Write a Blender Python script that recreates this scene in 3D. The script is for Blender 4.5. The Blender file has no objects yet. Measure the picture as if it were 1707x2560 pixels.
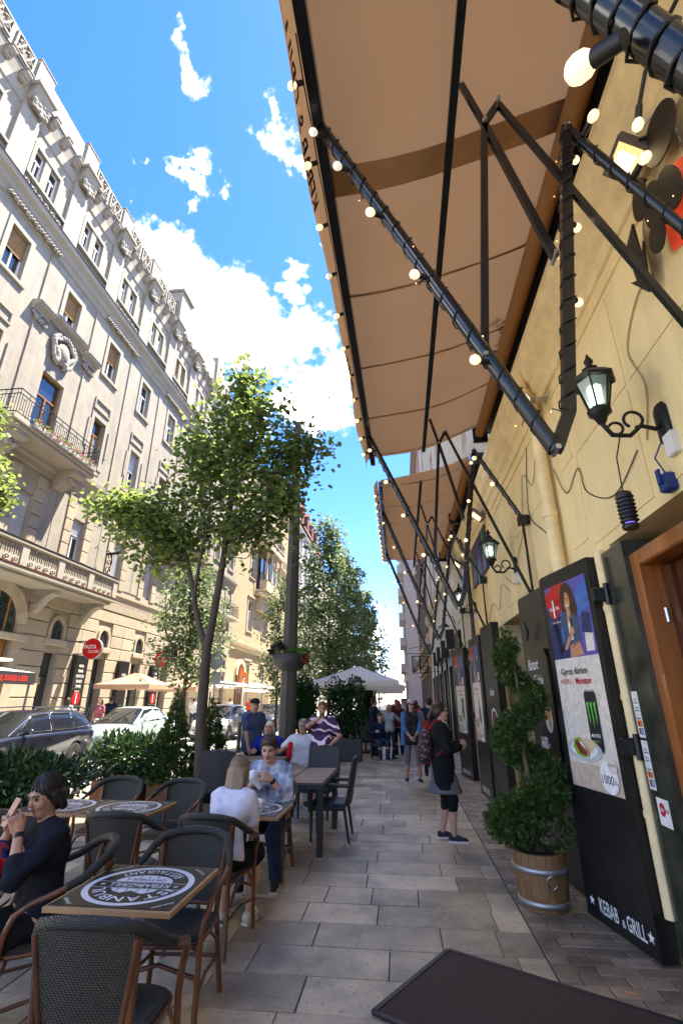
import bpy, bmesh, math, random
import numpy as np
from mathutils import Vector, Matrix, noise as mnoise
R = math.radians
rnd = random.Random(7)
scene = bpy.context.scene
col = scene.collection
# ---------------------------------------------------------------- camera
cam = bpy.data.cameras.new('camera'); camo = bpy.data.objects.new('camera', cam); col.objects.link(camo)
cam.sensor_fit = 'VERTICAL'; cam.sensor_height = 36.0; cam.lens = 17.0; cam.clip_end = 2000; cam.clip_start = .05
camo.location = (0, 0, 1.68); camo.rotation_euler = (R(90 + 21.24), 0, R(6.68))
scene.camera = camo
# ---------------------------------------------------------------- sun, sky, exposure
SUN = Vector((1.0, .85, 2.9)).normalized()
sun = bpy.data.lights.new('sun', 'SUN'); sun.energy = 2.2; sun.angle = R(.53); sun.color = (1, .91, .76)
suno = bpy.data.objects.new('sun', sun); col.objects.link(suno)
suno.rotation_euler = SUN.to_track_quat('Z', 'Y').to_euler()
scene.view_settings.view_transform = 'Standard'; scene.view_settings.look = 'None'
scene.view_settings.exposure = 3.35; scene.view_settings.gamma = 1.0
world = bpy.data.worlds.new('World'); scene.world = world; world.use_nodes = True
def build_world():
    nt = world.node_tree; N = nt.nodes; L = nt.links; N.clear()
    out = N.new('ShaderNodeOutputWorld'); bg = N.new('ShaderNodeBackground')
    sky = N.new('ShaderNodeTexSky'); sky.sky_type = 'NISHITA'; sky.sun_disc = False
    sky.sun_elevation = math.asin(SUN.z); sky.sun_rotation = math.atan2(SUN.x, SUN.y)
    sky.air_density = 1.0; sky.dust_density = .15; sky.ozone_density = 3.2; sky.altitude = 100
    tc = N.new('ShaderNodeTexCoord')
    def math_(op, a, b=None, c=None):
        n = N.new('ShaderNodeMath'); n.operation = op
        for i, v in enumerate((a, b, c)):
            if v is None: continue
            if isinstance(v, (int, float)): n.inputs[i].default_value = v
            else: L.new(v, n.inputs[i])
        return n.outputs[0]
    def vmath(op, a, b):
        n = N.new('ShaderNodeVectorMath'); n.operation = op
        for i, v in enumerate((a, b)):
            if isinstance(v, (tuple, Vector)): n.inputs[i].default_value = v
            else: L.new(v, n.inputs[i])
        return n
    def noise(scale, det, rough, vec):
        n = N.new('ShaderNodeTexNoise'); n.inputs['Scale'].default_value = scale; n.inputs['Detail'].default_value = det
        n.inputs['Roughness'].default_value = rough; L.new(vec, n.inputs['Vector']); return n
    d = tc.outputs['Generated']
    n1 = noise(5, 4, .62, d); n2 = noise(24, 3, .6, d)
    w1 = vmath('SCALE', vmath('SUBTRACT', n1.outputs['Color'], (.5, .5, .5)).outputs[0], (0, 0, 0)); w1.inputs['Scale'].default_value = .2
    w2 = vmath('SCALE', vmath('SUBTRACT', n2.outputs['Color'], (.5, .5, .5)).outputs[0], (0, 0, 0)); w2.inputs['Scale'].default_value = .085
    dd = vmath('ADD', vmath('ADD', d, w1.outputs[0]).outputs[0], w2.outputs[0]).outputs[0]
    # cloud banks, as directions on the sky dome: (direction, radius, weight)
    cl = [(-0.257, 0.397, 0.881, 0.026, 0.8), (-0.259, 0.417, 0.872, 0.034, 0.9), (-0.257, 0.435, 0.863, 0.016, 0.7), (-0.151, 0.475, 0.867, 0.026, 0.75), (-0.172, 0.496, 0.851, 0.034, 0.85), (-0.138, 0.508, 0.850, 0.036, 0.9), (-0.325, 0.504, 0.800, 0.024, 0.7), (-0.299, 0.525, 0.797, 0.03, 0.8), (-0.263, 0.538, 0.801, 0.024, 0.7), (-0.397, 0.462, 0.793, 0.01, 0.5), (-0.403, 0.490, 0.773, 0.01, 0.4), (-0.386, 0.585, 0.714, 0.07, 1), (-0.344, 0.627, 0.698, 0.09, 1), (-0.299, 0.675, 0.674, 0.1, 1), (-0.248, 0.713, 0.656, 0.085, 1), (-0.190, 0.731, 0.656, 0.07, 1), (-0.136, 0.740, 0.658, 0.055, 0.9), (-0.215, 0.745, 0.632, 0.055, 0.9), (-0.168, 0.673, 0.720, 0.032, 0.8), (-0.321, 0.703, 0.635, 0.07, 1), (-0.283, 0.733, 0.619, 0.05, 0.8), (-0.155, 0.812, 0.562, 0.085, 1), (-0.097, 0.803, 0.589, 0.08, 1), (-0.195, 0.809, 0.554, 0.05, 1), (-0.108, 0.832, 0.543, 0.06, 0.9), (-0.269, 0.822, 0.502, 0.06, 0.7), (-0.322, 0.772, 0.548, 0.06, 0.6), (-0.030, 0.989, 0.142, 0.03, 0.8), (-0.020, 0.996, 0.088, 0.03, 0.8), (-0.044, 0.981, 0.189, 0.02, 0.6), (-0.136, 0.552, 0.823, 0.016, 0.6), (-0.123, 0.649, 0.751, 0.016, 0.5)]
    m = None
    for (x, y, z, r, wt) in cl:
        c = (x, y, z)
        dist = vmath('DISTANCE', dd, tuple(c)).outputs['Value']
        mr = N.new('ShaderNodeMapRange'); mr.inputs[1].default_value = r * 1.25; mr.inputs[2].default_value = r * .3
        mr.inputs[3].default_value = 0; mr.inputs[4].default_value = wt; L.new(dist, mr.inputs[0])
        m = mr.outputs[0] if m is None else math_('MAXIMUM', m, mr.outputs[0])
    # the same scattered fair-weather clouds go on over the rest of the dome
    n3 = noise(2.6, 3, .6, dd); g = N.new('ShaderNodeMapRange'); g.inputs[1].default_value = .57; g.inputs[2].default_value = .68
    L.new(n3.outputs['Fac'], g.inputs[0])
    axis = (-0.097, 0.821, 0.563); dp = vmath('DOT_PRODUCT', d, tuple(axis)).outputs['Value']
    away = N.new('ShaderNodeMapRange'); away.inputs[1].default_value = .62; away.inputs[2].default_value = .5; L.new(dp, away.inputs[0])
    m = math_('MAXIMUM', m, math_('MULTIPLY', g.outputs[0], away.outputs[0]))
    n4 = noise(46, 3, .65, d)
    edge = math_('ADD', m, math_('MULTIPLY', math_('SUBTRACT', n4.outputs['Fac'], .5), 1.0))
    edge = math_('MULTIPLY', edge, math_('GREATER_THAN', m, .02))
    sm = N.new('ShaderNodeMapRange'); sm.interpolation_type = 'SMOOTHSTEP'; sm.inputs[1].default_value = .02; sm.inputs[2].default_value = 1.0; L.new(edge, sm.inputs[0])
    skyc = N.new('ShaderNodeMixRGB'); skyc.blend_type = 'MIX'; L.new(math_('POWER', sm.outputs[0], 3.4), skyc.inputs[0])
    hs = N.new('ShaderNodeHueSaturation'); hs.inputs['Saturation'].default_value = 1.28; hs.inputs['Value'].default_value = .33
    tn = N.new('ShaderNodeMixRGB'); tn.blend_type = 'MULTIPLY'; tn.inputs[0].default_value = 1; tn.inputs[2].default_value = (.94, .86, .95, 1); L.new(sky.outputs[0], tn.inputs[1]); L.new(tn.outputs[0], hs.inputs['Color']); L.new(hs.outputs[0], skyc.inputs[1])
    n5 = noise(9, 2, .5, d); cr = N.new('ShaderNodeMapRange'); cr.inputs[1].default_value = .3; cr.inputs[2].default_value = .7
    cr.inputs[3].default_value = 9.5; cr.inputs[4].default_value = 13.5; L.new(n5.outputs['Fac'], cr.inputs[0])
    cc = N.new('ShaderNodeCombineColor')
    for i, k in enumerate((1, .91, .74)): L.new(math_('MULTIPLY', cr.outputs[0], k), cc.inputs[i])
    L.new(cc.outputs[0], skyc.inputs[2])
    L.new(skyc.outputs[0], bg.inputs['Color']); bg.inputs['Strength'].default_value = .15
    L.new(bg.outputs[0], out.inputs['Surface'])
build_world()
scene.cycles.max_bounces = 6; scene.cycles.diffuse_bounces = 4; scene.cycles.glossy_bounces = 2; scene.cycles.transmission_bounces = 4; scene.cycles.transparent_max_bounces = 6
scene.cycles.use_denoising = True; scene.cycles.caustics_reflective = False; scene.cycles.caustics_refractive = False
world.cycles.sampling_method = 'MANUAL'; world.cycles.sample_map_resolution = 512
# ---------------------------------------------------------------- materials
MATS = {}
def mat(key, c=(.5, .5, .5), rough=.6, metal=0, var=0., vs=6, bump=0., bs=40, c2=None, rnd_amt=0., emit=None, es=0, trans=0, spec=.5, alpha=1, coat=0, detail=5, stretch=None, ior=1.45):
    """procedural surface: base colour, a noise-mixed second tone, per-piece variation and fine relief"""
    if key in MATS: return MATS[key]
    m = bpy.data.materials.new(key); m.use_nodes = True; nt = m.node_tree; N = nt.nodes; L = nt.links
    b = N['Principled BSDF']; b.inputs['Roughness'].default_value = rough; b.inputs['Metallic'].default_value = metal
    b.inputs['Specular IOR Level'].default_value = spec; b.inputs['IOR'].default_value = ior
    if coat: b.inputs['Coat Weight'].default_value = coat; b.inputs['Coat Roughness'].default_value = .05
    if trans: b.inputs['Transmission Weight'].default_value = trans
    if alpha < 1: b.inputs['Alpha'].default_value = alpha
    c = tuple(c) + (1,)
    if emit: b.inputs['Emission Color'].default_value = tuple(emit) + (1,); b.inputs['Emission Strength'].default_value = es
    b.inputs['Base Color'].default_value = c
    src = None; vec = None
    if var or c2 or bump:
        tc = N.new('ShaderNodeTexCoord'); vec = tc.outputs['Object']
        if stretch:
            mp = N.new('ShaderNodeMapping'); mp.inputs['Scale'].default_value = stretch; L.new(vec, mp.inputs[0]); vec = mp.outputs[0]
    if var or c2:
        t = N.new('ShaderNodeTexNoise'); t.inputs['Scale'].default_value = vs; t.inputs['Detail'].default_value = detail; t.inputs['Roughness'].default_value = .62; L.new(vec, t.inputs['Vector'])
        mr = N.new('ShaderNodeMapRange'); mr.inputs[1].default_value = .32; mr.inputs[2].default_value = .68; L.new(t.outputs['Fac'], mr.inputs[0])
        mx = N.new('ShaderNodeMixRGB'); L.new(mr.outputs[0], mx.inputs[0])
        if c2: mx.inputs[1].default_value = c; mx.inputs[2].default_value = tuple(c2) + (1,)
        else:
            mx.inputs[1].default_value = tuple(min(1, v * (1 - var)) for v in c[:3]) + (1,); mx.inputs[2].default_value = tuple(min(1, v * (1 + var)) for v in c[:3]) + (1,)
        src = mx.outputs[0]
    if rnd_amt:
        oi = N.new('ShaderNodeObjectInfo'); ge = N.new('ShaderNodeNewGeometry'); ad = N.new('ShaderNodeMath'); ad.operation = 'ADD'
        L.new(oi.outputs['Random'], ad.inputs[0]); L.new(ge.outputs['Random Per Island'], ad.inputs[1])
        fr = N.new('ShaderNodeMath'); fr.operation = 'FRACT'; L.new(ad.outputs[0], fr.inputs[0])
        mr = N.new('ShaderNodeMapRange'); mr.inputs[3].default_value = 1 - rnd_amt; mr.inputs[4].default_value = 1 + rnd_amt; L.new(fr.outputs[0], mr.inputs[0])
        hs = N.new('ShaderNodeHueSaturation'); L.new(mr.outputs[0], hs.inputs['Value'])
        if src: L.new(src, hs.inputs['Color'])
        else: hs.inputs['Color'].default_value = c
        src = hs.outputs[0]
    if src: L.new(src, b.inputs['Base Color'])
    if bump:
        t = N.new('ShaderNodeTexNoise'); t.inputs['Scale'].default_value = bs; t.inputs['Detail'].default_value = 6; L.new(vec, t.inputs['Vector'])
        bp = N.new('ShaderNodeBump'); bp.inputs['Strength'].default_value = bump; bp.inputs['Distance'].default_value = .01; L.new(t.outputs['Fac'], bp.inputs['Height']); L.new(bp.outputs[0], b.inputs['Normal'])
    MATS[key] = m
    return m
# ---------------------------------------------------------------- mesh collector
class B:
    def __init__(s): s.v = []; s.f = []; s.m = []; s.sm = []
    def add(s, verts, faces, mi=0, smooth=False):
        o = len(s.v); s.v.extend([tuple(p) for p in verts])
        for f in faces: s.f.append([o + i for i in f]); s.m.append(mi); s.sm.append(smooth)
        return s
    def box(s, x0, x1, y0, y1, z0, z1, mi=0, rot=None, bev=0.):
        """box by extents; rot = (angle about z, pivot)"""
        if bev > 0:
            q = []
            for z, i in ((z0, bev), (z0 + bev, 0), (z1 - bev, 0), (z1, bev)):
                q += [(x0 + i, y0 + i, z), (x1 - i, y0 + i, z), (x1 - i, y1 - i, z), (x0 + i, y1 - i, z)]
            fs = [(3, 2, 1, 0), (12, 13, 14, 15)]
            for k in range(3):
                for j in range(4): fs.append((4 * k + j, 4 * k + (j + 1) % 4, 4 * k + 4 + (j + 1) % 4, 4 * k + 4 + j))
        else:
            q = [(x, y, z) for z in (z0, z1) for (x, y) in ((x0, y0), (x1, y0), (x1, y1), (x0, y1))]
            fs = [(3, 2, 1, 0), (4, 5, 6, 7), (0, 1, 5, 4), (1, 2, 6, 5), (2, 3, 7, 6), (3, 0, 4, 7)]
        if rot:
            a, (px, py) = rot; ca, sa = math.cos(a), math.sin(a)
            q = [(px + (x - px) * ca - (y - py) * sa, py + (x - px) * sa + (y - py) * ca, z) for x, y, z in q]
        return s.add(q, fs, mi)
    def cyl(s, a, b, r0, r1=None, n=10, mi=0, caps=True, smooth=True):
        a = Vector(a); b = Vector(b); r1 = r0 if r1 is None else r1; d = (b - a)
        if d.length < 1e-6: return s
        d.normalize(); u = d.orthogonal().normalized(); w = d.cross(u); q = []
        for c, r in ((a, r0), (b, r1)):
            for i in range(n): t = 2 * math.pi * i / n; q.append(c + (u * math.cos(t) + w * math.sin(t)) * r)
        s.add(q, [(i, (i + 1) % n, n + (i + 1) % n, n + i) for i in range(n)], mi, smooth)
        if caps: s.add(q, [tuple(range(n))[::-1], tuple(range(n, 2 * n))], mi)
        return s
    def tube(s, pts, r, n=8, mi=0, closed=False, smooth=True):
        pts = [Vector(p) for p in pts]; k = len(pts); rr = r if isinstance(r, (list, tuple)) else [r] * k; q = []; up = None
        for i, p in enumerate(pts):
            if closed: d = pts[(i + 1) % k] - pts[i - 1]
            else: d = pts[min(i + 1, k - 1)] - pts[max(i - 1, 0)]
            d = d.normalized() if d.length > 1e-9 else Vector((0, 0, 1))
            if up is None: up = d.orthogonal().normalized()
            up = (up - d * up.dot(d)); up = up.normalized() if up.length > 1e-6 else d.orthogonal().normalized()
            w = d.cross(up)
            for j in range(n): t = 2 * math.pi * j / n; q.append(p + (up * math.cos(t) + w * math.sin(t)) * rr[i])
        fs = []
        for i in range(k if closed else k - 1):
            for j in range(n): i2 = (i + 1) % k; fs.append((i * n + j, i * n + (j + 1) % n, i2 * n + (j + 1) % n, i2 * n + j))
        s.add(q, fs, mi, smooth)
        if not closed: s.add(q, [tuple(range(n))[::-1], tuple(range((k - 1) * n, k * n))], mi)
        return s
    def bar(s, a, b, w, h, mi=0, up=(0, 0, 1)):
        a = Vector(a); b = Vector(b); d = (b - a).normalized(); u = Vector(up); u = u - d * u.dot(d)
        u = u.normalized() if u.length > 1e-5 else d.orthogonal().normalized(); e = d.cross(u); q = []
        for c in (a, b):
            for (i, j) in ((-1, -1), (1, -1), (1, 1), (-1, 1)): q.append(c + e * (i * w / 2) + u * (j * h / 2))
        return s.add(q, [(3, 2, 1, 0), (4, 5, 6, 7), (0, 1, 5, 4), (1, 2, 6, 5), (2, 3, 7, 6), (3, 0, 4, 7)], mi)
    def lathe(s, prof, c=(0, 0, 0), n=16, mi=0, smooth=True, sx=1, sy=1):
        q = []; cx, cy, cz = c
        for (r, z) in prof:
            for j in range(n): t = 2 * math.pi * j / n; q.append((cx + r * math.cos(t) * sx, cy + r * math.sin(t) * sy, cz + z))
        fs = []
        for i in range(len(prof) - 1):
            for j in range(n): fs.append((i * n + j, i * n + (j + 1) % n, (i + 1) * n + (j + 1) % n, (i + 1) * n + j))
        s.add(q, fs, mi, smooth)
        return s.add(q, [tuple(range(n))[::-1], tuple(range((len(prof) - 1) * n, len(prof) * n))], mi)
    def sphere(s, c, r, n=10, mi=0, sc=(1, 1, 1)):
        prof = [(max(r * math.sin(math.pi * i / n), 1e-4), -r * math.cos(math.pi * i / n) * sc[2]) for i in range(n + 1)]
        return s.lathe(prof, c, max(8, n), mi, True, sc[0], sc[1])
    def prism(s, poly, ext, mi=0, fn=None):
        """extrude a 2D polygon (u,v) from depth ext[0] to ext[1]; fn maps (u,v,w) to space"""
        n = len(poly); q = [(u, v, ext[0]) for u, v in poly] + [(u, v, ext[1]) for u, v in poly]
        if fn: q = [fn(*p) for p in q]
        return s.add(q, [tuple(range(n))[::-1], tuple(range(n, 2 * n))] + [(i, (i + 1) % n, n + (i + 1) % n, n + i) for i in range(n)], mi)
    def grid(s, fn, nu, nv, mi=0, smooth=True):
        q = [fn(i / nu, j / nv) for i in range(nu + 1) for j in range(nv + 1)]
        return s.add(q, [(i * (nv + 1) + j, (i + 1) * (nv + 1) + j, (i + 1) * (nv + 1) + j + 1, i * (nv + 1) + j + 1) for i in range(nu) for j in range(nv)], mi, smooth)
    def mesh(s, name, mats):
        me = bpy.data.meshes.new(name); me.from_pydata(s.v, [], s.f)
        if not isinstance(mats, (list, tuple)): mats = [mats]
        for m in mats: me.materials.append(m)
        if s.f:
            me.polygons.foreach_set('material_index', s.m); me.polygons.foreach_set('use_smooth', s.sm)
        me.update(); return me
    def build(s, name, mats, parent=None, local=False, fix=True):
        me = s.mesh(name, mats)
        if fix:
            bm = bmesh.new(); bm.from_mesh(me); bmesh.ops.recalc_face_normals(bm, faces=bm.faces); bm.to_mesh(me); bm.free()
        return link(name, me, parent, local)
def wmat(o):
    m = o.matrix_basis.copy()
    return wmat(o.parent) @ o.matrix_parent_inverse @ m if o.parent else m
def link(name, me, parent=None, local=False):
    o = bpy.data.objects.new(name, me); col.objects.link(o)
    if parent:
        o.parent = parent
        if not local: o.matrix_parent_inverse = wmat(parent).inverted()
    return o
def tag(o, label=None, cat=None, group=None, kind=None):
    for k, v in (('label', label), ('category', cat), ('group', group), ('kind', kind)):
        if v: o[k] = v
    return o
def thing(name, label, cat, loc=(0, 0, 0), rz=0, group=None, sc=1.):
    o = bpy.data.objects.new(name, None); o.empty_display_size = .1; col.objects.link(o)
    o.location = loc; o.rotation_euler = (0, 0, rz); o.scale = (sc,) * 3
    return tag(o, label, cat, group)
def struct(name, b, mats, parent=None): return tag(b.build(name, mats, parent), kind='structure')
KIDS = {}
def copy_tree(o, parent=None, level=0):
    c = o.copy(); col.objects.link(c); c.parent = parent
    for ch in [x for x in bpy.data.objects if x.parent == o] if level == 0 else list(o.children): copy_tree(ch, c, level + 1)
    return c
def dup(o, loc, rz, label=None, group=None):
    c = copy_tree(o); c.location = loc; c.rotation_euler = (0, 0, rz)
    if label: c['label'] = label
    if group: c['group'] = group
    return c
# ---------------------------------------------------------------- lettering
TXT = {}
def text_geo(t, bold=.0):
    """outline of a string at size 1: verts (x,y), faces, width"""
    if (t, bold) in TXT: return TXT[(t, bold)]
    cu = bpy.data.curves.new('lettering', 'FONT'); cu.body = t; cu.size = 1; cu.resolution_u = 2; cu.offset = bold; cu.fill_mode = 'FRONT'
    o = bpy.data.objects.new('lettering', cu); col.objects.link(o); bpy.context.view_layer.update()
    me = o.evaluated_get(bpy.context.evaluated_depsgraph_get()).to_mesh()
    v = [(p.co.x, p.co.y) for p in me.vertices]; f = [tuple(p.vertices) for p in me.polygons]
    bpy.data.objects.remove(o); bpy.data.curves.remove(cu)
    xs = [p[0] for p in v] or [0, 0]
    TXT[(t, bold)] = (v, f, min(xs), max(xs)); return TXT[(t, bold)]
def text_on(b, t, fn, h, x=0, y=0, align='c', mi=0, bold=0., squeeze=1., shear=0.):
    """write t on surface fn(u,v)->point; h = capital height"""
    v, f, x0, x1 = text_geo(t, bold); s = h / .72; w = (x1 - x0) * s * squeeze
    ox = x - (w / 2 if align == 'c' else w if align == 'r' else 0)
    b.add([fn(ox + ((p[0] - x0) + shear * p[1]) * s * squeeze, y + p[1] * s) for p in v], f, mi); return w
def text_arc(b, t, fn, h, cx, cy, r, amid, mi=0, bold=0., inward=False, squeeze=1.):
    """write t along a circle round (cx,cy); amid = angle of its middle; inward = letters with their feet outside"""
    s = h / .72; adv = []
    for ch in t:
        if ch == ' ': adv.append((None, .3)); continue
        v, f, x0, x1 = text_geo(ch, bold); adv.append(((v, f, x0), (x1 - x0) + .12))
    tot = sum(a[1] for a in adv) * s * squeeze / r; a = amid + tot / 2 * (-1 if inward else 1); sg = 1 if inward else -1
    for g, wd in adv:
        da = wd * s * squeeze / r; am = a + sg * da / 2; a += sg * da
        if g is None: continue
        v, f, x0 = g; pts = []
        for p in v:
            lx = ((p[0] - x0) - (wd - .12) / 2) * s * squeeze; ly = p[1] * s
            if inward: rr = r - ly; an = am + lx / r
            else: rr = r + ly; an = am - lx / r
            pts.append(fn(cx + rr * math.cos(an), cy + rr * math.sin(an)))
        b.add(pts, f, mi)
def disc(b, fn, cx, cy, r, mi=0, n=28, r0=0., a0=0, a1=2 * math.pi, ry=None):
    ry = r if ry is None else ry; k = r0 / r if r else 0
    full = abs(a1 - a0 - 2 * math.pi) < 1e-6; m = n if full else n + 1
    o = [fn(cx + r * math.cos(a0 + (a1 - a0) * i / n), cy + ry * math.sin(a0 + (a1 - a0) * i / n)) for i in range(m)]
    if r0 <= 0:
        if full: b.add(o, [tuple(range(n))], mi)
        else: b.add(o + [fn(cx, cy)], [tuple(range(m + 1))], mi)
    else:
        i_ = [fn(cx + r * k * math.cos(a0 + (a1 - a0) * i / n), cy + ry * k * math.sin(a0 + (a1 - a0) * i / n)) for i in range(m)]
        b.add(o + i_, [(i, (i + 1) % m, m + (i + 1) % m, m + i) for i in range(n)], mi)
def star(b, fn, cx, cy, r, mi=0):
    b.add([fn(cx + (r if i % 2 == 0 else r * .42) * math.sin(i * math.pi / 5), cy + (r if i % 2 == 0 else r * .42) * math.cos(i * math.pi / 5)) for i in range(10)], [tuple(range(10))], mi)
def rect(b, fn, x0, x1, y0, y1, mi=0): b.add([fn(x0, y0), fn(x1, y0), fn(x1, y1), fn(x0, y1)], [(0, 1, 2, 3)], mi)
def poly(b, fn, pts, mi=0): b.add([fn(*p) for p in pts], [tuple(range(len(pts)))], mi)
# ---------------------------------------------------------------- implicit surfaces (bodies, carved ornament)
def sdf_mesh(prims, vox, cuts=(), wr=0):
    """smooth union of round cones ('c',a,b,ra,rb,k) and ellipsoids ('e',c,radii,k[,rot]); '-e' carves. Returns verts, quads"""
    lo = np.full(3, 1e9); hi = -lo; bb = []
    for p in prims:
        if p[0] == 'c':
            a, b = np.array(p[1], float), np.array(p[2], float); r = max(p[3], p[4]); l, h = np.minimum(a, b) - r, np.maximum(a, b) + r
        else: c, rr = np.array(p[1], float), np.array(p[2], float); m = rr.max() if len(p) > 4 else rr; l, h = c - m, c + m
        bb.append((l, h))
        if p[0][0] != '-': lo = np.minimum(lo, l); hi = np.maximum(hi, h)
    lo = lo - 3 * vox; n = np.ceil((hi + 3 * vox - lo) / vox).astype(int) + 1
    d = np.full(n, .3); ax = [lo[i] + vox * np.arange(n[i]) for i in range(3)]
    for p, (l, h) in zip(prims, bb):
        k = max(p[5] if p[0] == 'c' else p[3], 1e-4); mg = k + 2.5 * vox
        i0 = np.clip(np.floor((l - mg - lo) / vox).astype(int), 0, n - 1); i1 = np.clip(np.ceil((h + mg - lo) / vox).astype(int) + 1, 1, n)
        sl = tuple(slice(i0[i], i1[i]) for i in range(3))
        X, Y, Z = np.meshgrid(ax[0][sl[0]], ax[1][sl[1]], ax[2][sl[2]], indexing='ij')
        if p[0] == 'c':
            a = np.array(p[1], float); ba = np.array(p[2], float) - a; L2 = max(ba @ ba, 1e-9)
            t = np.clip(((X - a[0]) * ba[0] + (Y - a[1]) * ba[1] + (Z - a[2]) * ba[2]) / L2, 0, 1)
            e = np.sqrt((X - a[0] - t * ba[0]) ** 2 + (Y - a[1] - t * ba[1]) ** 2 + (Z - a[2] - t * ba[2]) ** 2) - (p[3] + (p[4] - p[3]) * t)
        else:
            c, rr = p[1], p[2]; dx, dy, dz = X - c[0], Y - c[1], Z - c[2]
            if len(p) > 4:
                M = p[4]; dx, dy, dz = (M[0][0] * dx + M[1][0] * dy + M[2][0] * dz, M[0][1] * dx + M[1][1] * dy + M[2][1] * dz, M[0][2] * dx + M[1][2] * dy + M[2][2] * dz)
            q = np.sqrt((dx / rr[0]) ** 2 + (dy / rr[1]) ** 2 + (dz / rr[2]) ** 2)
            g = np.sqrt((dx / rr[0] ** 2) ** 2 + (dy / rr[1] ** 2) ** 2 + (dz / rr[2] ** 2) ** 2)
            e = np.where(g > 1e-6, q * (q - 1) / np.maximum(g, 1e-6), -min(rr))
        a = d[sl]
        if p[0][0] == '-':
            e = -e; hh = np.clip(.5 - .5 * (e - a) / k * -1, 0, 1); d[sl] = np.maximum(a, e)
        else:
            hh = np.clip(.5 + .5 * (e - a) / k, 0, 1); d[sl] = e * (1 - hh) + a * hh - k * hh * (1 - hh)
    if wr:
        X, Y, Z = np.meshgrid(*ax, indexing='ij'); d += wr * (np.sin(X * 34 + 2.5 * np.sin(Z * 19 + X * 7)) * np.sin(Z * 27 + Y * 23) + .6 * np.sin(Z * 55 + X * 38 + Y * 20))
    if cuts:
        X, Y, Z = np.meshgrid(*ax, indexing='ij')
        for (nx, ny, nz, off) in cuts: d = np.maximum(d, nx * X + ny * Y + nz * Z - off)
    return surface_nets(d, lo, vox)
def surface_nets(d, lo, vox):
    s = d < 0; nx, ny, nz = d.shape
    cs = np.zeros((nx - 1, ny - 1, nz - 1), int)
    co = [(i, j, k) for i in (0, 1) for j in (0, 1) for k in (0, 1)]
    def sub(a, c): return a[c[0]:nx - 1 + c[0], c[1]:ny - 1 + c[1], c[2]:nz - 1 + c[2]]
    for c in co: cs += sub(s, c)
    I = np.argwhere((cs > 0) & (cs < 8))
    if len(I) == 0: return np.zeros((0, 3)), []
    idx = np.full(cs.shape, -1); idx[I[:, 0], I[:, 1], I[:, 2]] = np.arange(len(I))
    pos = np.zeros((len(I), 3)); cnt = np.zeros(len(I))
    for c in co:
        for ax in range(3):
            if c[ax]: continue
            c2 = list(c); c2[ax] = 1
            da = d[I[:, 0] + c[0], I[:, 1] + c[1], I[:, 2] + c[2]]; db = d[I[:, 0] + c2[0], I[:, 1] + c2[1], I[:, 2] + c2[2]]
            m = (da < 0) != (db < 0); t = np.where(m, da / np.where(m, da - db, 1), 0); pt = np.array(c, float) + np.outer(t, np.eye(3)[ax])
            pos[m] += pt[m]; cnt[m] += 1
    v = lo + vox * (I + pos / cnt[:, None]); faces = []
    for ax in range(3):
        o1, o2 = [(1, 2), (2, 0), (0, 1)][ax]
        sl0 = [slice(None)] * 3; sl1 = [slice(None)] * 3; sl0[ax] = slice(0, -1); sl1[ax] = slice(1, None)
        E_ = np.argwhere(s[tuple(sl0)] != s[tuple(sl1)])
        E_ = E_[(E_[:, o1] > 0) & (E_[:, o2] > 0) & (E_[:, o1] < d.shape[o1] - 1) & (E_[:, o2] < d.shape[o2] - 1)]
        if len(E_) == 0: continue
        q = []
        for (a, b) in ((-1, -1), (0, -1), (0, 0), (-1, 0)):
            f = E_.copy(); f[:, o1] += a; f[:, o2] += b; q.append(idx[f[:, 0], f[:, 1], f[:, 2]])
        q = np.stack(q, 1); neg = s[E_[:, 0], E_[:, 1], E_[:, 2]]
        q[~neg] = q[~neg][:, ::-1]; faces.append(q)
    return v, np.concatenate(faces)
def sdf_obj(name, prims, vox, mats, parent=None, local=True, cuts=(), mi_fn=None, smooth=True, wr=0):
    v, f = sdf_mesh(prims, vox, cuts, wr)
    me = bpy.data.meshes.new(name); me.from_pydata(v.tolist(), [], f.tolist())
    for m in (mats if isinstance(mats, (list, tuple)) else [mats]): me.materials.append(m)
    if len(f):
        me.polygons.foreach_set('use_smooth', [smooth] * len(f))
        if mi_fn is not None: me.polygons.foreach_set('material_index', mi_fn(v[f].mean(1)).astype(int).tolist())
    me.update(); return link(name, me, parent, local)
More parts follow.
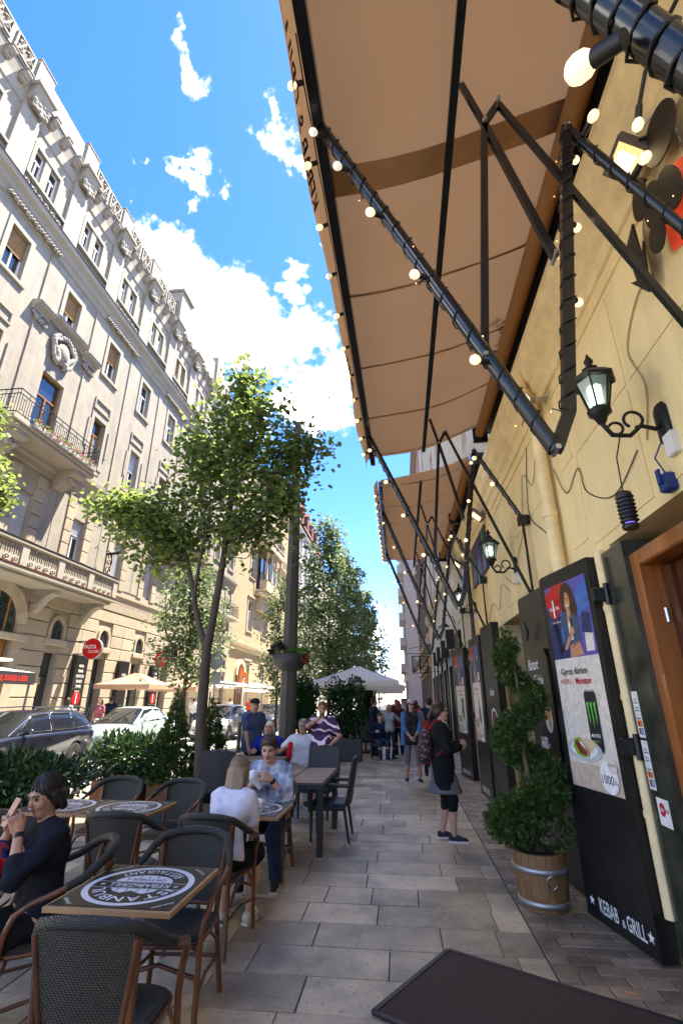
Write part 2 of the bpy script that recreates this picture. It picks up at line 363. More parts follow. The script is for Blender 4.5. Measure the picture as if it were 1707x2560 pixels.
# ---------------------------------------------------------------- ground
M_slab = mat('travertine paving', (.55, .435, .28), .45, c2=(.39, .32, .23), vs=2.6, rnd_amt=.32, bump=.5, bs=70, detail=10)
def weather(m, s1=1.1, lo=.5, pits=True, streak=None):
    """grime: broad dirty patches, small dark pits or rain streaks over a stone or plaster colour"""
    N = m.node_tree.nodes; L = m.node_tree.links; b = N['Principled BSDF']; src = b.inputs['Base Color'].links[0].from_socket; tc = N.new('ShaderNodeTexCoord'); vec = tc.outputs['Object']
    if streak: mp = N.new('ShaderNodeMapping'); mp.inputs['Scale'].default_value = streak; L.new(vec, mp.inputs[0]); vec2 = mp.outputs[0]
    else: vec2 = vec
    n = N.new('ShaderNodeTexNoise'); n.inputs['Scale'].default_value = s1; n.inputs['Detail'].default_value = 9; n.inputs['Roughness'].default_value = .72; L.new(vec2, n.inputs[0])
    r = N.new('ShaderNodeMapRange'); r.inputs[1].default_value = .36; r.inputs[2].default_value = .6; r.inputs[3].default_value = lo; r.inputs[4].default_value = 1.06; L.new(n.outputs['Fac'], r.inputs[0])
    x = N.new('ShaderNodeMixRGB'); x.blend_type = 'MULTIPLY'; x.inputs[0].default_value = 1; L.new(src, x.inputs[1]); L.new(r.outputs[0], x.inputs[2]); o = x.outputs[0]
    if pits:
        v = N.new('ShaderNodeTexNoise'); v.inputs['Scale'].default_value = 34; v.inputs['Detail'].default_value = 4; L.new(vec, v.inputs[0]); r2_ = N.new('ShaderNodeMapRange'); r2_.inputs[1].default_value = .62; r2_.inputs[2].default_value = .68; r2_.inputs[3].default_value = 1; r2_.inputs[4].default_value = .45; L.new(v.outputs['Fac'], r2_.inputs[0])
        x = N.new('ShaderNodeMixRGB'); x.blend_type = 'MULTIPLY'; x.inputs[0].default_value = 1; L.new(o, x.inputs[1]); L.new(r2_.outputs[0], x.inputs[2]); o = x.outputs[0]
    L.new(o, b.inputs['Base Color'])
weather(M_slab)
M_joint = mat('paving joint', (.055, .05, .045), .9, var=.3, vs=20)
M_brick = mat('small clay paver', (.38, .275, .18), .5, c2=(.27, .215, .155), vs=4, rnd_amt=.32, bump=.3, bs=60); weather(M_brick, 1.4, .45)
M_road = mat('pale road setts', (.42, .41, .385), .7, var=.18, vs=3, bump=.4, bs=30)
b = B(); b.box(-400, 400, -300, 700, -.5, -.09)
struct('ground', b, mat('distant ground', (.22, .21, .2), .9, var=.2, vs=.3))
b = B(); b.box(-11.3, -6.6, -20, 260, -.088, -.03); road = struct('road', b, M_road)
# setts: rows laid across the road, joined because they are past counting
b = B(); y = 9.
while y < 32:
    x = -11.25 + rnd.random() * .2
    while x < -6.7:
        w = rnd.uniform(.22, .3); x1 = min(x + w, -6.62)
        b.box(x, x1 - .012, y, y + .165, -.04, -.016 + rnd.uniform(-.002, .002), bev=.006); x += w
    y += .18
tag(b.build('setts', mat('sett stone', (.44, .43, .41), .65, var=.15, vs=8, rnd_amt=.15), road, fix=False), kind='stuff')
b = B(); b.box(-6.6, 1.9, -8, 200, -.088, -.012); pavement = struct('pavement', b, M_joint)
b = B(); b.box(-13.6, -11.3, -20, 200, -.085, .07); farp = struct('pavement_far', b, mat('far paving', (.4, .385, .35), .75, var=.15, vs=5, bump=.2))
b = B()
for i in range(40): b.box(-11.42, -11.28, -2 + i * 1.5, -2 + i * 1.5 + 1.488, -.08, .085, bev=.01)
struct('kerb', b, mat('kerb granite', (.4, .39, .38), .7, var=.2, vs=30), None)
kerb2 = B()
for i in range(40): kerb2.box(-6.7, -6.52, -2 + i * 1.0, -2 + i * 1.0 + .988, -.06, .012, bev=.008)
struct('kerb_near', kerb2, mat('kerb granite', (.4, .39, .38)))
# large slabs in staggered rows
rowh = .408; j = 0; y = 3.99 - 8 * rowh; rest = B(); r2 = random.Random(3); nslab = 0
while y < 36:
    x = -6.5 + r2.uniform(-.5, 0); xr = .92
    while x < xr - .02:
        w = r2.choice([.42, .62, .78, .88, .95]); x1 = min(x + w, xr)
        if xr - x1 < .16: x1 = xr
        zt = r2.uniform(-.0015, .0015)
        args = (max(x, -6.5) + .004, x1 - .004, y + .004, y + rowh - .004, -.03, zt)
        if y > 2.6 and y < 13 and x1 > -3.7 and nslab < 290 and args[1] - args[0] > .05:
            s_ = B(); s_.box(*args, bev=.003); s_.build('paving_slab', M_slab, pavement, fix=False); nslab += 1
        elif args[1] - args[0] > .03: rest.box(*args, bev=.003)
        x = x1
    y += rowh; j += 1
tag(rest.build('far_paving_slabs', M_slab, pavement, fix=False), kind='stuff')
# clay pavers along the wall
rest = B(); y = 2.4; j = 0
while y < 30:
    x = .928 + (-.14 if j % 2 else 0); h = .13
    while x < 1.86:
        x1 = x + .285
        a0, a1 = max(x, .928) + .005, min(x1, 1.86) - .005
        if a1 - a0 > .03:
            zt = r2.uniform(-.003, .001)
            if 3.3 < y < 7.2:
                s_ = B(); s_.box(a0, a1, y + .005, y + h - .005, -.03, zt, bev=.005); s_.build('paver', M_brick, pavement, fix=False)
            else: rest.box(a0, a1, y + .003, y + h - .003, -.03, zt, bev=.003)
        x = x1
    y += h; j += 1
tag(rest.build('far_pavers', M_brick, pavement, fix=False), kind='stuff')
# ---------------------------------------------------------------- facade helpers
M_stone = mat('pale limestone facade', (.335, .304, .25), .85, c2=(.288, .26, .21), vs=1.4, bump=.25, bs=25)
M_stone2 = mat('carved limestone', (.33, .302, .255), .85, c2=(.275, .25, .208), vs=7, bump=.3, bs=40)
M_rust = mat('honey limestone blocks', (.38, .325, .24), .85, c2=(.32, .268, .19), vs=3, rnd_amt=.1, bump=.5, bs=35)
M_groove = mat('recessed joint', (.2, .17, .13), .9)
M_white = mat('white window paint', (.78, .78, .77), .45)
M_woodf = mat('varnished window oak', (.33, .15, .045), .45, var=.25, vs=10, stretch=(1, 1, .2))
M_glass = mat('window glass', (.02, .028, .035), .03, spec=1.0, ior=1.6)
M_glassc = mat('curtained glass', (.26, .27, .27), .05, spec=1.0, var=.25, vs=4, ior=1.6)
M_shutb = mat('brown roller slats', (.30, .17, .055), .6, var=.2, vs=4)
M_shutg = mat('grey roller slats', (.50, .52, .56), .5, var=.06)
M_lead = mat('dark sheet flashing', (.06, .062, .068), .45, metal=.4)
M_iron = mat('black wrought iron', (.012, .012, .013), .45, metal=.3)
M_black = mat('black board', (.012, .012, .012), .35, var=.2)
M_dark = mat('dark interior', (.014, .012, .011), .6)
def wallgrid(b, X, Y0, Y1, Z0, Z1, holes, depth, face=1, mi=0, mr=None):
    """wall plane at X facing +X (face=1) or -X with rectangular openings and their reveals"""
    ys = sorted({Y0, Y1, *[h[0] for h in holes], *[h[1] for h in holes]}); zs = sorted({Z0, Z1, *[h[2] for h in holes], *[h[3] for h in holes]})
    ys = [y for y in ys if Y0 <= y <= Y1]; zs = [z for z in zs if Z0 <= z <= Z1]
    for i in range(len(ys) - 1):
        run = None
        for j in range(len(zs) - 1):
            cy, cz = (ys[i] + ys[i + 1]) / 2, (zs[j] + zs[j + 1]) / 2
            if any(h[0] < cy < h[1] and h[2] < cz < h[3] for h in holes): continue
            b.add([(X, ys[i], zs[j]), (X, ys[i + 1], zs[j]), (X, ys[i + 1], zs[j + 1]), (X, ys[i], zs[j + 1])], [(0, 1, 2, 3)] if face > 0 else [(3, 2, 1, 0)], mi)
    Xi = X - face * depth; mr = mi if mr is None else mr
    for (a, c, e, f) in holes:
        for q in ([(X, a, e), (X, a, f), (Xi, a, f), (Xi, a, e)], [(X, c, e), (X, c, f), (Xi, c, f), (Xi, c, e)], [(X, a, e), (X, c, e), (Xi, c, e), (Xi, a, e)], [(X, a, f), (X, c, f), (Xi, c, f), (Xi, a, f)]):
            b.add(q, [(0, 1, 2, 3)], mr)
WIN = {}
def window(parent, X, Y, Z0, w, h, style='plain', face=1, wood=False, depth=.24, shut=0., shutm=None, glass=None, sill=None, trans=.66):
    """one window: frame with mullion and transom > panes, roller shutter, sill"""
    key = (round(w, 3), round(h, 3), style, wood, depth, trans, sill)
    if key not in WIN:
        f = B(); t = .055; x0, x1 = -depth, -depth + .07; hw = w / 2
        f.box(x0, x1, -hw, -hw + t, 0, h).box(x0, x1, hw - t, hw, 0, h).box(x0, x1 - .002, -hw + t, hw - t, 0, t).box(x0, x1 - .002, -hw + t, hw - t, h - t, h)
        panes = []; tz = h * trans
        if style == 'single': panes = [(-hw + t, hw - t, t, h - t)]
        else:
            f.box(x0 + .003, x1 + .006, -hw + t, hw - t, tz - t / 2, tz + t / 2)
            f.box(x0 + .006, x1 + .012, -t / 2, t / 2, t, tz - t / 2)
            panes = [(-hw + t, -t / 2, t, tz - t / 2), (t / 2, hw - t, t, tz - t / 2), (-hw + t, hw - t, tz + t / 2, h - t)]
        pm = []
        for (a, c, e, g) in panes: p = B(); p.box(-depth - .01, -depth + .022, a - .004, c + .004, e - .004, g + .004); pm.append(p.mesh('pane', M_glass))
        sm = None
        if sill: sm = B().box(-depth + .01, sill, -hw - .1, hw + .1, -.09, -.005, bev=.012).mesh('sill', M_stone2)
        WIN[key] = (f.mesh('window', M_woodf if wood else M_white), pm, sm)
    fm, pm, sm = WIN[key]
    o = link('window', fm, parent); o.location = (X, Y, Z0); o.rotation_euler = (0, 0, 0 if face > 0 else math.pi)
    for i, m_ in enumerate(pm):
        m2 = m_
        if glass and i in glass:
            k2 = m_.name + '_c'
            if k2 not in WIN: c = m_.copy(); c.materials[0] = M_glassc; WIN[k2] = c
            m2 = WIN[k2]
        link('pane', m2, o, True)
    if sm: link('sill', sm, o, True)
    if shut > 0:
        k3 = ('shut', round(w, 3), round(h, 3), round(shut, 2), shutm.name)
        if k3 not in WIN:
            s_ = B(); zt = h; zb = h * (1 - shut); n = max(3, int((zt - zb) / .055)); hw = w / 2 - .01
            for i in range(n):
                za, zc = zb + (zt - zb) * i / n, zb + (zt - zb) * (i + 1) / n
                s_.add([(-depth + .085, -hw, za), (-depth + .085, hw, za), (-depth + .10, hw, za + (zc - za) * .75), (-depth + .10, -hw, za + (zc - za) * .75), (-depth + .083, -hw, zc), (-depth + .083, hw, zc)], [(0, 1, 2, 3), (3, 2, 5, 4)])
            s_.box(-depth + .075, -depth + .11, -hw, hw, zb - .03, zb)
            WIN[k3] = s_.mesh('roller_shutter', shutm)
        link('roller_shutter', WIN[k3], o, True)
    return o
def lumps(b, n, seed, x, y0, y1, z0, z1, r=.06, mi=0):
    """carved foliage: overlapping small rounded lumps and curls"""
    q = random.Random(seed)
    for i in range(n):
        yy, zz, s_ = q.uniform(y0, y1), q.uniform(z0, z1), r * q.uniform(.6, 1.3)
        b.sphere((x, yy, zz), s_, 6, mi, (.8, 1, 1))
# ================================================================ LEFT: stone apartment house
FX = -13.5; bay = 3.2; B0, B1 = 4.9, 38.4
lb = thing('apartment_building', 'tall pale limestone apartment house with carved parapet, opposite the restaurant', 'building', (FX - 6, 21, 0))
cent = [11.72 + bay * i for i in range(-2, 9)]
holes = []; wins = []
for i, c in enumerate(cent):
    k = i - 2
    if c < B0 + .5: continue
    portal = (k == 1)
    if not portal:
        holes.append((c - .47, c + .35, .12, 3.4)); holes.append((c - .35, c + .35, 3.95, 4.3))
    wins.append((c, k))
    holes += [(c - .44, c + .44, 6.72, 8.9), (c - .44, c + .44, 11.72, 13.85) if k != 1 else (c - .62, c + .62, 10.66, 13.85), (c - .46, c + .46, 16.28, 18.1)]
    for d in (-.42, .42): holes.append((c + .18 + d - .26, c + .18 + d + .26, 20.72, 22.25))
holes.append((13.82, 16.02, .12, 4.3))
w_ = B(); wallgrid(w_, FX, B0, B1, 0, 25.1, holes, .34, 1)
w_.box(FX - 12, FX - .36, B0 + .05, B1 - .05, 0, 25.05, mi=1)
w_.add([(FX, B0, 0), (FX - 12, B0, 0), (FX - 12, B0, 25.1), (FX, B0, 25.1)], [(0, 1, 2, 3)]); w_.add([(FX, B1, 0), (FX - 12, B1, 0), (FX - 12, B1, 25.1), (FX, B1, 25.1)], [(0, 1, 2, 3)])
def ashlar():
    """limestone with hairline courses"""
    m = M_stone.copy(); m.name = 'ashlar limestone'; N = m.node_tree.nodes; L = m.node_tree.links; bs = N['Principled BSDF']
    src = bs.inputs['Base Color'].links[0].from_socket
    tc = N.new('ShaderNodeTexCoord'); sp = N.new('ShaderNodeSeparateXYZ'); L.new(tc.outputs['Object'], sp.inputs[0]); cb = N.new('ShaderNodeCombineXYZ')
    L.new(sp.outputs['Y'], cb.inputs[0]); L.new(sp.outputs['Z'], cb.inputs[1])
    br = N.new('ShaderNodeTexBrick'); br.inputs['Scale'].default_value = 1; br.inputs['Brick Width'].default_value = 1.06; br.inputs['Row Height'].default_value = .56
    br.inputs['Mortar Size'].default_value = .006; br.inputs['Color1'].default_value = (.93, .93, .94, 1); br.inputs['Color2'].default_value = (1.05, 1.03, 1, 1); br.inputs['Mortar'].default_value = (.68, .66, .62, 1); br.inputs['Bias'].default_value = .1
    L.new(cb.outputs[0], br.inputs['Vector']); mx = N.new('ShaderNodeMixRGB'); mx.blend_type = 'MULTIPLY'; mx.inputs[0].default_value = 1
    L.new(src, mx.inputs[1]); L.new(br.outputs['Color'], mx.inputs[2])
    # rain streaks and soot: tall thin noise
    mp = N.new('ShaderNodeMapping'); mp.inputs['Scale'].default_value = (1, 2.2, .16); L.new(tc.outputs['Object'], mp.inputs[0]); ns = N.new('ShaderNodeTexNoise'); ns.inputs['Scale'].default_value = 1.6; ns.inputs['Detail'].default_value = 8; L.new(mp.outputs[0], ns.inputs[0])
    r_ = N.new('ShaderNodeMapRange'); r_.inputs[1].default_value = .35; r_.inputs[2].default_value = .7; r_.inputs[3].default_value = .86; r_.inputs[4].default_value = 1.05; L.new(ns.outputs['Fac'], r_.inputs[0])
    m2 = N.new('ShaderNodeMixRGB'); m2.blend_type = 'MULTIPLY'; m2.inputs[0].default_value = 1; L.new(mx.outputs[0], m2.inputs[1]); L.new(r_.outputs[0], m2.inputs[2]); L.new(m2.outputs[0], bs.inputs['Base Color'])
    return m
M_ash = ashlar()
w_.build('wall', [M_ash, M_dark], lb)
# cornices, string courses, parapet
cr = B()
def course(b, y0, y1, prof, X=FX):
    """moulding: profile of (protrusion, z) swept along the street"""
    n = len(prof); q = [(X + p, y, z) for y in (y0, y1) for p, z in prof]
    b.add(q, [(i, i + 1, n + i + 1, n + i) for i in range(n - 1)] + [tuple(range(n)), tuple(range(n, 2 * n))[::-1]])
for y0, y1 in ((B0, B1),):
    cr = B(); course(cr, y0, y1, [(-.02, 18.75), (.08, 18.8), (.1, 19.0), (.2, 19.1), (.24, 19.3), (.42, 19.45), (.46, 19.62), (.3, 19.7), (-.02, 19.74)]); cr.build('cornice', M_stone, lb)
    cr = B(); course(cr, y0, y1, [(-.02, 19.741), (.47, 19.63), (.49, 19.66), (-.02, 19.78)]); cr.build('flashing', M_lead, lb)
    cr = B(); course(cr, y0, y1, [(-.02, 9.85), (.06, 9.9), (.08, 10.1), (.16, 10.2), (.2, 10.42), (.34, 10.55), (.36, 10.72), (.05, 10.86), (-.02, 10.9)]); cr.build('string_course', M_stone, lb)
    cr = B(); course(cr, y0, y1, [(-.02, 5.55), (.1, 5.6), (.12, 5.95), (.16, 6.25), (.22, 6.32), (.22, 6.45), (-.02, 6.5)]); cr.build('string_course', M_rust, lb)
    cr = B(); course(cr, y0, y1, [(-.02, 22.95), (.05, 23.0), (.09, 23.5), (.16, 23.9), (.2, 24.12), (-.02, 24.2)]); cr.build('cornice', M_stone, lb)
    cr = B(); course(cr, y0, y1, [(-.02, 24.201), (.22, 24.13), (.24, 24.17), (-.02, 24.24)]); cr.build('flashing', M_lead, lb)
pilY = [10.5 + 3.18 * i for i in range(-1, 9)]
relief = B()
lumps(relief, 26, 5, .06, -.34, .34, -.35, .34, .10); relief.prism([(-.42, .3), (.42, .3), (.3, -.3), (-.3, -.3)], (-.02, .1), fn=lambda u, v, w: (w, u, v))
RM = relief.mesh('capital', M_stone2)
modm = B(); modm.prism([(0, .16), (.34, .16), (.34, .02), (.2, -.1), (.12, -.26), (0, -.3)], (-.13, .13), fn=lambda u, v, w: (u, w, v)); modm.box(0, .37, -.15, .15, .161, .2)
lumps(modm, 5, 2, .2, -.1, .1, -.16, .0, .07); MODM = modm.mesh('modillion', M_stone2)
capm = B(); capm.box(-.03, .5, -.52, .52, .42, .6, bev=.03); capm.prism([(0, .42), (.42, .42), (.3, .1), (.12, -.3), (0, -.34)], (-.44, .44), fn=lambda u, v, w: (u, w, v)); CAPM = capm.mesh('cap_block', M_stone)
for i, y in enumerate(pilY):
    p = B(); p.box(FX - .02, FX + .13, y - .45, y + .45, 19.78, 23.5, bev=.01); pl = p.build('pilaster', M_stone, lb)
    o = link('capital', RM, pl); o.location = (FX + .3, y + .05, 23.42); o = link('cap_block', CAPM, pl); o.location = (FX + .1, y, 23.6)
    # parapet pier
    p = B(); p.box(FX - .5, FX + .2, y - .42, y + .42, 24.2, 25.72, bev=.015); p.box(FX - .53, FX + .23, y - .45, y + .45, 25.72, 25.77); p.build('parapet_pier', M_stone, lb)
    for k in range(3):
        o = link('modillion', MODM, lb); o.location = (FX + .13, y + .82 + k * .77, 23.82)
def scroll(b, X, yc, zc, r, n=14, tr=.035, mir=1):
    b.tube([(X, yc + mir * math.cos(t * .9) * r * (1 - t / 9), zc + math.sin(t * .9) * r * (1 - t / 9)) for t in [i * 7. / n for i in range(n + 1)]], tr, 6)
for i in range(len(pilY) - 1):
    y0, y1 = pilY[i] + .42, pilY[i + 1] - .42; p = B(); p.box(FX - .45, FX + .1, y0, y1, 24.2, 25.55, bev=.012); pp = p.build('parapet', M_stone, lb)
    if i % 2 == 0 or i == 3:
        for h in (0, 1):
            a0 = y0 + .12 + h * 1.14; a1 = a0 + .96; f = B()
            f.box(FX + .09, FX + .17, a0, a1, 24.5, 24.58).box(FX + .09, FX + .17, a0, a1, 25.35, 25.43).box(FX + .09, FX + .168, a0, a0 + .08, 24.581, 25.349).box(FX + .09, FX + .168, a1 - .08, a1, 24.581, 25.349)
            f.box(FX + .08, FX + .104, a0 + .08, a1 - .08, 24.581, 25.349, mi=1)
            for t in (0, 1):
                ym = a0 + .27 + t * .42
                scroll(f, FX + .13, ym, 25.12, .14, tr=.04, mir=1 - 2 * t); scroll(f, FX + .13, ym + .03, 24.8, .15, tr=.042, mir=2 * t - 1)
                f.tube([(FX + .13, ym - .13, 24.62), (FX + .14, ym + .02, 24.95), (FX + .13, ym + .13, 25.3)], .045, 6)
            f.build('relief_panel', [M_stone2, M_groove], pp)
# tall gabled bay farther on
gb = B(); gb.box(FX - .6, FX + .42, 22.9, 24.4, 23.9, 26.6, bev=.03); gb.box(FX - .7, FX + .55, 22.8, 24.5, 26.6, 26.85, bev=.03); gb.box(FX - .6, FX + .3, 24.4, 29.4, 24.1, 25.9, bev=.02); gb.box(FX - .7, FX + .45, 29.4, 30.9, 23.9, 26.6, bev=.03); gb.build('parapet_tower', M_stone, lb)
# flat strips that divide the bays, relief panels under the attic windows, frieze
for i, y in enumerate(pilY):
    p = B(); p.box(FX - .02, FX + .06, y - .5, y - .46, 10.92, 18.74); p.box(FX - .02, FX + .035, y - .46, y + .5, 10.92, 18.74); p.build('lesene', M_ash, lb)
for i in range(len(pilY) - 1):
    y0, y1 = pilY[i] + .5, pilY[i + 1] - .5
    p = B(); p.box(FX - .02, FX + .16, y0 - .02, y1 + .02, 20.5, 20.66, bev=.02); sl = p.build('sill_band', M_stone, lb)
    if i % 2 == 1:
        p = B()
        for k in range(6):
            yc = y0 + .18 + k * .36
            p.box(FX - .01, FX + .05, yc - .15, yc + .15, 19.95, 20.42); p.tube([(FX + .07, yc + .1 * math.cos(t), 20.18 + .16 * math.sin(t)) for t in np.linspace(0, 6.28, 11)[:-1]], .035, 6, closed=True); p.sphere((FX + .06, yc, 20.18), .06, 6)
        p.build('relief_frieze', M_stone2, sl)
        p = B(); y = y0 - .35; k = 0
        while y < y1 + .35: p.sphere((FX + .16, y, 18.9 + .05 * math.sin(k * 1.7)), .085, 6, sc=(.8, 1, 1.0)); p.tube([(FX + .2, y - .08, 18.84), (FX + .25, y, 18.93), (FX + .2, y + .08, 18.86)], .03, 5); y += .145; k += 1
        p.build('guilloche', M_stone2, lb)
# windows, storey by storey
r3 = random.Random(11)
def surround(y, w, z0, z1, t=.2, p=.05, parent=lb):
    s_ = B(); hw = w / 2
    s_.box(FX - .01, FX + p, y - hw - t, y - hw, z0 - .1, z1 + t).box(FX - .01, FX + p, y + hw, y + hw + t, z0 - .1, z1 + t).box(FX - .01, FX + p - .002, y - hw, y + hw, z1, z1 + t)
    s_.box(FX - .01, FX + p + .05, y - hw - t - .05, y + hw + t + .05, z0 - .26, z0 - .1, bev=.015)
    return s_.build('window_surround', M_stone, parent)
for (c, k) in wins:
    window(lb, FX, c, 6.72, .88, 2.18, shut=0.97 if k in (1, 3, 4, 6) else .3, shutm=M_shutg)
    if k == 1: window(lb, FX, c, 10.66, 1.24, 3.19, wood=True, glass=None, trans=.7)
    else: window(lb, FX, c, 11.72, .88, 2.13, wood=(k < 3), shut=.5 if k == 3 else (.55 if k == 4 else 0), shutm=M_shutg if k != 4 else M_shutb, glass=[0, 1] if k == 2 else None)
    window(lb, FX, c, 16.28, .92, 1.82, shut=.5 if k < 3 else 0, shutm=M_shutb, glass=[0] if k % 2 else [2], trans=.62)
    for d in (-.42, .42): window(lb, FX, c + .18 + d, 20.72, .52, 1.53, depth=.2, glass=[1] if r3.random() < .3 else None, shut=.6 if k == 4 else 0, shutm=M_shutb)
    surround(c, .92, 16.28, 18.1); surround(c + .18, 1.36, 20.72, 22.25, .16, .04)
    if k != 1:
        surround(c, .88, 11.72, 13.85)
        p = B(); p.box(FX - .01, FX + .07, c - .62, c + .62, 14.25, 14.32).box(FX - .01, FX + .07, c - .62, c + .62, 14.72, 14.8).box(FX - .01, FX + .068, c - .62, c - .55, 14.321, 14.719).box(FX - .01, FX + .068, c + .55, c + .62, 14.321, 14.719); p.build('panel_frame', M_stone, lb)
        p = B()
        for sg in (-1, 1):
            p.box(FX - .01, FX + .09, c + sg * .78 - .06, c + sg * .78 + .06, 12.2, 13.6, bev=.02)
        p.build('jamb_moulding', M_stone2, lb)
    # quoined piers of the first floor
    for sg in (-1, 1):
        for n_ in range(6):
            z = 6.62 + n_ * .52; st = B(); st.box(FX - .01, FX + .09, *(sorted((c + sg * .46, c + sg * .9))), z + .012, z + .508, bev=.02); st.build('stone_block', M_rust, lb, fix=False)
    for sg in (-1, 1):
        st = B(); ya, yb = sorted((c + sg * .95, c + sg * 1.58)); st.box(FX - .01, FX + .03, ya, yb, 6.7, 9.7, bev=.01); st.build('ashlar_panel', M_ash, lb, fix=False)
# rusticated ground floor and mezzanine: courses of blocks between the openings
for n_ in range(10):
    z0, z1 = .12 + n_ * .545, .12 + (n_ + 1) * .545
    z1 = min(z1, 5.54)
    cuts = []
    for (c, k) in wins:
        if k == 1: cuts.append((13.5, 16.35))
        elif z0 < 3.45: cuts.append((c - .5, c + .38))
        elif z1 > 3.7 and z0 < 4.75: cuts.append((c - .58, c + .58))
    cuts.append((B1, B1 + 1)); y = B0 + .05
    for a, e in sorted(cuts):
        L_ = a - y
        if L_ > .1:
            m_ = 1 if L_ < 1.4 else 2
            for q in range(m_):
                ya, yb = y + L_ * q / m_, y + L_ * (q + 1) / m_; st = B(); st.box(FX - .01, FX + .075, ya + .012, yb - .012, z0 + .018, z1 - .018, bev=.022); st.build('stone_block', M_rust, lb, fix=False)
        y = e
gv = B(); gv.box(FX - .015, FX + .004, B0, 13.5, .1, 5.6); gv.box(FX - .02, FX + .1, B0, 13.4, 3.62, 3.9)
for (c, k) in wins:
    if k == 1: continue
    # arched mezzanine light with moulded head
    m_ = B(); hw = .35; N_ = 12
    arc = [(c + hw * math.cos(t), 4.3 + .36 * math.sin(t)) for t in np.linspace(0, math.pi, N_ + 1)]
    for rr, p in ((.5, .1),):
        out = [(c + .5 * math.cos(t), 4.3 + .54 * math.sin(t)) for t in np.linspace(0, math.pi, N_ + 1)]
        for i in range(N_):
            a, d_, e, f = arc[i], arc[i + 1], out[i + 1], out[i]
            m_.add([(FX + .1, *a), (FX + .1, *d_), (FX + .1, *e), (FX + .1, *f), (FX - .3, *a), (FX - .3, *d_)], [(0, 1, 2, 3), (0, 1, 5, 4)])
            m_.add([(FX + .1, *f), (FX + .1, *e), (FX, *e), (FX, *f)], [(0, 1, 2, 3)])
    m_.box(FX - .01, FX + .1, c - .5, c - .35, 3.9, 4.3).box(FX - .01, FX + .1, c + .35, c + .5, 3.9, 4.3).box(FX - .01, FX + .16, c - .6, c + .6, 3.66, 3.9, bev=.03)
    ar = m_.build('arched_window', M_rust, lb)
    g_ = B(); g_.prism([(c - .36, 3.9), (c + .36, 3.9)] + [(y_, z_) for y_, z_ in arc], (FX + .003, FX + .006), fn=lambda u, v, w: (w, u, v)); g_.build('pane', M_glass, ar)
    g_ = B(); g_.box(FX - .02, FX + .03, c - .02, c + .02, 3.9, 4.6); g_.build('mullion', M_lead, ar)
    # shop door below
    d_ = B(); d_.box(FX - .3, FX - .24, c - .47, c + .35, .1, 3.4); dd = d_.build('door', M_dark, lb)
    d_ = B(); d_.box(FX - .24, FX - .232, c - .42, c + .30, .4, 2.5); d_.box(FX - .24, FX - .232, c - .42, c + .30, 2.6, 3.34); d_.build('door_pane', M_glass, dd)
    d_ = B(); d_.cyl((FX - .2, c + .2, 1.0), (FX - .2, c + .2, 1.4), .015); d_.build('handle', mat('steel', (.5, .5, .5), .3, metal=1), dd)
# carriage portal with arched head
pt = B(); cY = 14.92
arc = [(cY + 1.0 * math.cos(t), 4.2 + 1.0 * math.sin(t)) for t in np.linspace(0, math.pi, 19)]; out = [(cY + 1.42 * math.cos(t), 4.2 + 1.35 * math.sin(t)) for t in np.linspace(0, math.pi, 19)]
for i in range(18):
    a, d_, e, f = arc[i], arc[i + 1], out[i + 1], out[i]
    pt.add([(FX + .1, *a), (FX + .1, *d_), (FX + .14, *e), (FX + .14, *f), (FX - .5, *a), (FX - .5, *d_), (FX, *e), (FX, *f)], [(0, 1, 2, 3), (0, 1, 5, 4), (2, 3, 7, 6)])
pt.box(FX - .01, FX + .12, 13.5, 13.92, .1, 4.2, bev=.02).box(FX - .01, FX + .12, 15.92, 16.34, .1, 4.2, bev=.02).box(FX - .01, FX + .2, 13.4, 16.45, 3.62, 3.86, bev=.03)
po = pt.build('portal', M_rust, lb)
g_ = B(); g_.prism([(13.92, 3.86), (15.92, 3.86)] + arc, (FX + .004, FX + .01), fn=lambda u, v, w: (w, u, v)); g_.build('pane', M_glass, po)
g_ = B(); [g_.box(FX - .01, FX + .04, y_ - .03, y_ + .03, 3.86, 5.15) for y_ in (14.4, 14.92, 15.45)]; g_.box(FX - .3, FX - .2, 13.92, 15.92, .1, 3.62); g_.build('door', M_woodf, po)
# ---- stone balcony with pierced balustrade
BY0, BY1, BX = 12.4, 19.8, FX + 1.2
bl = B(); bl.box(FX - .02, BX + .05, BY0 - .05, BY1 + .05, 5.62, 5.79, bev=.03); bl.box(FX - .02, BX - .1, BY0 + .1, BY1 - .1, 5.5, 5.62, bev=.03); balc = bl.build('stone_balcony', M_stone, lb)
rl = B(); rl.box(BX - .2, BX + .06, BY0 - .06, BY1 + .06, 6.51, 6.64, bev=.03); rl.box(FX, BX - .2, BY1 - .2, BY1 + .06, 6.512, 6.638, bev=.03); rl.box(BX - .1, BX + .08, BY0 - .06, BY1 + .07, 6.64, 6.67, mi=1); rl.build('handrail', [M_stone, M_lead], balc)
rl = B(); rl.box(FX, BX + .08, BY0 - .06, BY1 + .075, 5.791, 5.818); rl.build('flashing', mat('red-brown flashing', (.16, .07, .055), .6), balc)
n_ = 4; seg = (BY1 - BY0) / n_
for i in range(n_ + 1):
    y = BY0 + seg * i; q = B(); q.box(BX - .2, BX + .02, y - .16 if i < n_ else y - .26, y + .16 if i < n_ else y + .04, 5.82, 6.51, bev=.015); q.build('baluster_pier', M_stone, balc)
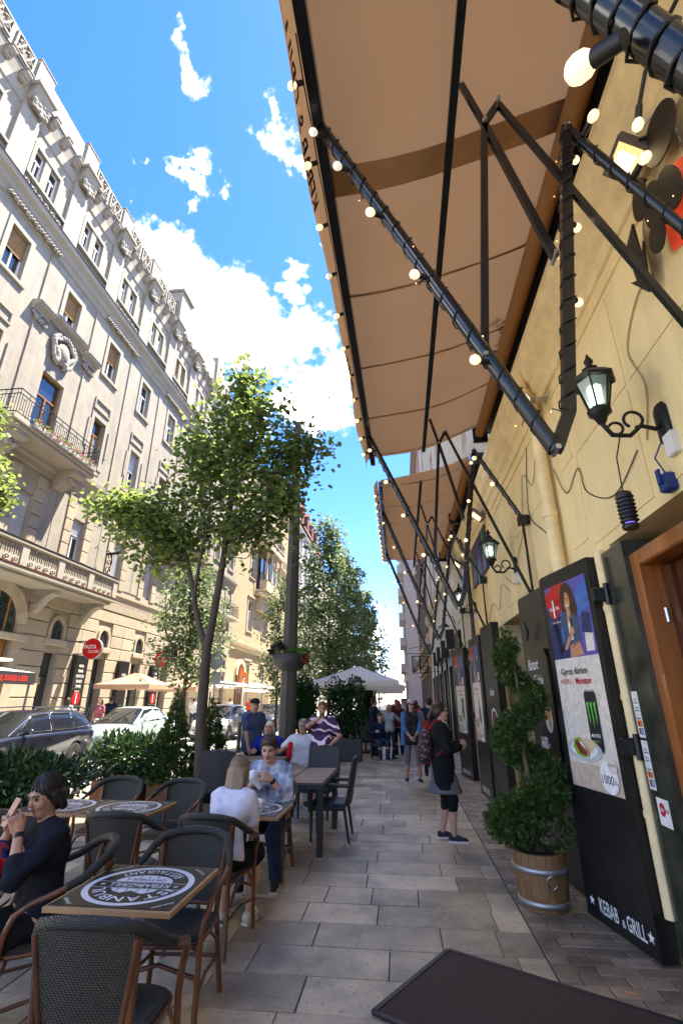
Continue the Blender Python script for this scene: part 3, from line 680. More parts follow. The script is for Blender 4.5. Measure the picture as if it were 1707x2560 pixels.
for i in range(n_):
    a, e = BY0 + seg * i + .16, BY0 + seg * (i + 1) - (.16 if i < n_ - 1 else .26); L_ = e - a; m_ = 4
    for k in range(m_):
        y0 = a + L_ * k / m_; w = L_ / m_; q = B(); X0, X1 = BX - .15, BX - .03
        fnb = lambda u, v, w_: (w_, y0 + u * w, 5.82 + v * .92)
        q.prism([(0, 0), (1, 0), (1, .3), (.9, .42), (.8, .3), (.66, .24), (.5, .34), (.34, .24), (.2, .3), (.1, .42), (0, .3)], (X0, X1), fn=fnb)
        for u in (.1, .37, .63, .9): q.prism([(u - .05, .22), (u + .05, .22), (u + .05, .75), (u - .05, .75)], (X0 + .004, X1 - .004), fn=fnb)
        q.prism([(0, .66), (.16, .72), (0, .75)], (X0 + .002, X1 - .002), fn=fnb); q.prism([(1, .66), (1, .75), (.84, .72)], (X0 + .002, X1 - .002), fn=fnb)
        q.tube([(X1 + .012, y0 + w * .5 + w * .3 * math.cos(t), 5.95 + .09 * math.sin(t)) for t in np.linspace(0, 6.28, 13)[:-1]], .022, 5, closed=True); q.sphere((X1 + .01, y0 + w * .5, 5.95), .045, 6)
        q.build('baluster', M_stone, balc)
con = B(); con.prism([(0, .0), (.95, 0), (.92, -.14), (.7, -.2), (.5, -.34), (.3, -.62), (.16, -.8), (0, -.84)], (-.15, .15), fn=lambda u, v, w: (u, w, v))
for sg in (-.16, .16):
    con.tube([(.24 + .2 * math.cos(t) * (1 - t / 14), sg, -.4 + .2 * math.sin(t) * (1 - t / 14)) for t in np.linspace(0, 11, 24)], .03, 5); con.tube([(.45, sg, -.3), (.7, sg, -.16), (.9, sg, -.1)], .035, 5)
CONM = con.mesh('console', M_stone2)
for y in (13.3, 16.6, 19.4): o = link('console', CONM, balc); o.location = (FX, y, 5.49)
# ---- iron balcony with flower boxes
IY0, IY1, IX = 12.45, 17.15, FX + 1.12
bl = B(); bl.box(FX - .02, IX, IY0, IY1, 10.45, 10.62, bev=.03); bl.box(FX - .02, IX - .08, IY0 + .1, IY1 - .1, 10.3, 10.45, bev=.03); ib = bl.build('iron_balcony', M_stone, lb)
for y in (IY0 + .7, IY1 - .75):
    q = B(); q.prism([(0, 0), (.95, 0), (.95, -.18), (.6, -.3), (.3, -.62), (0, -.75)], (y - .3, y + .3), fn=lambda u, v, w: (FX + u, w, 10.3 + v)); lumps(q, 16, int(y * 9), FX + .62, y - .26, y + .26, 9.85, 10.2, .1); q.build('console', M_stone2, ib)
def railing(parent, X, Y0, Y1, z0, h, depth, name='railing', step=.105):
    q = B()
    pts = [(X - depth, Y0), (X, Y0), (X, Y1), (X - depth, Y1)]
    for zz in (z0 + .1, z0 + h - .18, z0 + h):
        for (a, c) in zip(pts[:-1], pts[1:]): q.bar((*a, zz), (*c, zz), .03, .022 if zz < z0 + h else .03)
    for (a, c) in zip(pts[:-1], pts[1:]):
        L_ = math.dist(a, c); n = max(2, int(L_ / step))
        for i in range(n + 1):
            t = i / n; x, y = a[0] + (c[0] - a[0]) * t, a[1] + (c[1] - a[1]) * t; zl = z0 + (.0 if i % 4 == 0 else .1); zh = z0 + h - (.18 if i % 4 else 0)
            if i % 4 == 2: zl += .16; zh -= .12
            q.bar((x, y, zl), (x, y, zh), .014, .014, up=(1, 0, 0))
            if i % 4 == 1 and i + 2 <= n:
                t2 = (i + 2) / n; x2, y2 = a[0] + (c[0] - a[0]) * t2, a[1] + (c[1] - a[1]) * t2; q.bar((x, y, z0 + h - .32), (x2, y2, z0 + h - .32), .014, .014); q.bar((x, y, z0 + .24), (x2, y2, z0 + .24), .014, .014)
    return q.build(name, M_iron, parent)
railing(ib, IX - .04, IY0 + .05, IY1 - .05, 10.62, .98, 1.02)
q = B(); q.box(IX - .1, IX + .08, 13.3, 16.9, 10.56, 10.76, bev=.02); q.build('flower_trough', mat('weathered trough', (.3, .29, .27), .8, var=.4, vs=9), ib)
# coat of arms over the balcony door, with a broken cornice
def crest():
    P = []; q = random.Random(4); y, z = 14.92, 15.05
    P.append(('e', (FX + .08, y, z), (.14, .4, .52), .05)); P.append(('e', (FX + .16, y, z + .02), (.13, .27, .36), .02))
    for sg in (-1, 1):
        for i in range(10):
            t = i / 9 * 4.2; P.append(('e', (FX + .12, y + sg * (.45 + .2 * math.sin(t * 1.3)), z + .62 - i * .125), (.12, .12 + .04 * q.random(), .11), .03))
        P.append(('c', (FX + .14, y + sg * .34, z + .5), (FX + .16, y + sg * .7, z + .25), .09, .05, .03)); P.append(('c', (FX + .14, y + sg * .7, z + .25), (FX + .14, y + sg * .5, z - .35), .06, .08, .03)); P.append(('c', (FX + .14, y + sg * .5, z - .35), (FX + .12, y + sg * .2, z - .62), .08, .05, .03))
    for i in range(5): P.append(('e', (FX + .16, y + (i - 2) * .13, z + .62 + .06 * (2 - abs(i - 2))), (.1, .07, .14), .02))
    sdf_obj('coat_of_arms', P, .028, M_stone2, lb, False)
crest()
for (ya, yb, z) in ((12.95, 13.85, 15.95), (13.95, 16.0, 16.15), (16.05, 17.0, 15.95)):
    cr = B(); course(cr, ya, yb, [(-.01, z - .25), (.12, z - .22), (.16, z - .08), (.34, z), (.36, z + .1), (-.01, z + .16)]); course(cr, ya, yb, [(-.01, z + .162), (.37, z + .102), (.39, z + .13), (-.01, z + .2)]); o_ = cr.build('broken_cornice', M_stone, lb)
    if z < 16: cr = B(); lumps(cr, 12, int(ya * 3), FX + .1, ya + .05, yb - .05, z - .55, z - .25, .09); cr.build('garland', M_stone2, o_)
# second iron balcony farther on
bl = B(); bl.box(FX - .02, FX + 1.1, 24.6, 30.2, 10.45, 10.62, bev=.03); bl.box(FX - .02, FX + 1, 24.7, 30.1, 10.28, 10.45, bev=.03); ib2 = bl.build('iron_balcony', M_stone, lb)
railing(ib2, FX + 1.06, 24.65, 30.15, 10.62, .98, 1.0); bl = B(); bl.box(FX - .02, FX + .95, 31.5, 37.5, 7.4, 7.6, bev=.02); ib3 = bl.build('iron_balcony', M_stone, lb); railing(ib3, FX + .9, 31.55, 37.45, 7.6, .95, .85)
# old lamp bracket on the first floor
q = B()
for k, (y, z, r) in enumerate([(20.2, 7.2, .22), (20.2, 7.55, .18), (20.2, 7.85, .14)]): scroll(q, FX + .35, y, z, r, tr=.02)
q.tube([(FX, 20.2, 6.9), (FX + .35, 20.2, 7.0), (FX + .5, 20.2, 7.5), (FX + .45, 20.2, 8.0)], .03, 6); q.bar((FX + .3, 20.0, 7.9), (FX + .75, 20.4, 8.1), .12, .1); q.build('lamp_bracket', M_iron, lb)
# ================================================================ other houses along the street
def house(name, label, X, face, Y0, Y1, H, levels, pitch, w, m_wall, m_trim, depth=10, first=None, glassmix=True, sillp=.12, wood=False):
    """facade with real openings: levels = [(z0, z1)] of windows, one every 'pitch' metres"""
    t = thing(name, label, 'building', (X - face * depth / 2, (Y0 + Y1) / 2, 0)); hs = []; ws = []
    n = max(1, int((Y1 - Y0 - .6) / pitch)); off = (Y1 - Y0 - (n - 1) * pitch) / 2
    for i in range(n):
        y = Y0 + off + i * pitch
        for k, (z0, z1) in enumerate(levels): hs.append((y - w / 2, y + w / 2, z0, z1)); ws.append((y, z0, z1, k))
    b_ = B(); wallgrid(b_, X, Y0, Y1, 0, H, hs, .3, face); Xb = X - face * depth; Xi = X - face * .34
    b_.box(min(Xb, Xi), max(Xb, Xi), Y0 + .05, Y1 - .05, 0, H - .03, mi=1)
    for y in (Y0, Y1): b_.add([(X, y, 0), (Xb, y, 0), (Xb, y, H), (X, y, H)], [(0, 1, 2, 3)])
    b_.build('wall', [m_wall, M_dark], t)
    for (y, z0, z1, k) in ws:
        window(t, X, y, z0, w, z1 - z0, face=face, depth=.2, glass=[0, 1] if glassmix and r3.random() < .35 else None, wood=wood)
        s_ = B(); d_ = .07 * face
        for (a, c) in ((y - w / 2 - .16, y - w / 2), (y + w / 2, y + w / 2 + .16)): s_.box(*sorted((X - .01 * face, X + d_)), a, c, z0 - .05, z1 + .16)
        s_.box(*sorted((X - .01 * face, X + d_ * .97)), y - w / 2, y + w / 2, z1, z1 + .16)
        s_.box(*sorted((X - .01 * face, X + sillp * 1.6 * face)), y - w / 2 - .25, y + w / 2 + .25, z1 + .28, z1 + .42, bev=.02)
        s_.box(*sorted((X - .01 * face, X + sillp * face)), y - w / 2 - .2, y + w / 2 + .2, z0 - .17, z0 - .05, bev=.02); s_.build('window_surround', m_trim, t)
    zc = [levels[0][1] + 1.0] + [H - 1.1]
    for z in zc:
        s_ = B(); pr = [(-.02, z), (.12, z + .05), (.18, z + .25), (.4, z + .4), (.42, z + .55), (-.02, z + .62)]; q = len(pr)
        s_.add([(X + face * p, y, zz) for y in (Y0, Y1) for p, zz in pr], [(i, i + 1, q + i + 1, q + i) for i in range(q - 1)] + [tuple(range(q)), tuple(range(q, 2 * q))[::-1]]); s_.build('cornice', m_trim, t)
    return t
M_cream = mat('cream render', (.40, .315, .19), .85, c2=(.345, .262, .157), vs=1.2, bump=.2)
M_creamt = mat('cream trim', (.46, .375, .25), .8, var=.12, vs=5)
M_roof = mat('red-brown roof tiles', (.15, .055, .05), .8, var=.3, vs=10, bump=.4, bs=30)
b2 = house('cream_townhouse', 'cream neo-baroque town house with stone oriel and columns, beyond the limestone house', FX, 1, 38.42, 58, 23.3, [(1.2, 4.6), (7.5, 10.2), (12.4, 15.0), (17.2, 19.6)], 4.9, 1.5, M_cream, M_creamt)
# oriel with columns and an iron-railed balcony on top
OX = FX + 1.1; q = B(); q.box(FX, OX, 44.6, 50.4, 11.0, 11.35, bev=.05); q.box(FX, OX + .1, 44.5, 50.5, 11.35, 11.55, bev=.03); q.box(FX + .3, OX - .08, 44.8, 50.2, 11.55, 12.5); q.box(FX, OX + .12, 44.5, 50.5, 15.7, 16.4, bev=.05); q.box(FX, OX + .2, 44.4, 50.6, 16.4, 16.6, bev=.04); q.box(FX, FX + .5, 45.2, 49.8, 9.6, 11.0, bev=.1); ori = q.build('oriel', M_creamt, b2)
for y in (44.85, 46.7, 48.3, 50.15):
    q = B(); q.lathe([(.17, 0), (.17, .12), (.12, .2), (.13, 1.2), (.1, 2.9), (.16, 3.05), (.18, 3.2)], (OX - .15, y, 12.5), 10); q.build('column', M_creamt, ori)
q = B(); q.box(FX + .28, FX + .3, 44.9, 50.1, 12.5, 15.7); q.build('pane', M_glass, ori)
railing(ori, OX + .1, 44.5, 50.5, 16.6, .95, 1.1, step=.14)
q = B(); q.box(FX, FX + .9, 51.5, 57.2, 15.2, 15.45, bev=.03); bb = q.build('iron_balcony', M_creamt, b2); railing(bb, FX + .85, 51.6, 57.1, 15.45, .9, .8, step=.14)
q = B(); q.box(FX - .2, FX + .35, 40.3, 41.9, 16, 16.2); q.build('ledge', M_creamt, b2)
# arched shop window of the cream house
q = B(); arc = [(41.5 + .95 * math.cos(t), 3.6 + .95 * math.sin(t)) for t in np.linspace(0, math.pi, 17)]; out = [(41.5 + 1.3 * math.cos(t), 3.6 + 1.3 * math.sin(t)) for t in np.linspace(0, math.pi, 17)]
for i in range(16): q.add([(FX + .2, *arc[i]), (FX + .2, *arc[i + 1]), (FX + .2, *out[i + 1]), (FX + .2, *out[i]), (FX, *out[i]), (FX, *out[i + 1]), (FX, *arc[i]), (FX, *arc[i + 1])], [(0, 1, 2, 3), (2, 3, 4, 5), (0, 1, 7, 6)])
aw = q.build('arched_window', M_creamt, b2); q = B(); q.prism([(40.55, .2), (42.45, .2)] + arc, (FX + .02, FX + .05), fn=lambda u, v, w: (w, u, v)); q.build('pane', M_glass, aw)
q = B(); [q.box(FX + .05, FX + .1, y - .04, y + .04, .2, 4.5) for y in (40.9, 41.5, 42.1)]; q.box(FX + .05, FX + .1, 40.6, 42.4, 2.6, 2.75); q.build('mullion', M_woodf, aw)
b3 = house('grey_townhouse', 'grey town house with red-brown mansard roof and dormers, far down the left side', FX, 1, 58.02, 84, 25, [(1.2, 4.4), (7.6, 10.0), (12.4, 14.8), (17, 19.2), (21.2, 23.2)], 3.8, 1.4, mat('grey render', (.44, .42, .4), .85, var=.12, vs=1.5), mat('grey trim', (.5, .48, .46), .8, var=.1))
q = B(); q.prism([(FX + .5, 25), (FX - 1.6, 30), (FX - 4, 30.8), (FX - 10, 25)], (58.1, 84), fn=lambda u, v, w: (u, w, v)); rf = q.build('roof', M_roof, b3)
for y in (62, 66, 70, 74, 78): q = B(); q.box(FX - 2, FX + .1, y - .7, y + .7, 25.9, 28.2); q.prism([(y - .9, 28.2), (y + .9, 28.2), (y, 29.1)], (FX - 2, FX + .2), fn=lambda u, v, w: (w, u, v)); q.build('dormer', [M_roof], rf)
q = B(); q.box(FX - 3, FX - 1.5, 57.9, 60, 23.3, 30.5, bev=.03); q.build('chimney', mat('chimney brick', (.28, .15, .11), .9, var=.3, vs=12), b3)
# pale gable wall behind the cream house's end, closing the left side
house('distant_townhouse', 'distant pale town house at the end of the left side', FX, 1, 84.1, 140, 24, [(1.5, 4.5), (8, 10.2), (12.5, 14.6), (17, 19)], 4.4, 1.5, mat('pale render', (.5, .46, .38), .85, var=.1), M_creamt, glassmix=False)
# ================================================================ RIGHT: yellow restaurant house
WX = 1.82
M_yel = mat('yellow plaster', (.85, .69, .36), .8, c2=(.79, .63, .315), vs=1.1, bump=.18, bs=18, detail=8)
weather(M_yel, 1.0, .86, False, (1, 1.6, .35))
M_yel2 = mat('yellow painted moulding', (.82, .66, .36), .75, var=.12, vs=5)
M_wain = mat('brown plinth', (.16, .09, .065), .7, var=.25, vs=5, bump=.3)
M_beige = mat('beige upper render', (.50, .44, .33), .85, var=.15, vs=1.5)
yb = thing('restaurant_building', 'yellow plastered restaurant house with awnings along the right side', 'building', (WX + 5, 3.5, 0))
hs = [(2.2, 4.22, 0, 2.92), (7.45, 9.0, .95, 2.92), (10.4, 11.6, .95, 2.9)]
up = [(y - .6, y + .6, z, z + 2.1) for y in (-4.2, -1.2, 1.8, 4.8, 7.8, 10.8) for z in (7.6, 11.8, 15.8)]
b_ = B(); wallgrid(b_, WX, -7, 13.1, 0, 5.42, hs, .4, -1); wallgrid(b_, WX, -7, 13.1, 5.42, 18.3, up, .3, -1, mi=1); b_.box(WX + .42, WX + 9.9, -6.9, 13.0, 0, 18.25, mi=2)
b_.add([(WX, -7, 0), (WX + 10, -7, 0), (WX + 10, -7, 18.3), (WX, -7, 18.3)], [(0, 1, 2, 3)], 1); b_.add([(WX, 13.1, 0), (WX + 10, 13.1, 0), (WX + 10, 13.1, 18.3), (WX, 13.1, 18.3)], [(0, 1, 2, 3)], 1)
b_.build('wall', [M_yel, M_beige, M_dark], yb)
for h in up: window(yb, WX, (h[0] + h[1]) / 2, h[2], 1.2, 2.1, face=-1, depth=.2)
for y0, y1 in ((-7, 2.18), (4.5, 13.1)): q = B(); q.box(WX - .035, WX, y0, y1, 0, .31, bev=.008); q.build('plinth', M_wain, yb)
def rcourse(y0, y1, prof, m, par=yb, nm='cornice'):
    q = B(); n = len(prof); q.add([(WX - p, y, z) for y in (y0, y1) for p, z in prof], [(i, i + 1, n + i + 1, n + i) for i in range(n - 1)] + [tuple(range(n)), tuple(range(n, 2 * n))[::-1]]); return q.build(nm, m, par)
rcourse(-7, 13.1, [(-.01, 5.02), (.03, 5.03), (.04, 5.16), (.09, 5.2), (.1, 5.3), (.17, 5.36), (.2, 5.52), (.24, 5.58), (.24, 5.66), (-.01, 5.7)], M_yel2)
rcourse(-7, 13.1, [(-.01, 17.6), (.2, 17.8), (.3, 18.1), (.35, 18.3), (-.01, 18.35)], M_beige)
rcourse(-7, 13.1, [(-.01, 4.86), (.018, 4.865), (.018, 4.89), (-.01, 4.895)], M_yel2, nm='moulding')
# plaster joints drawn into the wall: raised fields with recessed lines between them
r4 = random.Random(21); fields = []
for y0, y1 in ((4.6, 5.0), (5.5, 7.3), (7.6, 9.3), (9.4, 11.2), (11.3, 13.0)):
    for z0, z1 in ((3.1, 3.95), (3.97, 4.82)):
        n = max(1, round((y1 - y0) / .95))
        for i in range(n):
            a, e = y0 + (y1 - y0) * i / n, y0 + (y1 - y0) * (i + 1) / n; sk = .12 if z0 > 3.5 else -.1
            q = B(); q.prism([(a + .012, z0 + .01), (e - .012, z0 + .01), (e - .012 + sk, z1 - .01), (a + .012 + sk, z1 - .01)], (WX - .008, WX + .002), fn=lambda u, v, w: (w, u, v)); q.build('plaster_panel', M_yel, yb)
for (a, e) in ((1.0, 2.1), (2.15, 3.3), (3.35, 4.5)):
    for z0, z1 in ((3.0, 3.92), (3.94, 4.82)):
        q = B(); q.prism([(a + .012, z0 + .01), (e - .012, z0 + .01), (e - .012, z1 - .01), (a + .012, z1 - .01)], (WX - .008, WX + .002), fn=lambda u, v, w: (w, u, v)); q.build('plaster_panel', M_yel, yb)
# door: marble jamb, oak frame, door leaf, soffit
M_marb = mat('dark green marble', (.016, .018, .014), .2, c2=(.05, .056, .042), vs=5, spec=.7, detail=10)
M_oak = mat('orange-brown varnished oak', (.30, .10, .022), .3, var=.3, vs=8, stretch=(1, 1, .12), coat=.4)
q = B(); q.box(WX - .06, WX + .3, 3.88, 4.28, 0, 2.86, bev=.006); q.build('marble_jamb', M_marb, yb)
q = B(); q.box(WX - .02, WX + .35, 3.75, 3.878, 0, 2.74, bev=.012); q.box(WX - .02, WX + .35, 2.3, 3.75, 2.62, 2.74, bev=.012); fr = q.build('door_frame', M_oak, yb)
q = B(); q.box(WX + .16, WX + .22, 2.25, 3.74, 0, 2.6); q.box(WX + .12, WX + .16, 3.62, 3.74, 0, 2.6, bev=.008); q.box(WX + .10, WX + .12, 3.64, 3.7, .9, 1.05); dl = q.build('door', mat('dark brown door', (.075, .022, .007), .35, var=.3, vs=6, stretch=(1, 1, .15)), yb)
for z in (.6, 1.55, 2.25): q = B(); q.cyl((WX + .09, 3.745, z - .05), (WX + .09, 3.745, z + .05), .014); q.build('hinge', mat('steel', (.5, .5, .5), .3, metal=1), dl)
# service hatches
for (a, e, z0, z1) in hs[1:]:
    q = B(); q.box(WX - .12, WX + .3, a - .03, e + .03, z0 - .06, z0, bev=.01); ct = q.build('counter', mat('counter stone', (.3, .28, .25), .4), yb)
    q = B(); q.box(WX + .3, WX + .34, a, e, z0, z1); q.build('hatch_pane', M_glass, ct)
# rain pipe with collars
def pipe(y, z0, z1, m, r=.06):
    q = B(); q.cyl((WX - .1, y, z0), (WX - .1, y, z1), r, n=14); q.tube([(WX - .1, y, z1), (WX - .1, y, z1 + .1), (WX - .2, y, z1 + .3), (WX - .2, y, z1 + .5)], r, 12); p = q.build('rain_pipe', m, yb)
    for z in (1.1, 2.35, 3.6, 4.7):
        if z0 < z < z1: q = B(); q.cyl((WX - .1, y, z - .03), (WX - .1, y, z + .03), r + .012, n=14); q.build('collar', m, p)
pipe(5.26, 0.05, 4.95, M_yel2, .07); q = B(); q.cyl((1.77, 4.335, .28), (1.77, 4.335, 2.9), .045, n=14); p_ = q.build('rain_pipe', M_yel2, yb); [B().cyl((1.77, 4.335, z - .02), (1.77, 4.335, z + .02), .052, n=14).build('collar', M_yel2, p_) for z in (.9, 1.7, 2.4)]; pipe(11.9, .1, 4.95, M_lead, .05)
# ---- pale stone shop house next door
M_pale = mat('pale grey stone', (.50, .47, .41), .8, c2=(.43, .40, .345), vs=2, bump=.2)
ph = thing('shop_building', 'pale grey stone shop house with black shopfronts after the yellow wall', 'building', (WX + 5, 21, 0))
hs = [(15.1, 16.7, 0, 3.65), (17.6, 19.2, 0, 3.3), (20.1, 21.7, 0, 3.3), (22.6, 24.2, 0, 3.3), (25.1, 26.7, 0, 3.3), (27.6, 29.2, 0, 3.3)]; ups = [(y - .55, y + .55, z, z + 2) for y in (15, 18, 21, 24, 27) for z in (6.6, 10.6, 14.6)]
b_ = B(); wallgrid(b_, WX, 13.11, 30, 0, 18.6, hs + ups, .35, -1); b_.box(WX + .4, WX + 10, 13.11, 30, 0, 18.6, mi=1); b_.build('wall', [M_pale, M_dark], ph)
for h in ups: window(ph, WX, (h[0] + h[1]) / 2, h[2], 1.1, 2, face=-1, depth=.2)
for (a, e, z0, z1) in hs:
    q = B(); q.box(WX - .06, WX + .1, a, a + .12, 0, z1); q.box(WX - .06, WX + .1, e - .12, e, 0, z1); q.box(WX - .07, WX + .1, a, e, z1 - .5, z1); sf = q.build('shopfront', M_black, ph); q = B(); q.box(WX + .06, WX + .09, a + .12, e - .12, .3, z1 - .5); q.build('shop_pane', M_glass, sf)
for z in (3.9, 4.5, 5.1):
    for i in range(8): q = B(); a = 13.15 + i * 2.1; q.box(WX - .018, WX + .001, a + .01, a + 2.09, z + .01, z + .59, bev=.005); q.build('stone_block', M_pale, ph, fix=False)
for (y, z) in ((17.2, 3.6), (19.6, 3.5), (22.1, 3.5), (24.6, 3.5)): q = B(); q.box(WX - .28, WX - .02, y - .28, y + .28, z - .3, z + .3, bev=.02); q.build('wall_box', M_black, ph)
q = B(); pr = [(0, 5.72), (.12, 5.75), (.25, 5.95), (.3, 6.1), (0, 6.15)]; n = len(pr); q.add([(WX - p, y, z) for y in (13.11, 30) for p, z in pr], [(i, i + 1, n + i + 1, n + i) for i in range(n - 1)]); q.build('cornice', M_pale, ph)
house('brown_townhouse', 'narrow reddish-brown town house far down the right side', WX, -1, 30.05, 48, 20, [(.6, 3.2), (6, 8.2), (10, 12.2), (14, 16.2)], 3.2, 1.2, mat('red brown render', (.33, .19, .15), .8, var=.2), mat('dark trim', (.2, .16, .14), .8), glassmix=False)
fb = house('grey_balcony_house', 'distant light grey block with projecting balconies closing the right side', .8, -1, 60, 100, 26, [(1, 3.5)] + [(5 + 3 * i, 6.8 + 3 * i) for i in range(6)], 3.6, 1.3, mat('light grey render', (.30, .29, .28), .85, var=.1), mat('light grey trim', (.33, .32, .31), .8), glassmix=False)
for i in range(6): q = B(); q.box(0, .8, 60.2, 66, 4.7 + 3 * i, 5.7 + 3 * i, bev=.04); q.build('balcony', mat('light grey trim', (.5, .5, .5)), fb)
# ================================================================ awnings
def fabric_mat():
    m = bpy.data.materials.new('tan awning canvas'); m.use_nodes = True; nt = m.node_tree; N = nt.nodes; L = nt.links
    b_ = N['Principled BSDF']; b_.inputs['Roughness'].default_value = .85; b_.inputs['Specular IOR Level'].default_value = .1
    tc = N.new('ShaderNodeTexCoord'); ns = N.new('ShaderNodeTexNoise'); ns.inputs['Scale'].default_value = 1.3; ns.inputs['Detail'].default_value = 6; L.new(tc.outputs['Object'], ns.inputs[0])
    mx = N.new('ShaderNodeMixRGB'); mx.inputs[1].default_value = (.49, .26, .105, 1); mx.inputs[2].default_value = (.56, .31, .135, 1); L.new(ns.outputs['Fac'], mx.inputs[0]); L.new(mx.outputs[0], b_.inputs['Base Color'])
    tr = N.new('ShaderNodeBsdfTranslucent'); L.new(mx.outputs[0], tr.inputs[0]); ms = N.new('ShaderNodeMixShader'); ms.inputs[0].default_value = .58
    L.new(b_.outputs[0], ms.inputs[1]); L.new(tr.outputs[0], ms.inputs[2]); L.new(ms.outputs[0], N['Material Output'].inputs['Surface'])
    wv = N.new('ShaderNodeTexWave'); wv.inputs['Scale'].default_value = 300; bp = N.new('ShaderNodeBump'); bp.inputs['Strength'].default_value = .05; L.new(wv.outputs['Fac'], bp.inputs['Height']); L.new(bp.outputs[0], b_.inputs['Normal'])
    return m
M_canvas = fabric_mat()
M_seam = mat('double canvas seam', (.33, .18, .085), .9, var=.1)
M_prt = mat('dark print on canvas', (.10, .055, .035), .9)
M_tube = mat('black lacquered steel', (.010, .011, .013), .22, spec=.6)
M_bulb = mat('lit frosted bulb', (.7, .58, .4), .3, emit=(1, .74, .4), es=.16); M_bulb.cycles.emission_sampling = 'NONE'
M_bulboff = mat('pale frosted bulb', (.8, .78, .72), .3, emit=(1, .92, .8), es=.06); M_bulboff.cycles.emission_sampling = 'NONE'
M_fairy = mat('fairy light', (1, .6, .2), .3, emit=(1, .6, .2), es=.4); M_fairy.cycles.emission_sampling = 'NONE'
M_cable = mat('black cable', (.012, .012, .012), .5)
M_steel = mat('steel', (.5, .5, .5), .3, metal=1)
sockm = B(); sockm.cyl((0, 0, 0), (0, 0, .075), .021, .024, 10); SOCK = sockm.mesh('socket', M_cable)
bulbm = B(); bulbm.lathe([(.012, .07), (.02, .078), (.034, .1), (.036, .118), (.03, .138), (.016, .15), (.002, .153)], n=12); BULB = bulbm.mesh('bulb', M_bulb); BULBOFF = bulbm.mesh('bulb', M_bulboff)
def bulb_at(parent, p, d, lit=True, s=1.):
    rot = Vector((0, 0, 1)).rotation_difference(Vector(d)).to_euler(); rot = tuple(rot)
    a = link('socket', SOCK, parent); a.location = p; a.rotation_euler = rot; a.scale = (s * .86,) * 3
    c = link('bulb', BULB if lit else BULBOFF, a, True)
def string_on(label, pts, rad, bulbs, bdir, s=1., pitch=.15, group=None, off=()):
    """string of lights wound round a tube: wire helix, tiny fairy lights, sockets with bulbs"""
    t = thing('light_string', label, 'string lights', tuple(pts[0]), group=group); w = B(); f = B()
    for a, c in zip(pts[:-1], pts[1:]):
        a, c = Vector(a), Vector(c); L_ = (c - a).length; d = (c - a).normalized(); u = d.orthogonal().normalized(); v = d.cross(u); n = max(8, int(L_ / pitch * 8))
        w.tube([a + d * (L_ * i / n) + (u * math.cos(i * math.pi / 4 + .3 * math.sin(i * .7)) + v * math.sin(i * math.pi / 4)) * (rad + .006) for i in range(n + 1)], .0045, 5)
        for i in range(int(L_ / .4)):
            q = a + d * (L_ * rnd.random()); an = rnd.random() * 6.3; e = (u * math.cos(an) + v * math.sin(an)); w.tube([q + e * rad, q + e * (rad + rnd.uniform(.02, .05)) + d * .02], .003, 4); f.sphere(q + e * (rad + .045), .0035, 4)
    w.build('wire', M_cable, t); f.build('fairy_lights', M_fairy, t)['kind'] = 'stuff'
    a, c = Vector(pts[0]), Vector(pts[-1] if len(pts) == 2 else pts[1])
    for i, k in enumerate(bulbs): bulb_at(t, a.lerp(c, k) + Vector(bdir) * rad, bdir, i not in off, s)
    return t
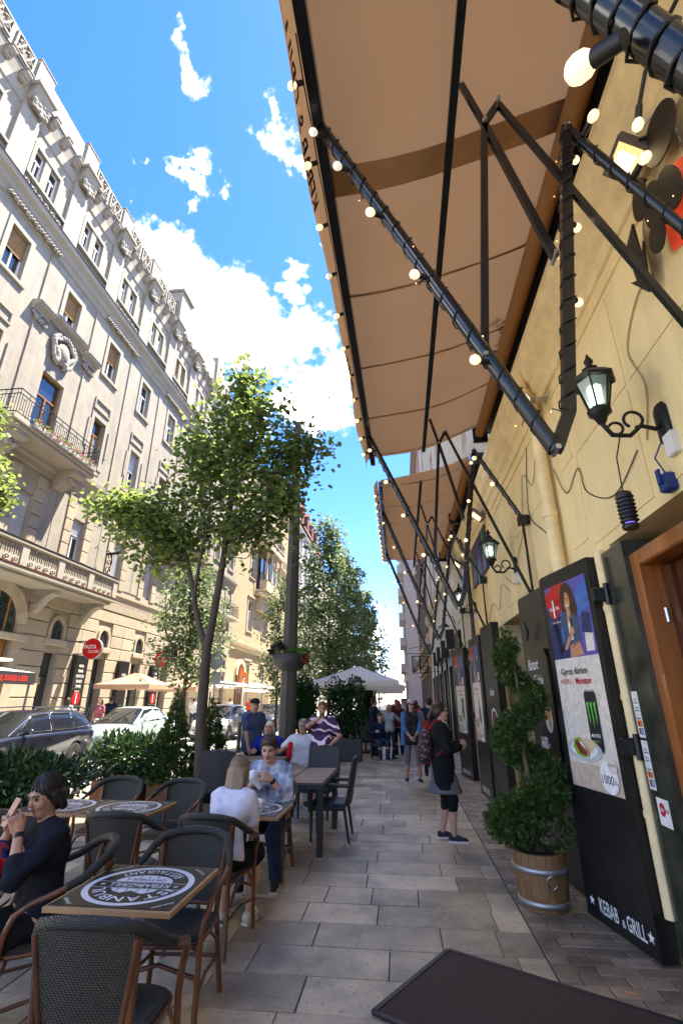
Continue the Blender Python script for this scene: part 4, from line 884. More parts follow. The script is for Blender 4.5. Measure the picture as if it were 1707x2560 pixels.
def awning(lab, Yn, Yf, outer, roll, frames, wave, txt):
    """folding awning: canvas, valance, front bar, roller, seams, support frames standing off the wall"""
    t = thing('awning', lab, 'awning', (roll[0], Yn, roll[1]), group='tan canvas awnings over the restaurant front')
    def O(y): k = (y - Yn) / (Yf - Yn); return Vector((outer[0][0] + (outer[1][0] - outer[0][0]) * k, y, outer[0][1] + (outer[1][1] - outer[0][1]) * k))
    def S(u, v, dz=0):
        y = Yn + (Yf - Yn) * u; o = O(y); i_ = Vector((roll[0], y, roll[1] + .06)); p = o.lerp(i_, v); p.z += dz + .09 - .10 * math.sin(math.pi * v) + .014 * math.sin(u * 40 + v * 3) * math.sin(math.pi * v) + .02 * math.sin(u * 9 + v * 5) * math.sin(math.pi * v); return p
    q = B(); q.grid(lambda u, v: S(u, v), 48, 10); q.build('canvas', M_canvas, t)
    for k in range(int((Yf - Yn) / 1.15) + 1):
        u0 = (k * 1.15 + .35) / (Yf - Yn)
        if u0 < .995: q = B(); q.grid(lambda a, v: S(u0 + a * .035 / (Yf - Yn), v, -.006), 1, 10); q.build('seam', M_seam, t)
    if Yn < 0: q = B(); q.grid(lambda a, v: S((3.68 + a * .24) / (Yf - Yn), v, -.007), 2, 10); q.build('patch_band', mat('doubled canvas band', (.34, .185, .09), .9, var=.1), t)
    def V(u, v, d=0):
        y = Yn + (Yf - Yn) * u; o = O(y); wv = wave * (.6 * math.sin(u * 17) + .4 * math.sin(u * 31 + 1)); drop = .25 + .015 * math.sin(u * 23)
        return Vector((o.x - .055 - .07 * math.sin(v * 2.2) - wv * v + d, y, o.z + .10 - drop * v - .0))
    q = B(); q.grid(lambda u, v: V(u, v), 90, 6); va = q.build('valance', M_canvas, t)
    if txt:
        q = B(); W_ = Yf - Yn
        for (s_, at) in txt: text_on(q, s_, lambda a, c: V(min(max(1 - (at + a) / W_, 0), 1), .8 - c * 3.6, .006), .13, bold=.02)
        q.build('valance_lettering', M_prt, va)
    q = B(); q.bar(O(Yn), O(Yf), .075, .11); q.build('front_bar', M_tube, t)
    q = B(); q.cyl((roll[0] - .02, Yn, roll[1]), (roll[0] - .02, Yf, roll[1]), .085, n=16); q.build('roller', M_canvas, t)
    q = B(); q.box(roll[0] + .03, WX - .002, Yn, Yf, roll[1] - .03, roll[1] + .22, bev=.01); q.box(roll[0] - .14, roll[0] + .1, Yf + .005, Yf + .05, roll[1] - .16, roll[1] + .16); q.box(roll[0] - .13, roll[0] + .1, Yn + 2.95, Yn + 3.1, roll[1] - .13, roll[1] + .13); q.build('back_beam', M_tube, t)
    q = B(); q.bar((.52, Yn, roll[1] - .33), (.52, Yf - .1, roll[1] - .33), .055, .05); q.build('centre_bar', M_tube, t)
    for n_, y in enumerate(frames):
        S_, P_, Pb, A_, J, K, C_, Bp, W_, D_ = [(x, y, z) for x, z in ((1.18, 5.06), (.80, 5.39), (.69, 5.20), (.58, 5.66), (.77, 2.78), (.86, 2.98), (.95, 3.99), (.5, 3.34), (1.72, 3.97), (1.72, 2.88))]
        hnd = O(y)
        q = B(); q.cyl(hnd, J, .038, n=12); arm = q.build('arm', M_tube, t)
        q = B(); q.bar(S_, K, .06, .05, up=(0, 1, 0)); q.bar(K, J, .06, .05, up=(0, 1, 0)); q.build('post', M_tube, t)
        for (a, c, w_) in ((Pb, Bp, .042), (Pb, C_, .042), (P_, D_, .036), (A_, Pb, .036), (Pb, P_, .04), (W_, D_, .03)):
            q = B(); q.bar(a, c, w_, w_ * .8, up=(0, 1, 0)); q.build('strut', M_tube, t)
        q = B(); q.cyl(S_, W_, .03, n=10); q.build('bracket_tube', M_tube, t)
        q = B(); q.box(1.66, 1.8, y - .05, y + .05, 3.88, 4.02, bev=.01); q.box(1.68, 1.8, y - .03, y + .03, 2.8, 2.92); q.build('wall_plate', M_tube, t)
        q = B()
        for p in (S_, J, C_, Bp, Pb, P_): q.cyl((p[0], y - .045, p[2]), (p[0], y + .045, p[2]), .014, n=8)
        q.build('bolt', M_steel, t)
    return t, O
a1, O1 = awning('near tan canvas awning with black folding frames, filling the upper right of the view', -1.2, 7.3, ((-.46, 5.42), (-.32, 5.40)), (1.5, 5.85), (2.13, 6.4), .03, [('KEBAB & GRILL', 5.2), ('ISTANBUL', 2.4)])
a2, O2 = awning('smaller looking tan awning farther along, behind the near one', 8.4, 14.8, ((-.24, 5.5), (-.29, 5.7)), (1.45, 5.85), (9.95, 13.6), .012, [('KEBAB & GRILL', 3.2)])
# round mark printed on the near canvas
q = B()
def can_fn(u, v):
    k = (v + .46) / 1.96; return (v, 5.1 - u, 5.42 + (.5) * k + .085 - .10 * math.sin(math.pi * k) - .012)
text_arc(q, 'ISTANBUL', can_fn, .12, 0, 1.05, .36, R(90), bold=.02); star(q, can_fn, 0, 1.05, .07); q.build('canvas_print', M_prt, a1)
j1 = lambda y: (.77, y, 2.78)
for i, (y, Of, lab) in enumerate([(2.13, O1, 'string of round bulbs wound round the nearest slanting awning arm'), (6.4, O1, 'string of round bulbs on the second awning arm from the camera'), (9.95, O2, 'string of round bulbs on the third awning arm from the camera'), (13.6, O2, 'string of round bulbs on the farthest awning arm')]):
    string_on(lab, [Of(y), Vector(j1(y))], .038, (.06, .2, .37, .57, .8) if i == 0 else (.1, .3, .5, .72), Vector((-.8, -.55, -.2)).normalized(), .85, group='light strings on the awning arms', off=(0, 1) if i == 0 else ())
    string_on('string lights wound up the post above ' + ('the nearest awning elbow', 'the second awning elbow', 'the third awning elbow', 'the farthest awning elbow')[i], [Vector((.86, y, 2.98)), Vector((1.18, y, 5.06))], .034, (.35, .62, .9), Vector((.55, .5, .1)).normalized() if i == 0 else Vector((-.3, -.7, -.3)).normalized(), .8, group='light strings on the awning posts')
    string_on('string lights wound along the bracket tube ' + ('nearest the camera', 'of the second awning frame', 'of the third awning frame', 'of the farthest awning frame')[i], [Vector((1.18, y, 5.06)), Vector((1.72, y, 3.97))], .03, (.12, .5), Vector((.3, -.8, .2)).normalized() if i == 0 else Vector((-.6, -.6, -.3)).normalized(), 1., group='light strings on the bracket tubes')
def edge_lights(Of, y0, y1, n, lab):
    t = thing('light_string', lab, 'string lights', tuple(Of(y0)), group='light strings along the awning edges'); w = B(); pts = []
    for i in range(n * 4 + 1): y = y0 + (y1 - y0) * i / (n * 4); o = Of(y); pts.append((o.x - .045, y, o.z - .05 - .035 * abs(math.sin(i * math.pi / 4))))
    w.tube(pts, .005, 5); w.build('wire', M_cable, t)
    for i in range(n): y = y0 + (y1 - y0) * (i + .5) / n; o = Of(y); bulb_at(t, (o.x - .05, y, o.z - .04), Vector((-.85, -.1, -.45)).normalized(), i not in (3,), .85)
edge_lights(O1, 1.6, 7.1, 11, 'row of glowing bulbs under the valance of the near awning'); edge_lights(O2, 8.6, 14.6, 13, 'row of glowing bulbs under the valance of the far awning')
# the wrapped tube and big bulb close above the camera
t = thing('light_tube', 'thick black tube wrapped with cable close above, carrying a big glowing bulb', 'string lights', (1.0, 1.0, 3.6))
pa, pb = Vector((0.550, 0.792, 3.581)), Vector((0.800, 0.817, 3.107)); q = B(); q.cyl(pa, pb, .05, n=16); tb = q.build('tube', M_tube, t)
w = B(); d = (pb - pa); L_ = d.length; d.normalize(); u = d.orthogonal().normalized(); v = d.cross(u); w.tube([pa + d * (L_ * i / 60) + (u * math.cos(i * .72) + v * math.sin(i * .72)) * (.055 + .006 * math.sin(i * 1.9)) for i in range(61)], .0055, 6); w.build('wire', M_cable, tb)
pm = Vector((0.620, 0.774, 3.221)); bulb_at(t, pm, (Vector((0.560, 0.847, 3.274)) - pm).normalized(), True, 1.25)
bt = thing('hanging_bulb', 'single lit bulb on a cable under the cornice, upper right', 'light bulb', tuple(Vector((1.400, 1.832, 4.683)))); bulb_at(bt, Vector((1.400, 1.807, 4.666)), (Vector((1.400, 1.870, 4.578)) - Vector((1.400, 1.807, 4.666))).normalized(), True, .95)
w = B(); w.tube([Vector((1.400, 1.807, 4.666)), Vector((1.420, 1.724, 4.788)), Vector((1.450, 1.556, 4.846)), Vector((1.450, 1.422, 4.809))], .011, 6); w.build('wire', M_cable, bt)
# ---- floodlights
M_flood = mat('lit LED panel', (1, .9, .6), .3, emit=(1, .80, .42), es=1.2)
def floodlight(lab, y, z, s=1.):
    t = thing('floodlight', lab, 'floodlight', (WX, y, z), group='floodlights under the cornice'); q = B(); a = R(48)
    def fn(u, v, w): return (WX - .2 - v * math.sin(a) * s - w * math.cos(a) * s, y + u * s, z + v * math.cos(a) * s - w * math.sin(a) * s)
    q.prism([(-.13, -.11), (.13, -.11), (.13, .11), (-.13, .11)], (-.05, .0), fn=fn); h = q.build('housing', mat('grey-brown housing', (.11, .09, .075), .5), t)
    q = B(); q.prism([(-.1, -.085), (.1, -.085), (.1, .085), (-.1, .085)], (.0, .004), fn=fn); q.build('reflector', mat('warm reflector', (.7, .5, .2), .4, emit=(1, .62, .22), es=.12), h)
    q = B(); q.prism([(-.055, -.06), (.055, -.06), (.055, .06), (-.055, .06)], (.005, .007), fn=fn); q.build('led_panel', M_flood, h)
    q = B(); q.tube([(WX, y - .15, z), (WX - .12, y - .15, z), (WX - .17, y - .13, z)], .012, 6); q.tube([(WX, y + .15, z), (WX - .12, y + .15, z), (WX - .17, y + .13, z)], .012, 6); q.build('bracket', M_cable, t)
    q = B(); q.tube([(WX - .15, y - .1, z + .1), (WX - .08, y - .2, z + .13), (WX - .03, y - .24, z + .02), (WX - .01, y - .22, z - .2)], .008, 6); q.build('cable', mat('pale cable', (.5, .48, .42), .6), t)
floodlight('lit square floodlight nearest the camera above the black cut-out sign', 2.36, 5.02); floodlight('lit floodlight above the painted skyline sign', 9.3, 5.1, 1.2); floodlight('farthest lit floodlight under the cornice', 13.0, 5.1, 1.2)
q = B(); q.cyl((1.6, 5.0, 4.92), (1.5, 4.9, 4.85), .09, .1, 12); q.box(1.6, 1.82, 4.98, 5.04, 4.9, 4.96); tag(q.build('spotlight', M_steel), 'small silver spotlight beside the rain pipe, under the cornice', 'spotlight')
# ================================================================ things on the yellow wall
M_lglass = mat('frosted lantern glass', (.55, .72, .62), .25, trans=.5, alpha=.75)
M_cfl = mat('lit lantern tube', (1, 1, .9), .3, emit=(.9, 1.0, .85), es=.5)
def lantern(lab, loc, s=1., lit=True):
    """six-sided wall lantern on a scrolled arm; loc = centre of the glass"""
    x, y, z = loc; t = thing('wall_lantern', lab, 'lantern', (WX, y, z - .2), group='black wall lanterns on the yellow wall')
    def P(v): return (x + (v[0]) * s, y + v[1] * s, z + v[2] * s)
    q = B(); top = .13; n = 6
    def ring(r, zz): return [(x + r * s * math.cos(math.pi / 3 * i), y + r * s * math.sin(math.pi / 3 * i), z + zz * s) for i in range(n)]
    a, c = ring(.065, -.13), ring(.12, .10)
    for i in range(n): q.bar(a[i], c[i], .012 * s, .012 * s)
    for R_ in (ring(.065, -.13), ring(.12, .10)): q.tube(R_, .011 * s, 5, closed=True)
    q.lathe([(.15 * s, .09 * s), (.155 * s, .11 * s), (.10 * s, .16 * s), (.06 * s, .175 * s), (.055 * s, .21 * s), (.03 * s, .225 * s), (.02 * s, .25 * s), (.035 * s, .27 * s), (.018 * s, .3 * s), (.003, .34 * s)], (x, y, z), 6, smooth=False)
    q.lathe([(.005, -.25 * s), (.03 * s, -.23 * s), (.05 * s, -.18 * s), (.085 * s, -.15 * s), (.075 * s, -.125 * s)], (x, y, z), 6); q.build('frame', M_iron, t)
    g_ = B(); a, c = ring(.062, -.125), ring(.115, .095); g_.add(a + c, [(i, (i + 1) % n, n + (i + 1) % n, n + i) for i in range(n)]); g_.build('glass', M_lglass, t)
    g_ = B(); g_.lathe([(.005, -.08 * s), (.032 * s, -.07 * s), (.034 * s, .05 * s), (.005, .07 * s)], (x, y, z), 8); g_.build('lamp', M_cfl if lit else M_lglass, t)
    q = B(); q.tube([(x, y, z - .24 * s), (x + .05 * s, y, z - .33 * s), (x + .16 * s, y, z - .34 * s), (x + .24 * s, y, z - .27 * s), (x + .33 * s, y, z - .30 * s), (WX - .03, y, z - .26 * s)], .016 * s, 7)
    q.tube([(x + .2 * s + .06 * s * math.cos(k), y, z - .22 * s + .06 * s * math.sin(k)) for k in np.linspace(-1.5, 4.2, 14)], .011 * s, 5); q.tube([(x + .08 * s + .045 * s * math.cos(k), y, z - .28 * s + .045 * s * math.sin(k)) for k in np.linspace(3.5, 9, 14)], .010 * s, 5); q.build('arm', M_iron, t)
    q = B(); q.lathe([(.06 * s, -.13 * s), (.075 * s, -.1 * s), (.075 * s, .1 * s), (.05 * s, .14 * s)], (0, 0, 0), 10, sx=.35); o = q.build('wall_rose', M_iron, t); o.location = (WX - .02, y, z - .26 * s)
    q = B(); q.box(WX - .05, WX, y - .1 * s, y + .0 * s, z - .52 * s, z - .36 * s, bev=.008); q.build('socket_box', mat('white plastic', (.7, .7, .68), .4), t)
    return t
lantern('nearest black wall lantern with a lit tube, by the insect killer', (1.42, 3.02, 3.66), 1.0)
lantern('second black wall lantern, in front of the painted skyline sign', (1.45, 7.45, 3.85), 1.05)
lantern('farthest black wall lantern, between the awning struts', (1.45, 11.7, 3.95), 1.05)
# insect killer on its cord
t = thing('insect_killer', 'black ribbed insect killer with violet tube hanging from the lantern', 'insect killer', (1.5, 3.12, 2.70)); q = B(); q.lathe([(.045, -.13), (.05, -.12), (.05, -.1), (.035, -.095)], (1.5, 3.12, 2.83), 14); q.lathe([(.04, .09), (.05, .1), (.045, .12), (.02, .135)], (1.5, 3.12, 2.83), 14); q.build('cap', M_black, t)
for k in range(7): q = B(); q.lathe([(.044, -.012), (.058, 0), (.044, .012)], (1.5, 3.12, 2.755 + k * .027), 14); q.build('rib', M_black, t)
q = B(); q.cyl((1.5, 3.12, 2.73), (1.5, 3.12, 2.93), .03, n=8); q.build('violet_tube', mat('violet tube', (.15, .1, .5), .3, emit=(.25, .15, 1.), es=.15), t)
q = B(); q.tube([(1.5, 3.12, 2.96), (1.5, 3.1, 3.2), (1.52, 3.02, 3.34)], .005, 5); q.build('cord', M_cable, t)
q = B(); q.box(WX - .075, WX - .002, 3.06, 3.15, 2.94, 3.07, bev=.015); q.box(WX - .09, WX - .075, 3.09, 3.13, 3.0, 3.1); q.tube([(WX - .04, 3.1, 3.07), (WX - .06, 3.14, 3.2), (WX - .03, 3.05, 3.3)], .006, 5); tag(q.build('plug', mat('blue plastic plug', (.01, .035, .16), .4)), 'blue plug in the wall below the nearest lantern', 'plug')
def cable(lab, pts, r=.006, m=None):
    P = [Vector(p) for p in pts]; out = []
    for i in range(len(P) - 1):
        for k in range(6):
            f = k / 6; a = P[max(i - 1, 0)]; b_ = P[i]; c = P[i + 1]; d = P[min(i + 2, len(P) - 1)]
            out.append(.5 * ((2 * b_) + (c - a) * f + (2 * a - 5 * b_ + 4 * c - d) * f * f + (3 * b_ - a - 3 * c + d) * f ** 3))
    out.append(P[-1]); q = B(); q.tube(out, r, 5); return tag(q.build('cable', m or mat('painted cable', (.42, .33, .18), .7)), lab, 'cable')
w = lambda y, z, d=.02: (WX - d, y, z)
cable('yellowish cable looping from the nearest lantern up to the cut-out sign', [w(3.25, 3.4), w(3.1, 3.75), w(3.2, 4.15), w(2.9, 4.4), w(2.7, 4.35), w(2.66, 4.7), w(2.55, 4.9)])
cable('thin dark cable drooping between the nearest lantern and the rain pipe', [w(3.4, 3.4), w(3.9, 3.25), w(4.4, 3.5), w(4.5, 3.8), w(4.9, 3.7), w(5.15, 4.1)], .005, M_cable)
cable('looping painted cable around the second lantern', [w(5.6, 4.7), w(6.0, 4.3), w(6.4, 4.6), w(6.8, 3.9), w(7.2, 3.7), w(7.6, 3.35), w(8.2, 3.6)])
cable('cable running down the wall beside the second awning bracket', [w(6.0, 4.85), w(6.25, 4.4), w(6.3, 3.95), w(5.7, 3.5), w(5.55, 3.2)], .006, M_cable)
cable('cable hanging in a loop past the painted skyline sign', [w(8.0, 3.3), w(8.6, 3.55), w(9.0, 3.2), w(9.6, 3.4), w(10.2, 3.1)])
# cut-out sign of dark discs with a red glow behind
t = thing('cutout_wall_sign', 'black cut-out wall sign of discs and a pointed shape, lit red from behind', 'sign', (WX - .1, 2.4, 4.2)); fs = lambda d: (lambda u, v: (WX - d, 2.72 - u * .85, 4.6 + v * .85))
def slab_shape(pts, d0, d1, nm, m, par): q = B(); q.prism(pts, (d0, d1), fn=lambda u, v, w_: (WX - w_, 2.72 - u * .85, 4.6 + v * .85)); return q.build(nm, m, par)
ell = lambda cx, cy, rx, ry, rot=0, n=20: [(cx + rx * math.cos(k) * math.cos(rot) - ry * math.sin(k) * math.sin(rot), cy + rx * math.cos(k) * math.sin(rot) + ry * math.sin(k) * math.cos(rot)) for k in np.linspace(0, 2 * math.pi, n + 1)[:-1]]
M_cut = mat('dark brown sign sheet', (.022, .018, .014), .5)
slab_shape([(-.02, .06), (.14, .16), (.13, -.2), (.2, -.1), (.1, -.52), (-.08, -.24), (0, -.3)], .1, .115, 'pointed_shape', M_cut, t)
for e in ((.3, .22, .1, .17, -.3), (.42, 0, .12, .19, -.1), (.36, -.25, .1, .13, 0), (.62, -.1, .12, .2, .2), (.7, .35, .2, .2, 0)): slab_shape(ell(*e), .1 + e[0] * .02, .112 + e[0] * .02, 'disc', M_cut, t)
slab_shape([(.32, .1), (.5, .25), (.7, .1), (.66, -.3), (.45, -.42), (.32, -.36)], .02, .03, 'red_back', mat('red acrylic', (.6, .05, .02), .4, emit=(1, .09, .03), es=.035), t)
# painted skyline sign between the lanterns
t = thing('painted_wall_sign', 'painted board sign with blue, green and red streaks above the menu boards', 'sign', (WX - .05, 10.4, 4.6))
slab = B(); slab.box(WX - .05, WX - .01, 9.5, 11.5, 4.1, 5.0); slab.build('board', mat('dark blue board', (.03, .04, .09), .5, c2=(.02, .02, .025), vs=3), t)
r5 = random.Random(8)
for i in range(16):
    y = 9.6 + i * .115; h = r5.uniform(.25, .8); c = [(.05, .1, .5), (.04, .35, .08), (.55, .06, .02), (.01, .01, .012), (.02, .05, .3), (.1, .25, .6)][i % 6]
    q = B(); q.prism([(y, 4.12), (y + .09, 4.12), (y + .07, 4.12 + h), (y + .03, 4.16 + h)], (WX - .06, WX - .051), fn=lambda u, v, w_: (w_, u, v)); q.build('streak', mat('sign paint %d' % (i % 6), c, .5), t)
# ---------------------------------------------------------------- menu boards and posters
PAL = [mat('print %s' % n, c, .42, var=.16, vs=16) for n, c in (('cream', (.66, .61, .53)), ('dark', (.02, .02, .022)), ('red', (.45, .01, .012)), ('white', (.8, .8, .79)), ('violet', (.10, .08, .33)), ('blue', (.05, .14, .42)), ('skin', (.50, .24, .13)), ('hair', (.045, .02, .012)), ('denim', (.035, .075, .13)), ('green', (.12, .5, .06)), ('plate', (.48, .50, .52)), ('wrap', (.62, .47, .30)), ('lettuce', (.18, .38, .04)), ('meat', (.20, .025, .015)), ('orange', (.6, .22, .03)), ('grey', (.35, .34, .33)), ('tan', (.52, .42, .33)), ('pale blue', (.3, .45, .7)), ('navy', (.02, .03, .1)))]
PI_ = {n: i for i, n in enumerate(('cream', 'dark', 'red', 'white', 'violet', 'blue', 'skin', 'hair', 'denim', 'green', 'plate', 'wrap', 'lettuce', 'meat', 'orange', 'grey', 'tan', 'pale', 'navy'))}
class Sheet:
    """flat print in layers; (u,v) from the lower left corner of a panel whose left foot is at A, right foot at C"""
    def __init__(s, A, C, lift): s.A = Vector(A); d = Vector(C) - s.A; s.w = d.length; s.d = d.normalized(); s.n = Vector((0, 0, 1)).cross(s.d); s.n = -s.n if s.n.x > 0 else s.n; s.l = lift; s.k = 0; s.b = B()
    def fn(s, u, v): p = s.A + s.d * u + s.n * (s.l + s.k * .0009); return (p.x, p.y, p.z + v)
    def lay(s): s.k += 1; return s.fn
def drink_poster(sh, u0, u1, v0, v1, vs, can=True, detail=True):
    """upper photograph of a woman holding a bottle, lower food offer"""
    b_ = sh.b; f = sh.lay(); W = u1 - u0; X = lambda a: u0 + a * W; Hh = v1 - vs; Z = lambda c: vs + c * Hh; L0 = vs - v0; Q = lambda c: v0 + c * L0
    rect(b_, f, u0, u1, v0, vs, PI_['cream']); rect(b_, f, u0, u1, vs, v1, PI_['violet']); f = sh.lay()
    rect(b_, f, u0, u1, v0, Q(.18), PI_['tan'])
    def pl(pts, c): poly(b_, f, [(X(a), Z(d)) for a, d in pts], PI_[c])
    pl([(0, 0), (.4, 0), (.45, .5), (0, .7)], 'navy'); pl([(0, .72), (.4, .62), (.5, 1), (.2, 1), (0, .9)], 'red'); pl([(.7, .5), (1, .6), (1, .95), (.75, .85)], 'blue'); pl([(.75, .3), (.95, .25), (.97, .5), (.8, .55)], 'navy'); pl([(.78, .05), (.95, .05), (.97, .26), (.8, .28)], 'cream'); pl([(.08, .5), (.2, .52), (.3, .1), (.2, .05)], 'meat'); pl([(.82, .62), (.98, .66), (.98, .7), (.84, .67)], 'white'); pl([(.3, .9), (.42, .98), (.4, .85)], 'orange')
    f = sh.lay(); pl([(.38, .55), (.36, .8), (.45, .97), (.58, .98), (.68, .85), (.74, .6), (.68, .45), (.55, .5)], 'hair')
    f = sh.lay(); pl([(.25, .18), (.3, .5), (.42, .6), (.62, .58), (.72, .45), (.7, .2), (.5, .12)], 'denim'); pl([(.42, .0), (.44, .16), (.66, .2), (.72, .02)], 'skin')
    f = sh.lay(); poly(b_, f, [(X(.52) + .052 * math.cos(k) * W / .72, Z(.73) + .085 * math.sin(k) * W / .72) for k in np.linspace(0, 6.28, 19)[:-1]], PI_['skin']); pl([(.47, .45), (.49, .62), (.57, .62), (.56, .45)], 'skin'); pl([(.3, .12), (.36, .1), (.56, .3), (.52, .36)], 'skin'); pl([(.46, .22), (.48, .5), (.54, .5), (.55, .22)], 'cream'); pl([(.3, .2), (.35, .22), (.33, .42), (.29, .4)], 'blue')
    f = sh.lay(); pl([(.5, .28), (.6, .3), (.58, .4), (.5, .38)], 'skin'); pl([(.53, .38), (.58, .38), (.57, .47), (.55, .54), (.535, .54)], 'hair'); pl([(.46, .85), (.5, .83), (.46, .68), (.44, .66)], 'hair'); pl([(.5, .672), (.55, .69), (.54, .655)], 'white'); pl([(.5, .765), (.535, .77), (.535, .757), (.5, .752)], 'hair'); pl([(.555, .77), (.585, .765), (.585, .752), (.555, .757)], 'hair')
    rr = .13 * W; disc(b_, f, X(.2), Z(.68), rr, PI_['red'], ry=rr * 1.05); f = sh.lay(); pl([(.17, .56), (.2, .56), (.2, .8), (.17, .8)], 'white'); pl([(.22, .57), (.245, .57), (.25, .8), (.225, .8)], 'dark'); f = sh.lay()
    text_on(b_, 'Coca-Cola', f, .036 * W / .72, X(.2), Z(.66), bold=.01, squeeze=.8, shear=.25, mi=PI_['white']); text_on(b_, 'TASTE THE FEELING', f, .013 * W / .72, X(.2), Z(.48), mi=PI_['white'], bold=.01)
    # offer
    text_on(b_, 'Gyros dürüm', f, .062 * W / .72, X(.13), Q(.865), 'l', PI_['dark'], bold=.008, squeeze=.92); text_on(b_, '+0,335 L', f, .044 * W / .72, X(.08), Q(.79), 'l', PI_['red'], bold=.008, squeeze=.9); text_on(b_, 'Monster' if can else 'Cola', f, .058 * W / .72, X(.44), Q(.785), 'l', PI_['red'], bold=.016, squeeze=.9)
    # drink
    c0, c1 = .56, .80
    def ql(pts, c): poly(b_, f, [(X(a), Q(d)) for a, d in pts], PI_[c])
    if can:
        ql([(c0, .31), (c0 + .02, .285), (c1 - .02, .285), (c1, .31), (c1, .70), (c1 - .02, .725), (c0 + .02, .725), (c0, .70)], 'dark'); ql([(c0 + .02, .726), (c1 - .02, .726), (c1 - .03, .738), (c0 + .03, .738)], 'grey'); f = sh.lay(); ql([(c0 + .015, .275), (c1 - .015, .275), (c1 - .015, .285), (c0 + .015, .285)], 'grey')
        for k, (a, lo) in enumerate(((.605, .47), (.675, .44), (.745, .48))): ql([(a - .025, .635), (a + .03, .65), (a + .015, .6), (a + .018, .53), (a + .004, lo), (a - .004, .52), (a - .012, .6)], 'green')
        text_on(b_, 'MONSTER', f, .028 * W / .72, X(.68), Q(.385), bold=.012, squeeze=.72, mi=PI_['white']); text_on(b_, 'ENERGY', f, .016 * W / .72, X(.68), Q(.35), bold=.005, mi=PI_['green'])
    else: ql([(c0 + .04, .3), (c1 - .04, .3), (c1 - .04, .52), (c1 - .09, .62), (c1 - .09, .72), (c0 + .09, .72), (c0 + .09, .62), (c0 + .04, .52)], 'hair'); f = sh.lay(); ql([(c0 + .04, .44), (c1 - .04, .44), (c1 - .04, .5), (c0 + .04, .5)], 'red')
    # plate with wrap
    disc(b_, f, X(.38), Q(.285), .36 * W, PI_['plate'], ry=.13 * W); f = sh.lay(); disc(b_, f, X(.38), Q(.29), .28 * W, PI_['white'], ry=.095 * W); f = sh.lay()
    ql([(.15, .30), (.2, .36), (.32, .375), (.46, .33), (.5, .24), (.36, .225), (.22, .24)], 'lettuce'); ql([(.36, .37), (.62, .36), (.66, .33), (.44, .225), (.4, .28)], 'wrap'); f = sh.lay(); ql([(.19, .33), (.27, .355), (.44, .27), (.42, .24), (.3, .25)], 'meat'); ql([(.3, .34), (.36, .34), (.42, .27), (.38, .27)], 'white'); ql([(.17, .3), (.2, .29), (.3, .24), (.24, .235)], 'lettuce')
    # price bubbles
    disc(b_, f, X(.80), Q(.115), .165 * W, PI_['white']); f = sh.lay(); disc(b_, f, X(.89), Q(.2), .085 * W, PI_['cream']); f = sh.lay(); text_on(b_, '1000', f, .07 * W / .72, X(.77), Q(.07), bold=.004, squeeze=.9, mi=PI_['dark']); text_on(b_, 'Ft', f, .036 * W / .72, X(.925), Q(.07), mi=PI_['dark'], bold=.004); text_on(b_, '100 Ft', f, .028 * W / .72, X(.89), Q(.192), mi=PI_['dark'])
def board(lab, A, C, H, thick, name='menu_board'):
    """tall black door-leaf board standing off the wall; A far foot, C near foot"""
    t = thing(name, lab, 'sign', ((A[0] + C[0]) / 2, (A[1] + C[1]) / 2, 0), group='tall black menu boards along the wall'); sh = Sheet((*A, 0), (*C, 0), 0); w = sh.w; n = sh.n; q = B()
    P = lambda u, v, k: tuple(sh.A + sh.d * u - n * k + Vector((0, 0, v)))
    pts = [(0, .02), (w, .02), (w, H), (.05, H), (.015, H - .015), (0, H - .05)]
    q.prism(pts, (0, thick), fn=lambda u, v, k: P(u, v, k)); q.build('panel', M_black, t)
    for z in (H - .35, 1.35):
        q = B(); q.box(C[0] - .02, C[0] + .16, C[1] - .09, C[1] - .02, z - .06, z + .06, bev=.01); q.cyl((C[0] + .08, C[1] - .1, z - .09), (C[0] + .08, C[1] - .1, z + .09), .02); q.build('hinge', M_black, t)
    return t, sh
t, sh = board('black menu board with the drink-can poster, nearest the door', (1.47, 5.2), (1.66, 4.36), 2.86, .13)
sh.l = .002; drink_poster(sh, .09, .80, .98, 2.73, 2.04); po = sh.b.build('poster', PAL, t, fix=False)
sh2 = Sheet((1.47, 5.2, 0), (1.66, 4.36, 0), .003); f = sh2.fn; text_on(sh2.b, 'KEBAB', f, .10, .32, .09, bold=.014, squeeze=.6, mi=3); text_on(sh2.b, '&', f, .05, .50, .09, bold=.01, mi=3); text_on(sh2.b, 'GRILL', f, .10, .645, .09, bold=.014, squeeze=.6, mi=3); star(sh2.b, f, .1, .14, .04, 3); star(sh2.b, f, .80, .14, .04, 3); sh2.b.build('lettering', PAL, t, fix=False)
